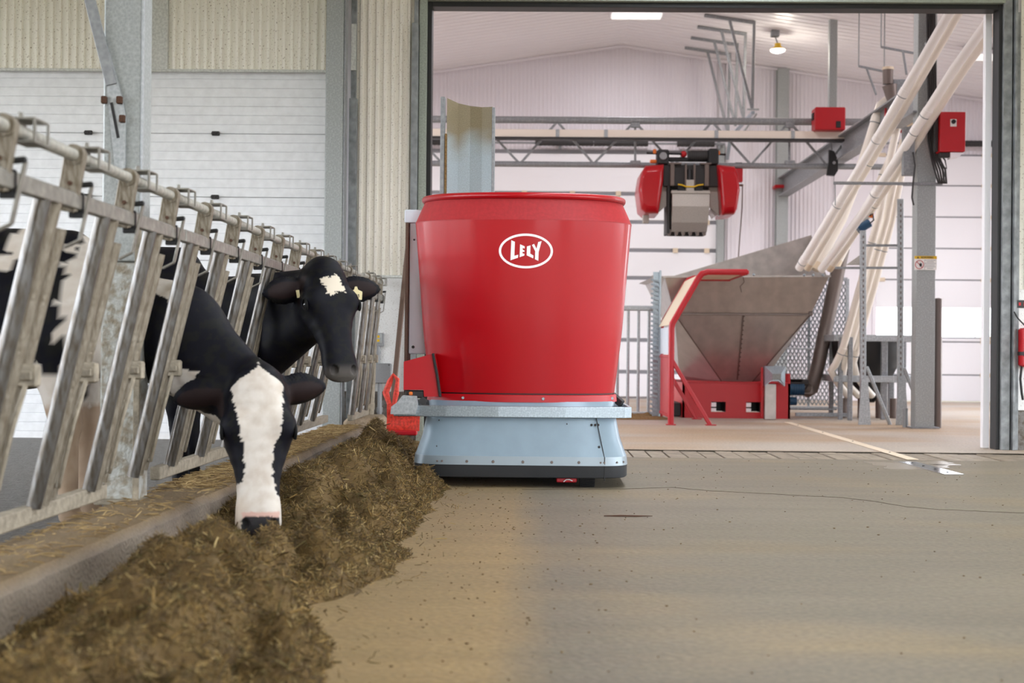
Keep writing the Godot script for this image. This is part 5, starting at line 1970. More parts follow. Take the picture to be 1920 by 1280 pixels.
	for s in [0.78, -0.78]:
		m = MB.new()
		var pts := [Vector3(0, 0.0, s), Vector3(0, 1.2, s), Vector3(0.01, 1.26, s), Vector3(0.05, 1.33, s), Vector3(0.33, 1.83, s), Vector3(0.37, 1.88, s), Vector3(0.44, 1.905, s), Vector3(0.93, 1.905, s)]
		m.path(pts, 0.038, 12)
		var t := obj("frame_tube", m, M.red_frame, gd)
		m = MB.new()
		m.bar(Vector3(0.0, 0.82, s), Vector3(0.49, 0.0, s), 0.05, 0.05, Vector3(0, 0, 1), 0.008)
		obj("brace", m, M.red_frame, t)
		m = MB.new()
		m.span(Vector3(-0.06, 0.0, s - 0.06), Vector3(0.06, 0.012, s + 0.06), 0.003)
		m.span(Vector3(0.43, 0.0, s - 0.06), Vector3(0.56, 0.012, s + 0.06), 0.003)
		obj("foot_plate", m, M.red_frame, t)
	m = MB.new()
	m.bar(Vector3(0.93, 1.905, 0.78), Vector3(0.93, 1.905, -0.78), 0.05, 0.05, Vector3.RIGHT, 0.008)
	m.bar(Vector3(0, 0.85, 0.76), Vector3(0, 0.85, -0.76), 0.04, 0.04, Vector3.RIGHT, 0.006)
	m.bar(Vector3(0, 0.1, 0.76), Vector3(0, 0.1, -0.76), 0.04, 0.04, Vector3.RIGHT, 0.006)
	obj("cross_tube", m, M.red_frame, gd)
	m = MB.new()
	m.span(Vector3(-0.012, 0.12, -0.64), Vector3(0.004, 0.84, 0.64), 0.003)
	obj("red_sheet", m, M.red_frame, gd)
	m = MB.new()
	m.span(Vector3(-0.012, 0.88, -0.72), Vector3(0.0, 1.22, 0.72), 0.003)
	obj("lower_sheet", m, M.pale_panel, gd)
	m = MB.new()
	m.bar(Vector3(-0.03, 1.24, 0.0), Vector3(0.32, 1.86, 0.0), 1.48, 0.012, Vector3(0, 0, 1), 0.003)
	obj("slanted_sheet", m, M.cream_panel, gd)
	m = MB.new()
	m.span(Vector3(0.4, 1.885, -0.74), Vector3(0.9, 1.9, 0.74), 0.003)
	obj("top_sheet", m, M.cream_panel, gd)

	# galvanised gate and silvery mesh post
	var ga := thing("tube_gate", "galvanised tubular gate standing between the robot and the hopper", "gate", Vector3(1.1, 0.02, -19.4))
	m = MB.new()
	m.span(Vector3(-1.2, 1.44, -0.03), Vector3(0.52, 1.51, 0.03), 0.015)
	m.span(Vector3(-1.2, 0.0, -0.03), Vector3(0.52, 0.07, 0.03), 0.015)
	obj("rails", m, M.galv, ga)
	for k in 12:
		m = MB.new()
		var x := -1.15 + 0.141 * k
		m.tube(Vector3(x, 0.05, 0), Vector3(x, 1.46, 0), 0.021, -1.0, 10)
		obj("gate_bar", m, M.galv, ga)
	var mp := thing("mesh_post", "silvery perforated steel post left of the red guard frame", "post", Vector3(1.584, 0.002, -19.2))
	m = MB.new()
	m.span(Vector3(-0.03, 0.0, -0.04), Vector3(0.05, 1.98, -0.03), 0.002)
	m.span(Vector3(0.035, 0.0, -0.04), Vector3(0.06, 2.0, 0.04), 0.004)
	m.span(Vector3(-0.045, 0.0, -0.04), Vector3(-0.03, 1.98, 0.0), 0.002)
	obj("channel", m, M.galv_bright, mp)
	m = MB.new()
	for k in 30:
		m.bar(Vector3(-0.075, 0.08 + 0.062 * k, 0.0), Vector3(0.035, 0.05 + 0.062 * k, 0.03), 0.028, 0.006, Vector3.UP, 0.001)
	obj("louvre", m, M.galv_bright, mp)
	mesh_panel("tall silvery wire mesh panel behind the slanted auger tube", Vector3(4.15, 0.05, -21.9), 1.15, 2.0)
	# straw swept against the gate
	var st := thing("straw_heap", "thin brown heap of swept straw under the galvanised gate", "straw", Vector3(1.0, 0, -19.2))
	m = MB.new()
	var rings: Array = []
	var nn := FastNoiseLite.new()
	nn.seed = 2
	nn.frequency = 3.0
	for k in 15:
		var ring := PackedVector3Array()
		for i in 60:
			var x := -1.3 + 2.1 * i / 59.0
			var s := sin(PI * k / 14.0) * minf(1.0, (59 - i) * 0.12)
			ring.append(Vector3(x, 0.004 + s * maxf(0.0, 0.06 + 0.07 * nn.get_noise_2d(x, k * 0.3)), -0.3 + 0.04 * k))
		rings.append(ring)
	m.skin(rings, false, Vector3.UP)
	obj("heap", m, M.straw_ground, st)


func p_out(c: Vector3, a: Vector3, b: Vector3) -> Vector3:
	return (a + b) - c   # a point outside, so that a face turns inwards


func mesh_panel(label: String, at: Vector3, w: float, h: float) -> void:
	var o := thing("mesh_fence", label, "mesh fence", at)
	var m := MB.new()
	m.bar(Vector3(-w / 2, 0, 0), Vector3(-w / 2, h, 0), 0.05, 0.05)
	m.bar(Vector3(w / 2, 0, 0), Vector3(w / 2, h, 0), 0.05, 0.05)
	m.bar(Vector3(-w / 2, h, 0), Vector3(w / 2, h, 0), 0.04, 0.04, Vector3.UP)
	m.bar(Vector3(-w / 2, 0.02, 0), Vector3(w / 2, 0.02, 0), 0.04, 0.04, Vector3.UP)
	m.bar(Vector3(-w / 2, h * 0.46, 0), Vector3(w / 2, h * 0.46, 0), 0.03, 0.03, Vector3.UP)
	m.bar(Vector3(0, 0, -0.02), Vector3(0, h, -0.02), 0.04, 0.03)
	obj("frame", m, M.galv, o)
	m = MB.new()
	var y := 0.06
	var r := 0
	while y < h - 0.05:
		var x := -w / 2 + 0.03 + (0.03 if r % 2 else 0.0)
		while x < w / 2 - 0.03:
			m.bar(Vector3(x - 0.02, y, 0.0), Vector3(x, y + 0.05, 0.012), 0.018, 0.006, Vector3.RIGHT, 0.0)
			m.bar(Vector3(x + 0.04, y, 0.0), Vector3(x + 0.015, y + 0.05, 0.012), 0.018, 0.006, Vector3.RIGHT, 0.0)
			x += 0.062
		y += 0.055
		r += 1
	var s := obj("expanded_mesh", m, M.galv_bright, o)
	s.set_meta("kind", "stuff")


# ---------------------------------------------------------------- the other things in the kitchen
func make_kitchen_things() -> void:
	var o := thing("steel_column", "galvanised steel column that carries the warning sign and black cables", "column", Vector3(4.725, 0, -17.58))
	var m := MB.new()
	m.span(Vector3(-0.115, 0, 0.09), Vector3(0.115, 6.3, 0.11), 0.004)
	m.span(Vector3(-0.115, 0, -0.11), Vector3(0.115, 6.3, -0.09), 0.004)
	m.span(Vector3(-0.01, 0, -0.09), Vector3(0.01, 6.3, 0.09))
	m.span(Vector3(-0.118, 0, -0.1), Vector3(-0.09, 6.3, 0.1), 0.004)
	obj("shaft", m, M.steel_post, o)
	m = MB.new()
	m.span(Vector3(-0.17, 0, -0.16), Vector3(0.17, 0.02, 0.16), 0.004)
	obj("base_plate", m, M.galv_dark, o)
	m = MB.new()
	m.span(Vector3(4.411, 3.08, -17.45) - o.position, Vector3(4.549, 3.668, -17.45) - o.position + Vector3(0, 0, 0.1), 0.004)
	obj("stiffener", m, M.galv_dark, o)
	var org := o.position
	# cross bar clamped to the column
	var cb := thing("cross_bar", "thin dark cross bar clamped to the column below the pipes", "bar", Vector3(4.25, 2.988, -17.45))
	m = MB.new()
	m.bar(Vector3(3.588, 2.99, -17.45) - cb.position, Vector3(4.911, 2.986, -17.45) - cb.position, 0.035, 0.035, Vector3.UP, 0.004)
	m.tube(Vector3(3.607, 2.99, -17.45) - cb.position, Vector3(3.61, 2.716, -17.45) - cb.position, 0.006)
	obj("bar", m, M.galv_dark, cb)
	# black cables
	var ca := thing("cable_bundle", "bundle of black cables running down the right side of the column", "cable", Vector3(4.752, 3.905, -17.3))
	for k in 5:
		m = MB.new()
		var dx := Vector3(k * 0.0236, 0, 0)
		m.path([dx + Vector3(4.671, 5.073, -17.32) - ca.position, dx + Vector3(4.683, 4.426, -17.32) - ca.position, dx + Vector3(4.7, 3.908, -17.32) - ca.position, dx + Vector3(4.691, 3.504, -17.3) - ca.position, dx + Vector3(4.731, 3.291, -17.3) - ca.position, dx * 1.4 + Vector3(4.771, 3.142, -17.3) - ca.position, dx + Vector3(4.838, 2.981, -17.35) - ca.position], 0.012, 7)
		obj("cable", m, M.dark, ca)
	m = MB.new()
	for q in [Vector3(4.738, 4.676, -17.34), Vector3(4.757, 3.847, -17.34), Vector3(4.759, 3.575, -17.34)]:
		m.box(q - ca.position, Vector3(0.16, 0.035, 0.035), 0.004)
	obj("clamps", m, M.galv, ca)
	m = MB.new()
	m.path([Vector3(4.806, 3.322, -17.2) - ca.position, Vector3(4.87, 3.246, -17.2) - ca.position, Vector3(4.89, 3.143, -17.2) - ca.position, Vector3(4.832, 3.181, -17.2) - ca.position, Vector3(4.819, 3.278, -17.2) - ca.position, Vector3(4.865, 3.053, -17.2) - ca.position, Vector3(4.846, 3.014, -17.2) - ca.position], 0.009, 6)
	m.path([Vector3(4.512, 3.354, -17.3) - ca.position, Vector3(4.539, 3.192, -17.3) - ca.position, Vector3(4.515, 2.966, -17.3) - ca.position, Vector3(4.504, 2.804, -17.3) - ca.position, Vector3(4.537, 2.719, -17.35) - ca.position], 0.011, 6)
	obj("loose_loops", m, M.dark, ca)
	# red control cabinet
	var rc := thing("control_cabinet", "bright red control cabinet with a small round switch right of the column", "control box", Vector3(4.928, 3.571, -17.1))
	m = MB.new()
	m.box(Vector3(0, 0, -0.09), Vector3(0.30, 0.48, 0.18), 0.012)
	obj("body", m, M.red_flat, rc)
	m = MB.new()
	m.box(Vector3(0, 0, 0.006), Vector3(0.30, 0.475, 0.016), 0.005)
	var dr := obj("door", m, M.red_flat, rc)
	m = MB.new()
	m.box(Vector3(0.005, 0.105, 0.018), Vector3(0.075, 0.09, 0.01), 0.004)
	obj("switch_plate", m, M.paper, dr)
	m = MB.new()
	m.tube(Vector3(0.005, 0.118, 0.02), Vector3(0.005, 0.118, 0.045), 0.028, 0.024, 16)
	obj("switch", m, M.black, dr)
	m = MB.new()
	m.span(Vector3(-0.2, -0.23, -0.12), Vector3(-0.15, 0.23, -0.06), 0.01)
	m.span(Vector3(-0.14, -0.3, -0.12), Vector3(0.02, -0.24, -0.03), 0.01)
	obj("mount", m, M.dark, rc)
	m = MB.new()
	m.prism(PackedVector2Array([Vector2(-0.02, -0.245), Vector2(0.14, -0.245), Vector2(0.08, -0.3), Vector2(-0.02, -0.32)]), 0.12, Transform3D(Basis.IDENTITY, Vector3(0, 0, -0.13)))
	obj("white_lug", m, M.decal, rc)
	# warning sign
	var sg := thing("warning_sign", "white warning sign with a yellow header fixed to the column", "sign", Vector3(4.706, 2.019, -17.42))
	m = MB.new()
	m.box(Vector3.ZERO, Vector3(0.272, 0.17, 0.008), 0.002)
	obj("plate", m, M.paper, sg)
	m = MB.new()
	m.box(Vector3(0, 0.068, 0.0045), Vector3(0.272, 0.036, 0.004), 0.001)
	var hd := obj("header", m, M.yellow, sg)
	lettering("header_text", "WARNING", 0.031, M.black, hd, Vector3(0.018, 0.068, 0.0075))
	m = MB.new()
	m.prism(PackedVector2Array([Vector2(-0.108, 0.056), Vector2(-0.082, 0.056), Vector2(-0.095, 0.08)]), 0.002, Transform3D(Basis.IDENTITY, Vector3(0, 0, 0.006)))
	obj("header_triangle", m, M.black, hd)
	m = MB.new()
	var prev := Vector3.ZERO
	for k in 25:
		var p := Vector3(-0.075 + 0.05 * cos(TAU * k / 24.0), -0.02 + 0.05 * sin(TAU * k / 24.0), 0.006)
		if k > 0:
			m.bar(prev, p, 0.008, 0.003, Vector3(0, 0, 1).cross(p - prev), 0.0)
		prev = p
	m.bar(Vector3(-0.11, 0.016, 0.006), Vector3(-0.04, -0.056, 0.006), 0.008, 0.003, Vector3.RIGHT, 0.0)
	obj("prohibition_ring", m, M.red_frame, sg)
	m = MB.new()
	m.prism(PackedVector2Array([Vector2(-0.078, -0.03), Vector2(-0.066, -0.045), Vector2(-0.05, -0.04), Vector2(-0.046, -0.018), Vector2(-0.052, 0.004), Vector2(-0.06, -0.012), Vector2(-0.068, 0.006), Vector2(-0.074, -0.01)]), 0.002, Transform3D(Basis.IDENTITY, Vector3(0, 0, 0.0065)))
	obj("hand_symbol", m, M.black, sg)
	m = MB.new()
	for k in 6:
		m.box(Vector3(0.055, 0.035 - 0.02 * k, 0.0045), Vector3([0.13, 0.09, 0.14, 0.11, 0.13, 0.08][k], 0.006, 0.002))
	m.box(Vector3(-0.012, -0.02, 0.0045), Vector3(0.003, 0.13, 0.002))
	obj("small_print", m, M.grey_box, sg)
	# upright pipes by the column
	var up := thing("bollard", "dark grey upright pipe bollard right of the galvanised column", "bollard", Vector3(4.939, -0.009, -17.7))
	m = MB.new()
	m.tube(Vector3.ZERO, Vector3(0, 1.6, 0), 0.052, -1.0, 18)
	m.ball(Vector3(0, 1.6, 0), Vector3(0.052, 0.015, 0.052), 16, 6)
	obj("pipe", m, M.auger, up)
	var stub := thing("bollard", "short grey pipe stub on the floor left of the column", "bollard", Vector3(4.545, -0.013, -17.7))
	m = MB.new()
	m.tube(Vector3.ZERO, Vector3(0, 0.25, 0), 0.03, -1.0, 14)
	m.tube(Vector3(0, 0.22, 0), Vector3(0, 0.25, 0), 0.034, -1.0, 14)
	obj("pipe", m, M.grey_box, stub)
	# strut frame that carries the pipes
	var fr := thing("pipe_rack", "galvanised strut frame with rungs that carries the white pipes", "frame", Vector3(4.4, -0.007, -18.3))
	org = fr.position
	for s in [[1618, 430, 797], [1688, 372, 800]]:
		m = MB.new()
		var a := Vector3(4.162, -0.009, -18.3) - org if s[0] == 1618 else Vector3(4.638, -0.018, -18.3) - org
		var b := Vector3(4.142, 2.484, -18.3) - org if s[0] == 1618 else Vector3(4.615, 2.892, -18.3) - org
		m.bar(a, b, 0.075, 0.05, Vector3.RIGHT, 0.005)
		var post := obj("strut", m, M.galv, fr)
		m = MB.new()
		var k := 0
		while 0.12 + 0.07 * k < (b - a).length():
			m.box(a + (b - a).normalized() * (0.1 + 0.07 * k) + Vector3(0, 0, 0.026), Vector3(0.016, 0.034, 0.004))
			k += 1
		obj("slots", m, M.auger, post)
		m = MB.new()
		m.prism(PackedVector2Array([Vector2(-0.07, 0), Vector2(0.09, 0), Vector2(0.045, 0.6), Vector2(-0.035, 0.6)]), 0.03, Transform3D(Basis.IDENTITY, a + Vector3(0, 0, 0.03)))
		obj("foot", m, M.galv, post)
		m = MB.new()
		m.bar(a + Vector3(0.04, 0.75, 0.0), a + Vector3(0.36, 0.0, -0.05), 0.05, 0.04, Vector3(0, 0, 1), 0.005)
		obj("brace", m, M.galv, post)
	m = MB.new()
	m.bar(Vector3(4.13, 2.293, -18.3) - org, Vector3(4.633, 2.297, -18.3) - org, 0.03, 0.03, Vector3.UP, 0.003)
	m.bar(Vector3(3.792, 2.003, -18.3) - org, Vector3(4.635, 2.01, -18.3) - org, 0.03, 0.03, Vector3.UP, 0.003)
	obj("rungs", m, M.galv_dark, fr)
	m = MB.new()
	m.prism(PackedVector2Array([Vector2(-0.22, 0.0), Vector2(0.0, 0.0), Vector2(0.0, 0.16)]), 0.02, Transform3D(Basis.IDENTITY, Vector3(4.157, 2.043, -18.35) - org))
	obj("gusset", m, M.bucket, fr)
	# small blue valve motor on the frame
	var vm := thing("valve_motor", "small blue motor with an orange cap behind the pipes on the strut frame", "motor", Vector3(4.214, 2.571, -18.5))
	m = MB.new()
	m.tube(Vector3(-0.06, -0.04, 0), Vector3(0.06, 0.03, 0), 0.06, 0.055, 14)
	m.tube(Vector3(-0.09, -0.06, 0), Vector3(-0.05, -0.035, 0), 0.075, -1.0, 14)
	obj("body", m, M.blue_motor, vm)
	m = MB.new()
	m.tube(Vector3(0.07, 0.1, 0), Vector3(0.09, 0.2, 0), 0.035, 0.03, 12)
	obj("cap", m, M.orange, vm)
	m = MB.new()
	m.path([Vector3(0.05, 0.02, 0.05), Vector3(0.1, 0.06, 0.05), Vector3(0.09, 0.15, 0.04), Vector3(0.05, 0.12, 0.05)], 0.01, 6)
	obj("cable", m, M.dark, vm)
	# black tank in its steel stand
	var tk := thing("tank_stand", "grey steel stand with six legs round the black tank", "stand", Vector3(4.638, -0.042, -20))
	org = tk.position
	for q in [[1557, 20.4], [1574, 19.6], [1592, 19.4], [1655, 19.7], [1690, 20.6], [1668, 21.0]]:
		m = MB.new()
		var p := Vector3((q[0] - 1010.0) / 2667.0 * q[1], 0.0, -q[1]) - Vector3(org.x, 0, org.z)
		m.bar(p + Vector3(0, -org.y, 0), p + Vector3(0, 1.13 - org.y, 0), 0.085 if q[0] > 1600 else 0.06, 0.06, Vector3.RIGHT, 0.006)
		obj("leg", m, M.galv_dark, tk)
	for y in [1.12, 0.56]:
		m = MB.new()
		var xa := 4.08 - org.x
		var xb := 5.22 - org.x
		for z in [0.4, -0.9]:
			m.bar(Vector3(xa, y - org.y, z), Vector3(xb, y - org.y, z), 0.09, 0.05, Vector3.UP, 0.005)
		for x in [xa, xb]:
			m.bar(Vector3(x, y - org.y, 0.4), Vector3(x, y - org.y, -0.9), 0.09, 0.05, Vector3.UP, 0.005)
		obj("ring_beam", m, M.galv, tk)
	m = MB.new()
	m.bar(Vector3(3.55 - org.x, 0.06 - org.y, 0.3), Vector3(4.3 - org.x, 0.06 - org.y, 0.3), 0.05, 0.05, Vector3.UP, 0.004)
	m.bar(Vector3(3.55 - org.x, 0.12 - org.y, -0.1), Vector3(4.2 - org.x, 0.12 - org.y, -0.1), 0.03, 0.03, Vector3.UP, 0.004)
	obj("floor_bar", m, M.galv_dark, tk)
	var bt := thing("tank", "black funnel-shaped plastic tank hanging inside the steel stand", "tank", Vector3(4.66, 0.0, -20.25))
	m = MB.new()
	var rings: Array = []
	for q in [[1.12, 0.5], [1.09, 0.5], [0.85, 0.48], [0.5, 0.3], [0.3, 0.16], [0.22, 0.1]]:
		rings.append(plan_ring(q[0], q[1], q[1], q[1], 2.0, 40))
	m.skin(rings)
	m.fan(rings[0], Vector3.UP)
	obj("body", m, M.black, bt)
	m = MB.new()
	for q in [-0.35, -0.1, 0.15, 0.35]:
		m.tube(Vector3(q, 0.0, 0.1), Vector3(q, 0.28, 0.1), 0.055, -1.0, 12)
	obj("outlet_pipes", m, M.auger, bt)

	# ---- lamps
	var lamp := thing("ceiling_lamp", "lit round warm-white lamp hanging under the kitchen ceiling", "lamp", Vector3(3.996, 6.337, -24.4))
	var cy := ceil_y(lamp.position.x) - lamp.position.y
	m = MB.new()
	m.box(Vector3(0, cy - 0.06, 0), Vector3(0.14, 0.12, 0.12), 0.01)
	m.path([Vector3(0.0, cy - 0.1, 0), Vector3(0.04, -0.12, 0.0), Vector3(0.05, -0.2, 0.0)], 0.012, 6)
	obj("mount", m, M.galv_dark, lamp)
	m = MB.new()
	m.tube(Vector3(0.05, -0.14, 0), Vector3(0.05, -0.2, 0), 0.05, 0.06, 20)
	m.tube(Vector3(0.05, -0.2, 0), Vector3(0.05, -0.245, 0), 0.07, 0.135, 20)
	obj("housing", m, M.yellow, lamp)
	m = MB.new()
	m.ball(Vector3(0.05, -0.255, 0), Vector3(0.13, 0.05, 0.13), 20, 8)
	obj("lamp_glass", m, M.lamp, lamp)
	add_omni(lamp, Vector3(0.05, -0.34, 0), 0.9, 0.12)
	for q in [["long lit ceiling light strip near the ridge of the kitchen", 1.62, -24.3], ["ceiling light strip of the kitchen over the doorway side", 1.62, -17.5], ["ceiling light strip over the left half of the kitchen", -3.6, -18.5], ["ceiling light strip over the left rear of the kitchen", -3.6, -24.0], ["ceiling light strip over the right half of the kitchen", 7.0, -18.5], ["ceiling light strip over the right rear of the kitchen", 7.4, -23.5]]:
		var l := thing("ceiling_light", q[0], "ceiling light", Vector3(q[1], ceil_y(q[1]) - 0.14, q[2]), 0.0, "light strips under the kitchen ceiling")
		m = MB.new()
		m.box(Vector3(0, 0.055, 0), Vector3(0.92, 0.07, 0.4), 0.01)
		obj("housing", m, M.white_sheet, l)
		m = MB.new()
		m.box(Vector3(0, 0.0, 0), Vector3(0.86, 0.05, 0.34), 0.02)
		obj("lamp_diffuser", m, M.tubelight, l)
		var al := AreaLight3D.new()
		al.name = "area_light"
		al.area_size = Vector2(0.84, 0.32)
		al.light_energy = 8.5
		al.light_color = Color8(250, 248, 255)
		al.area_range = 30.0
		al.shadow_enabled = true
		al.rotation.x = -PI / 2
		al.position = Vector3(0, -0.035, 0)
		l.add_child(al)


func add_omni(parent: Node, at: Vector3, energy: float, size: float) -> void:
	var l := OmniLight3D.new()
	l.name = "omni_light"
	l.light_energy = energy
	l.light_size = size
	l.omni_range = 40.0
	l.omni_attenuation = 2.0
	l.light_color = Color8(255, 246, 230)
	l.shadow_enabled = true
	l.position = at
	parent.add_child(l)


# ---------------------------------------------------------------- white feed pipes
func pipe(label: String, pts: Array, r: float, m: Material, collars: Array, caps := false) -> void:
	var o := thing("feed_pipe", label, "pipe", pts[0], 0.0, "white plastic feed pipes")
	var local: Array = []
	for p in pts:
		local.append(p - pts[0])
	var mb := MB.new()
	mb.path(local, r, 16)
	obj("tube", mb, m, o)
	for t in collars:
		var total := 0.0
		for i in local.size() - 1:
			total += (local[i + 1] - local[i]).length()
		var left: float = t * total
		for i in local.size() - 1:
			var seg: Vector3 = local[i + 1] - local[i]
			if left <= seg.length():
				var d := seg.normalized()
				var c: Vector3 = local[i] + d * left
				mb = MB.new()
				mb.tube(c - d * 0.045, c + d * 0.045, r * 1.09, -1.0, 16)
				var k := obj("collar", mb, m, o)
				mb = MB.new()
				mb.tube(c - d * 0.056, c - d * 0.045, r * 1.11, -1.0, 16)
				obj("clamp_band", mb, M.galv_dark, k)
				break
			left -= seg.length()
	if caps:
		mb = MB.new()
		var d2: Vector3 = (local[1] - local[0]).normalized()
		mb.tube(local[0] - d2 * 0.01, local[0] + d2 * 0.1, r * 1.02, -1.0, 16)
		obj("stained_end", mb, M.cream_panel, o)


func make_pipes() -> void:
	pipe("leftmost white feed pipe of the bundle, ending clean over the hopper", [Vector3(3.493, 2.045, -19.2), Vector3(3.766, 2.703, -18.4), Vector3(4.113, 3.44, -17.8), Vector3(4.277, 3.863, -17.3), Vector3(4.512, 4.391, -16.9), Vector3(4.703, 4.866, -16.4)], 0.056, M.pvc, [0.04, 0.3, 0.55, 0.72])
	pipe("second white feed pipe, close behind the leftmost one and shaded", [Vector3(3.644, 2.058, -19.4), Vector3(4.013, 2.912, -18.6), Vector3(4.268, 3.529, -17.95), Vector3(4.4, 3.877, -17.38), Vector3(4.654, 4.422, -17.05), Vector3(4.859, 4.915, -16.6)], 0.054, M.pvc_warm, [0.45], true)
	pipe("right white feed pipe running up to the top right corner of the doorway", [Vector3(3.773, 2.027, -19.1), Vector3(4.104, 2.68, -18.2), Vector3(4.383, 3.309, -17.5), Vector3(4.534, 3.665, -17.1), Vector3(4.803, 4.232, -16.6), Vector3(5.076, 4.748, -16)], 0.056, M.pvc, [0.36, 0.6, 0.66])
	pipe("warm white feed pipe just below the right one, orange at its foot", [Vector3(3.92, 2.047, -19.3), Vector3(4.312, 2.824, -18.4), Vector3(4.526, 3.33, -17.65), Vector3(4.655, 3.659, -17.22), Vector3(4.961, 4.247, -16.8), Vector3(5.2, 4.724, -16.2)], 0.052, M.pvc_warm, [0.3], true)
	pipe("short cream feed pipe from the elbow under the auger head to the hopper", [Vector3(3.758, 2.057, -19.5), Vector3(4.143, 2.754, -19.6), Vector3(4.443, 3.563, -19.6), Vector3(4.62, 4.15, -19.6), Vector3(4.677, 4.312, -19.6), Vector3(4.774, 4.388, -19.7)], 0.075, M.pvc_warm, [0.86], true)
	pipe("thin cream feed pipe in the middle of the bundle with a stained end", [Vector3(4.076, 2.095, -19.6), Vector3(4.639, 3.147, -19.8), Vector3(4.87, 3.666, -19.8), Vector3(4.926, 4.037, -19.8)], 0.048, M.pvc_warm, [0.7], true)
	var names := ["leftmost of the three cream pipes that bend into the tank stand", "middle one of the three cream pipes that bend into the tank stand", "rightmost of the three cream pipes that bend into the tank stand"]
	var tubes := [
		[Vector3(4.294, 0.319, -19.8), Vector3(4.124, 0.512, -19.7), Vector3(4.015, 0.674, -19.6), Vector3(4.051, 0.748, -19.5), Vector3(4.13, 0.96, -19.4), Vector3(4.309, 1.786, -19.2), Vector3(4.487, 2.721, -18.9), Vector3(4.597, 3.457, -18.8), Vector3(4.692, 3.879, -18.8)],
		[Vector3(4.464, 0.317, -19.9), Vector3(4.293, 0.467, -19.8), Vector3(4.197, 0.586, -19.7), Vector3(4.189, 0.705, -19.6), Vector3(4.238, 0.961, -19.5), Vector3(4.432, 1.792, -19.3), Vector3(4.61, 2.703, -19), Vector3(4.707, 3.33, -18.9), Vector3(4.802, 3.74, -18.9)],
		[Vector3(4.679, 0.316, -20), Vector3(4.522, 0.466, -19.9), Vector3(4.402, 0.615, -19.8), Vector3(4.342, 0.778, -19.7), Vector3(4.362, 0.962, -19.6), Vector3(4.541, 1.797, -19.4), Vector3(4.705, 2.684, -19.1), Vector3(4.803, 3.301, -19), Vector3(4.912, 3.713, -19)],
	]
	for i in 3:
		pipe(names[i], tubes[i], 0.05, M.pvc_warm, [0.22, 0.62])
	# auger head with its boot where the pipes start
	var o := thing("auger_drive", "brown and grey auger head on the runway beam with red knobs", "auger", Vector3(4.712, 4.39, -19.3))
	var org := o.position
	var m := MB.new()
	m.tube(Vector3(4.69, 4.549, -19.3) - org, Vector3(4.688, 4.765, -19.3) - org, 0.07, 0.075, 16)
	m.tube(Vector3(4.711, 4.535, -19.3) - org, Vector3(4.756, 4.282, -19.3) - org, 0.1, 0.06, 16)
	obj("motor", m, M.auger, o)
	m = MB.new()
	m.tube(Vector3(4.688, 4.744, -19.3) - org, Vector3(4.688, 4.78, -19.3) - org, 0.08, 0.075, 16)
	obj("cap", m, M.cream_panel, o)
	m = MB.new()
	m.box(Vector3(4.895, 4.518, -19.4) - org, Vector3(0.3, 0.2, 0.25), 0.02)
	m.box(Vector3(4.933, 4.051, -19.2) - org, Vector3(0.24, 0.2, 0.2), 0.03)
	m.tube(Vector3(4.871, 4.319, -19.3) - org, Vector3(4.92, 3.871, -19.2) - org, 0.05)
	obj("gearbox", m, M.galv_dark, o)
	m = MB.new()
	m.tube(Vector3(4.868, 3.997, -19) - org, Vector3(4.954, 4.024, -18.9) - org, 0.07, -1.0, 14)
	obj("clutch", m, M.cream_panel, o)
	m = MB.new()
	m.box(Vector3(4.923, 4.168, -19) - org, Vector3(0.13, 0.09, 0.08), 0.02)
	m.box(Vector3(4.821, 4.023, -18.9) - org, Vector3(0.05, 0.12, 0.05), 0.01)
	m.box(Vector3(4.654, 4.157, -19.2) - org, Vector3(0.06, 0.14, 0.06), 0.01)
	m.box(Vector3(4.787, 3.853, -18.9) - org, Vector3(0.06, 0.04, 0.05), 0.01)
	obj("red_knob", m, M.red_frame, o)
	# thin angle-iron pipe hangers under the ceiling
	for q in [["upper thin angle-iron pipe hanger beside the column", [Vector3(4.64, 5.097, -19.5), Vector3(5.134, 5.005, -19.5)], [Vector3(4.938, 5.04, -19.5), Vector3(4.991, 4.719, -19.5)], [Vector3(5.119, 5.004, -19.5), Vector3(5.113, 4.895, -19.5)]], ["lower thin angle-iron pipe hanger left of the auger head", [Vector3(4.56, 5.033, -20.5), Vector3(4.926, 4.958, -20.5)], [Vector3(4.674, 5.003, -20.5), Vector3(4.815, 4.62, -20.5)], [Vector3(4.926, 4.958, -20.5), Vector3(4.943, 4.836, -20.5)]]]:
		var h := thing("pipe_hanger", q[0], "bracket", q[1][0])
		m = MB.new()
		m.bar(Vector3.ZERO, q[1][1] - q[1][0], 0.03, 0.03, Vector3(0, 0, 1), 0.003)
		obj("top_bar", m, M.galv_dark, h)
		m = MB.new()
		m.bar(q[2][0] - q[1][0], q[2][1] - q[1][0], 0.026, 0.026, Vector3(0, 0, 1), 0.003)
		m.bar(q[3][0] - q[1][0], q[3][1] - q[1][0], 0.026, 0.026, Vector3(0, 0, 1), 0.003)
		obj("drop_bars", m, M.galv_dark, h)
		m = MB.new()
		var c: Vector3 = q[1][0]
		m.tube(Vector3.ZERO, Vector3(0, ceil_y(c.x) - c.y, 0), 0.008)
		var e: Vector3 = q[1][1]
		m.tube(e - c, Vector3(e.x - c.x, ceil_y(e.x) - c.y, e.z - c.z), 0.008)
		obj("rods", m, M.galv_dark, h)


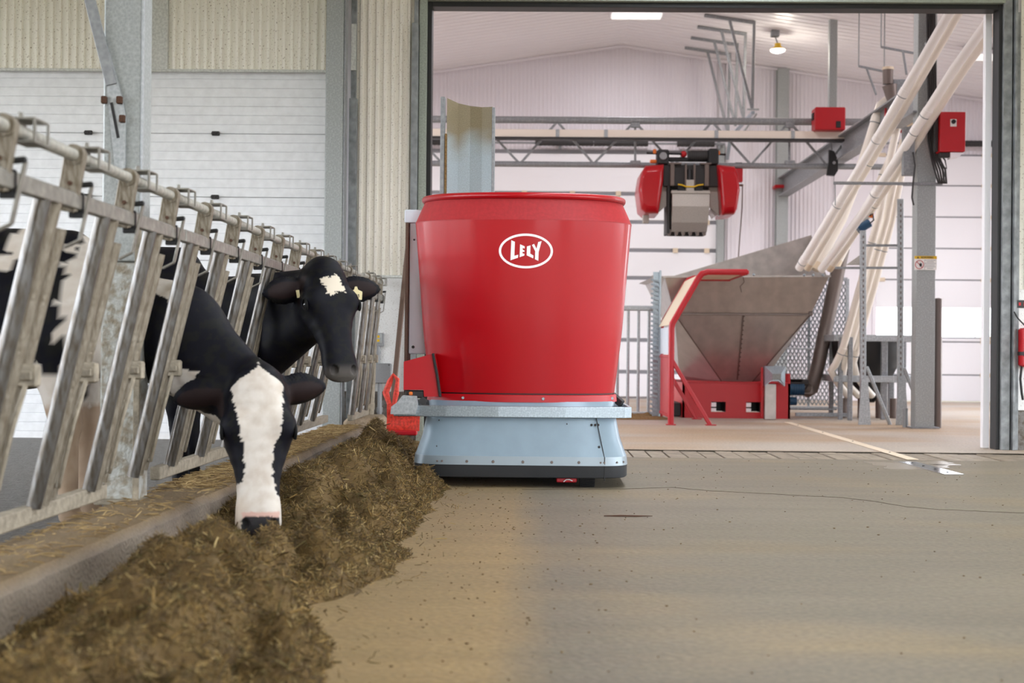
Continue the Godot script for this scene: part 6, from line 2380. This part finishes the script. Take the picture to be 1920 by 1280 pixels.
# ---------------------------------------------------------------- cows
class Cow:
	var caps: Array = []          # [a, b, ra, rb, k]
	var head_o := Vector3.ZERO    # the poll
	var ax := Vector3.RIGHT       # image-right of the face
	var ay := Vector3.DOWN        # poll to muzzle
	var az := Vector3.BACK        # out of the forehead
	var L := 0.66
	var ears: Array = []          # [centre, along, flat normal, side, half length, half width, half thickness]
	var kind := 0
	var W := [0.085, 0.118, 0.142, 0.156, 0.158, 0.146, 0.125, 0.106, 0.096, 0.094, 0.100, 0.102, 0.088]
	var FZ := [0.045, 0.075, 0.09, 0.092, 0.086, 0.078, 0.07, 0.064, 0.06, 0.06, 0.062, 0.06, 0.045]
	var BZ := [0.13, 0.17, 0.2, 0.215, 0.215, 0.2, 0.165, 0.13, 0.105, 0.092, 0.088, 0.08, 0.06]
	var noise := FastNoiseLite.new()

	func tab(t: Array, u: float) -> float:
		var f := clampf(u, 0.0, 1.0) * 12.0
		var i := mini(int(f), 11)
		var w := f - i
		w = w * w * (3.0 - 2.0 * w) * 0.5 + w * 0.5
		return lerpf(t[i], t[i + 1], w)

	func local(p: Vector3) -> Vector3:
		var q := p - head_o
		return Vector3(q.dot(ax), q.dot(ay), q.dot(az))

	func world(q: Vector3) -> Vector3:
		return head_o + ax * q.x + ay * q.y + az * q.z

	func smin(a: float, b: float, k: float) -> float:
		var h := maxf(k - absf(a - b), 0.0) / k
		return minf(a, b) - h * h * k * 0.25

	func head(p: Vector3) -> float:
		var q := local(p)
		if q.length_squared() > 1.4:
			return 0.5
		var u := q.y / L
		var w := tab(W, u)
		var f := tab(FZ, u)
		var b := tab(BZ, u)
		var over := 0.0
		if u > 0.94:
			var e := minf((u - 0.94) / 0.07, 1.0)
			var s := sqrt(maxf(1.0 - e * e, 0.02))
			w *= lerpf(0.55, 1.0, s)
			f *= lerpf(0.3, 1.0, s)
			b *= lerpf(0.3, 1.0, s)
			over = maxf(u - 1.01, 0.0) * L
		elif u < 0.06:
			var e := minf((0.06 - u) / 0.12, 1.0)
			var s := sqrt(maxf(1.0 - e * e, 0.02))
			w *= lerpf(0.6, 1.0, s)
			f *= lerpf(0.3, 1.0, s)
			over = maxf(-0.06 - u, 0.0) * L
		var zc := (f - b) * 0.5
		var zh := (f + b) * 0.5
		# the jaw is narrower than the brow, the brow flatter than a circle
		var wz := w * (1.0 - 0.28 * smoothstep(0.0, 1.0, -(q.z - zc) / zh)) 
		var X := absf(q.x) / wz
		var Z := absf(q.z - zc) / zh
		var k := pow(pow(X, 2.5) + pow(Z, 2.5), 0.4)
		var d := (k - 1.0) * minf(wz, zh) * 0.85 + over
		var sx := absf(q.x)
		# brow over the eye, eye socket, cheek groove, nostril, mouth
		d = smin(d, (Vector3(sx - 0.112, q.y - 0.31 * L, q.z - 0.025)).length() - 0.05, 0.06)
		d = smin(d, (Vector3(q.x, q.y - 0.02, q.z + 0.02)).length() - 0.1, 0.08)
		d = maxf(d, -((Vector3(sx - 0.172, q.y - 0.345 * L, q.z - 0.022)).length() - 0.028))
		var nd := Vector3((sx - 0.062) / 1.0, (q.y - 0.945 * L) / 1.3, (q.z - 0.048) / 1.0)
		d = maxf(d, -(nd.length() - 0.024))
		var mo := absf((q.z + 0.02) - 0.25 * (q.y - 0.95 * L)) - 0.005
		if u > 0.8:
			d = maxf(d, -maxf(mo, -(d + 0.012)))
		# flat forehead dip between the eyes
		d = maxf(d, -((Vector3(q.x, q.y - 0.42 * L, q.z - 0.29)).length() - 0.2))
		return d

	func field(p: Vector3) -> float:
		var d := 9.0
		for c in caps:
			var ba: Vector3 = c[1] - c[0]
			var t := clampf((p - c[0]).dot(ba) / ba.length_squared(), 0.0, 1.0)
			var v: Vector3 = p - c[0] - ba * t
			v.z *= c[5]
			d = smin(d, v.length() - lerpf(c[2], c[3], t), c[4])
		d = smin(d, head(p), 0.07)
		for e in ears:
			var q: Vector3 = p - e[0]
			if q.length_squared() > 0.09:
				continue
			var a: float = q.dot(e[1])
			var n: float = q.dot(e[2]) + 2.2 * a * a * 0.4
			var s: float = q.dot(e[3])
			n += s * s * 6.0
			var taper: float = 1.06 - 0.3 * pow(maxf(a / e[4] + 0.2, 0.0), 2.0)
			var x := Vector3(a / e[4], n / e[6], s / (e[5] * taper))
			var k0 := x.length()
			var k1 := Vector3(x.x / e[4], x.y / e[6], x.z / e[5]).length()
			d = smin(d, k0 * (k0 - 1.0) / maxf(k1, 0.01), 0.025)
		return d

	func coat(p: Vector3) -> Color:
		var q := local(p)
		var u := q.y / L
		var nz := noise.get_noise_3d(p.x * 14.0, p.y * 14.0, p.z * 14.0)
		var black := Color(0.0075, 0.0075, 0.009) * (1.0 + 0.3 * nz)
		var white := Color(0.68, 0.63, 0.57).lerp(Color(0.55, 0.475, 0.4), clampf(0.3 + nz, 0.0, 1.0))
		var pad := Color(0.03, 0.028, 0.03)
		for e in ears:
			var w: Vector3 = p - e[0]
			var a: float = w.dot(e[1])
			if absf(a) < e[4] * 1.05 and absf(w.dot(e[3])) < e[5] * 1.3 and absf(w.dot(e[2])) < 0.06 and a > -e[4] * 0.8:
				return Color(0.02, 0.015, 0.013) if w.dot(e[2]) > 0.0 else black
		var on_head := u > -0.12 and u < 1.1 and absf(q.x) < 0.26 and q.z > -0.32 and q.z < 0.2
		if kind == 1:
			if on_head:
				var jag := 0.006 * noise.get_noise_2d(q.y * 90.0, q.x * 9.0) + 0.014 * noise.get_noise_2d(q.y * 20.0, 4.0)
				if u > 0.86 and q.z > -0.045 and absf(q.x - 0.008) < 0.082 + jag * 0.4 and q.z > -0.02 - 0.8 * (u - 0.9):
					if u > 0.895 + jag * 0.8:
						return pad * (1.0 + 0.4 * nz)
					return Color(0.62, 0.40, 0.34)
				var lefts := [0.12, 0.122, 0.112, 0.1, 0.086, 0.074, 0.066, 0.06, 0.07, 0.3, 0.3, 0.3, 0.3]
				var rights := [0.12, 0.11, 0.106, 0.108, 0.1, 0.075, 0.062, 0.056, 0.06, 0.08, 0.3, 0.3, 0.3]
				var lim := tab(lefts, u) if q.x < 0.0 else tab(rights, u)
				lim *= smoothstep(-0.09, 0.06, u)
				if absf(q.x) < lim + jag and (q.z > -0.06 or u > 0.66):
					if u > 0.72:
						return white.lerp(Color(0.55, 0.44, 0.34), clampf((absf(q.x) - 0.03) / 0.07, 0.0, 0.7) * smoothstep(0.7, 0.85, u) * (1.0 if q.x < 0.03 else 0.2))
					return white
				# white under the jaw on the left
				if q.z < -0.15 and u > 0.1 and u < 0.5 and q.x < 0.02:
					return white
				return black
			# neck and body
			var pat := noise.get_noise_3d(p.x * 1.3 + 3.0, p.y * 1.6, p.z * 1.2)
			var rag := 0.05 * noise.get_noise_3d(p.x * 9.0, p.y * 9.0, p.z * 9.0)
			if p.x > -1.7:
				return white if p.y < 0.8 + rag and p.x < -1.3 else black
			if p.x > -1.9:
				return white if p.y > 1.13 + rag - (p.x + 1.7) * 0.5 or p.y < 0.7 else black
			if p.y < 0.62:
				return white * Color(0.62, 0.5, 0.4)
			if p.x > -2.22 + rag * 2.0:
				return white
			return white if pat > 0.3 else black
		if on_head:
			var sx := (q.x - 0.0) / 0.062
			var sy := (u - 0.2) / 0.085
			var r := sqrt(sx * sx + sy * sy) + 0.35 * noise.get_noise_2d(atan2(sx, sy) * 9.0, 2.0) + 0.2 * sin(atan2(sx, sy) * 4.0 + 0.4)
			if q.z > 0.0 and r < 1.0:
				return Color(0.74, 0.66, 0.54)
			if u > 0.88 and q.z > -0.06:
				var m := smoothstep(0.88, 0.97, u) 
				return black.lerp(Color(0.085, 0.075, 0.068), m)
			if u > 0.8 and q.z <= -0.03 and nz > -0.1:
				return Color(0.06, 0.055, 0.03)
			return black
		if p.x < -2.3 and p.y > 1.0 and noise.get_noise_3d(p.x * 1.2, p.y * 1.2, p.z) > 0.1:
			return white
		return black

	# surface nets: one vertex in each crossed cell, one quad round each crossed edge; blocks far from the skin are skipped
	func skin(mb: MB, lo: Vector3, hi: Vector3, cell: float) -> void:
		var n := Vector3i(((hi - lo) / cell).ceil())
		var B := 4
		var vals := {}
		var verts := {}
		var nrm := {}
		var all := caps
		var mid := (lo + hi) * 0.5
		var reach := (hi - lo).length() * 0.5 + 0.15
		caps = []
		for c in all:
			var ba: Vector3 = c[1] - c[0]
			var t := clampf((mid - c[0]).dot(ba) / ba.length_squared(), 0.0, 1.0)
			if (mid - c[0] - ba * t).length() < reach + maxf(c[2], c[3]):
				caps.append(c)
		var blocks: Array[Vector3i] = []
		for bx in range(0, n.x, B):
			for by in range(0, n.y, B):
				for bz in range(0, n.z, B):
					var c := lo + (Vector3(bx, by, bz) + Vector3.ONE * (B * 0.5)) * cell
					if absf(field(c)) < cell * B * 1.0:
						blocks.append(Vector3i(bx, by, bz))
		var sy := n.y + B + 3
		var sz := n.z + B + 3
		for b in blocks:
			for x in B + 1:
				for y in B + 1:
					for z in B + 1:
						var key := ((b.x + x) * sy + b.y + y) * sz + b.z + z
						if not vals.has(key):
							vals[key] = field(lo + Vector3(b.x + x, b.y + y, b.z + z) * cell)
		var offs := PackedInt32Array()
		var corner: Array[Vector3] = []
		for i in 8:
			corner.append(Vector3(i & 1, (i >> 1) & 1, i >> 2))
			offs.append(((i & 1) * sy + ((i >> 1) & 1)) * sz + (i >> 2))
		var edges := [[0, 1], [2, 3], [4, 5], [6, 7], [0, 2], [1, 3], [4, 6], [5, 7], [0, 4], [1, 5], [2, 6], [3, 7]]
		for b in blocks:
			for x in B:
				for y in B:
					for z in B:
						var key := ((b.x + x) * sy + b.y + y) * sz + b.z + z
						var v: Array = []
						var neg := 0
						for i in 8:
							var d: float = vals[key + offs[i]]
							v.append(d)
							if d < 0.0:
								neg += 1
						if neg == 0 or neg == 8:
							continue
						var sum := Vector3.ZERO
						var cnt := 0
						for e in edges:
							var d0: float = v[e[0]]
							var d1: float = v[e[1]]
							if (d0 < 0.0) != (d1 < 0.0):
								sum += corner[e[0]].lerp(corner[e[1]], d0 / (d0 - d1))
								cnt += 1
						var p := lo + (Vector3(b.x + x, b.y + y, b.z + z) + sum / cnt) * cell
						verts[key] = p
						nrm[key] = Vector3(v[1] + v[3] + v[5] + v[7] - v[0] - v[2] - v[4] - v[6], v[2] + v[3] + v[6] + v[7] - v[0] - v[1] - v[4] - v[5], v[4] + v[5] + v[6] + v[7] - v[0] - v[1] - v[2] - v[3]).normalized()
		var col := {}
		for key in verts:
			var p: Vector3 = verts[key]
			col[key] = coat(p)
		caps = all
		var step := [sy * sz, sz, 1]
		for key in verts:
			var v0: float = vals[key]
			for ax in 3:
				var v1: float = vals.get(key + step[ax], 9.0)
				if (v0 < 0.0) == (v1 < 0.0):
					continue
				var u: int = step[(ax + 1) % 3]
				var w: int = step[(ax + 2) % 3]
				var ks := [key, key - u, key - u - w, key - w]
				var ok := true
				for k in ks:
					if not verts.has(k):
						ok = false
				if not ok:
					continue
				for t in [[0, 1, 2], [0, 2, 3]]:
					var first := mb.v.size()
					var a: int = ks[t[0]]
					var bb: int = ks[t[1]]
					var c: int = ks[t[2]]
					var na: Vector3 = nrm[a]
					var pa: Vector3 = verts[a]
					var pb: Vector3 = verts[bb]
					var pc: Vector3 = verts[c]
					if (pc - pa).cross(pb - pa).dot(na) < 0.0:
						var tmp := bb
						bb = c
						c = tmp
					mb.v.append_array([verts[a], verts[bb], verts[c]])
					mb.n.append_array([nrm[a], nrm[bb], nrm[c]])
					mb.c.append_array([col[a], col[bb], col[c]])


func face_axes(c: Cow, heading: float, pitch: float, roll: float) -> void:
	# heading: where the face looks, degrees from the camera's side towards +x; pitch: how far the muzzle hangs below level
	var f := Vector3(sin(deg_to_rad(heading)), 0, cos(deg_to_rad(heading)))
	c.ay = (f * cos(deg_to_rad(pitch)) + Vector3.DOWN * sin(deg_to_rad(pitch))).normalized()
	c.az = (f * sin(deg_to_rad(pitch)) + Vector3.UP * cos(deg_to_rad(pitch))).normalized()
	c.ax = -c.ay.cross(c.az) if c.ay.cross(c.az).x < 0.0 else c.ay.cross(c.az)
	var r := Basis(c.az, deg_to_rad(roll))
	c.ay = r * c.ay
	c.ax = r * c.ax


func cow_body(c: Cow, z: float, shoulder: Vector3, h: float) -> void:
	# barrel, rump, brisket and legs of a cow standing behind the fence, head end at +x
	var X := shoulder.x
	c.caps.append([shoulder, Vector3(X - 0.5, h * 0.70, z), 0.23, 0.30, 0.15, 1.0])
	c.caps.append([Vector3(X - 0.35, h * 0.70, z), Vector3(X - 1.4, h * 0.68, z), 0.33, 0.36, 0.15, 1.0])
	c.caps.append([Vector3(X - 0.1, h * 0.9, z), Vector3(X - 1.7, h * 0.89, z), 0.13, 0.16, 0.12, 1.0])
	c.caps.append([Vector3(X - 1.4, h * 0.74, z), Vector3(X - 1.8, h * 0.78, z), 0.32, 0.24, 0.15, 1.0])
	for s: float in [-1.0, 1.0]:
		c.caps.append([Vector3(X - 0.1, h * 0.62, z + 0.16 * s), Vector3(X - 0.06, h * 0.36, z + 0.15 * s), 0.14, 0.075, 0.08, 1.0])
		c.caps.append([Vector3(X - 0.06, h * 0.36, z + 0.15 * s), Vector3(X - 0.04, 0.13, z + 0.15 * s), 0.065, 0.045, 0.03, 1.0])
		c.caps.append([Vector3(X - 0.04, 0.12, z + 0.15 * s), Vector3(X + 0.01, 0.06, z + 0.15 * s), 0.05, 0.055, 0.03, 1.0])
		c.caps.append([Vector3(X - 1.65, h * 0.62, z + 0.17 * s), Vector3(X - 1.55, h * 0.44, z + 0.16 * s), 0.2, 0.1, 0.1, 1.0])
		c.caps.append([Vector3(X - 1.55, h * 0.44, z + 0.16 * s), Vector3(X - 1.78, h * 0.32, z + 0.15 * s), 0.085, 0.055, 0.05, 1.0])
		c.caps.append([Vector3(X - 1.78, h * 0.32, z + 0.15 * s), Vector3(X - 1.72, 0.13, z + 0.15 * s), 0.05, 0.045, 0.03, 1.0])
		c.caps.append([Vector3(X - 1.72, 0.12, z + 0.15 * s), Vector3(X - 1.67, 0.06, z + 0.15 * s), 0.05, 0.055, 0.03, 1.0])


func finish_cow(c: Cow, label: String, head_lo: Vector3, head_hi: Vector3, body_lo: Vector3, body_hi: Vector3) -> Node3D:
	var base := Vector3(body_hi.x - 0.8, 0.02, (body_lo.z + body_hi.z) * 0.5)
	var o := thing("cow", label, "cow", base)
	var mb := MB.new()
	c.skin(mb, head_lo, head_hi, 0.0085)
	c.skin(mb, body_lo, body_hi, 0.03)
	for i in mb.v.size():
		mb.v[i] -= base
	obj("body", mb, M.fur, o)
	for s: float in [-1.0, 1.0]:
		mb = MB.new()
		var e := c.world(Vector3(0.142 * s, 0.345 * c.L, 0.02))
		mb.ball(e - base, Vector3.ONE * 0.031, 16, 10)
		var eye := obj("eye", mb, M.eye, o)
		# the upper lid
		mb = MB.new()
		mb.col = Color(0.008, 0.008, 0.009)
		var pts: Array = []
		for k in 7:
			var a := PI * (0.12 + 0.76 * k / 6.0)
			pts.append(c.world(Vector3((0.158 + 0.006 * sin(a)) * s, 0.345 * c.L + 0.036 * cos(a), 0.022 + 0.03 * sin(a))) - base)
		mb.path(pts, 0.008, 6)
		obj("eyelid", mb, M.fur, eye)
	return o


func make_cows() -> void:
	# the cow that eats, head down in the feed
	var c := Cow.new()
	c.kind = 1
	c.noise.seed = 8
	c.noise.frequency = 1.0
	c.L = 0.70
	c.head_o = Vector3(-1.268, 0.768, -6.42)
	face_axes(c, 14.0, 76.0, 0.0)
	var base := Vector3(-1.70, 0.98, -6.64)
	c.caps.append([Vector3(-2.2, 1.08, -6.78), base, 0.27, 0.225, 0.12, 1.5])
	c.caps.append([base, c.world(Vector3(0.0, 0.06, -0.11)), 0.215, 0.13, 0.08, 1.3])
	c.caps.append([base + Vector3(0, -0.12, 0), c.world(Vector3(0.0, 0.16, -0.17)), 0.15, 0.1, 0.08, 1.1])
	cow_body(c, -6.86, Vector3(-2.18, 1.0, -6.86), 1.5)
	for s: float in [-1.0, 1.0]:
		var root := c.world(Vector3(0.125 * s, 0.05, -0.055))
		var along := (c.ax * s * 0.95 + c.ay * (0.08 if s < 0 else -0.2) - c.az * 0.25).normalized()
		var flat := (c.az * 0.75 + c.ay * 0.55 - along * (c.az * 0.75 + c.ay * 0.55).dot(along)).normalized()
		c.ears.append([root + along * (0.135 if s < 0 else 0.08), along, flat, along.cross(flat).normalized(), 0.132, 0.08, 0.017])
	finish_cow(c, "black and white cow with a broad white blaze, head down eating feed", Vector3(-1.85, 0.05, -6.98), Vector3(-0.95, 1.32, -5.95), Vector3(-4.15, 0.0, -7.3), Vector3(-1.8, 1.75, -6.2))

	# the black cow that looks out
	c = Cow.new()
	c.kind = 2
	c.noise.seed = 5
	c.noise.frequency = 1.0
	c.L = 0.68
	c.head_o = Vector3(-1.234, 1.364, -8.12)
	face_axes(c, 32.0, 66.0, 0.0)
	base = Vector3(-1.68, 1.08, -8.475)
	c.caps.append([Vector3(-2.15, 1.1, -8.6), base, 0.28, 0.235, 0.12, 1.4])
	c.caps.append([base + Vector3(0, 0.06, 0), c.world(Vector3(-0.02, 0.08, -0.13)), 0.215, 0.14, 0.08, 1.3])
	c.caps.append([base + Vector3(0.03, -0.2, 0), c.world(Vector3(-0.03, 0.25, -0.19)), 0.17, 0.1, 0.1, 1.1])
	cow_body(c, -8.65, Vector3(-2.1, 1.05, -8.6), 1.55)
	for s: float in [-1.0, 1.0]:
		var root := c.world(Vector3(0.12 * s, 0.085, -0.065))
		var along := (c.ax * s * 0.95 + c.ay * (0.18 if s < 0 else 0.02) + c.az * (0.02 if s < 0 else 0.1)).normalized()
		var want := c.az * 0.85 + c.ay * 0.35
		var flat := (want - along * want.dot(along)).normalized()
		c.ears.append([root + along * 0.11, along, flat, along.cross(flat).normalized(), 0.14, 0.078, 0.017])
	var o := finish_cow(c, "black cow with a small white forehead star, looking out past the fence", Vector3(-1.9, 0.45, -8.85), Vector3(-0.8, 1.6, -7.6), Vector3(-4.1, 0.0, -9.2), Vector3(-1.85, 1.85, -8.0))
	for s: float in [-1.0, 1.0]:
		var e: Array = c.ears[0 if s < 0 else 1]
		var m := MB.new()
		var b := Basis(e[1], e[3] if e[3].dot(Vector3.UP) > 0.0 else -e[3], Vector3.ZERO)
		b.z = b.x.cross(b.y)
		if b.z.z < 0.0:
			b.x = -b.x
			b.z = -b.z
		var pos: Vector3 = e[0] - e[1] * (0.03 if s > 0 else 0.06) + b.z * 0.03 - b.y * 0.03
		if s > 0:
			m.prism(PackedVector2Array([Vector2(-0.034, -0.035), Vector2(0.034, -0.035), Vector2(0.038, 0.012), Vector2(0.012, 0.024), Vector2(0.006, 0.042), Vector2(-0.006, 0.042), Vector2(-0.012, 0.024), Vector2(-0.038, 0.012)]), 0.004, Transform3D(b, pos - o.position))
		else:
			m.prism(PackedVector2Array([Vector2(-0.009, -0.024), Vector2(0.009, -0.024), Vector2(0.01, 0.02), Vector2(-0.01, 0.02)]), 0.004, Transform3D(b, pos - o.position))
		var t := obj("ear_tag", m, M.tag, o)
		if s > 0:
			lettering("tag_number", "721", 0.026, M.black, t, pos - o.position + b * Vector3(0, -0.012, 0.0045), b)
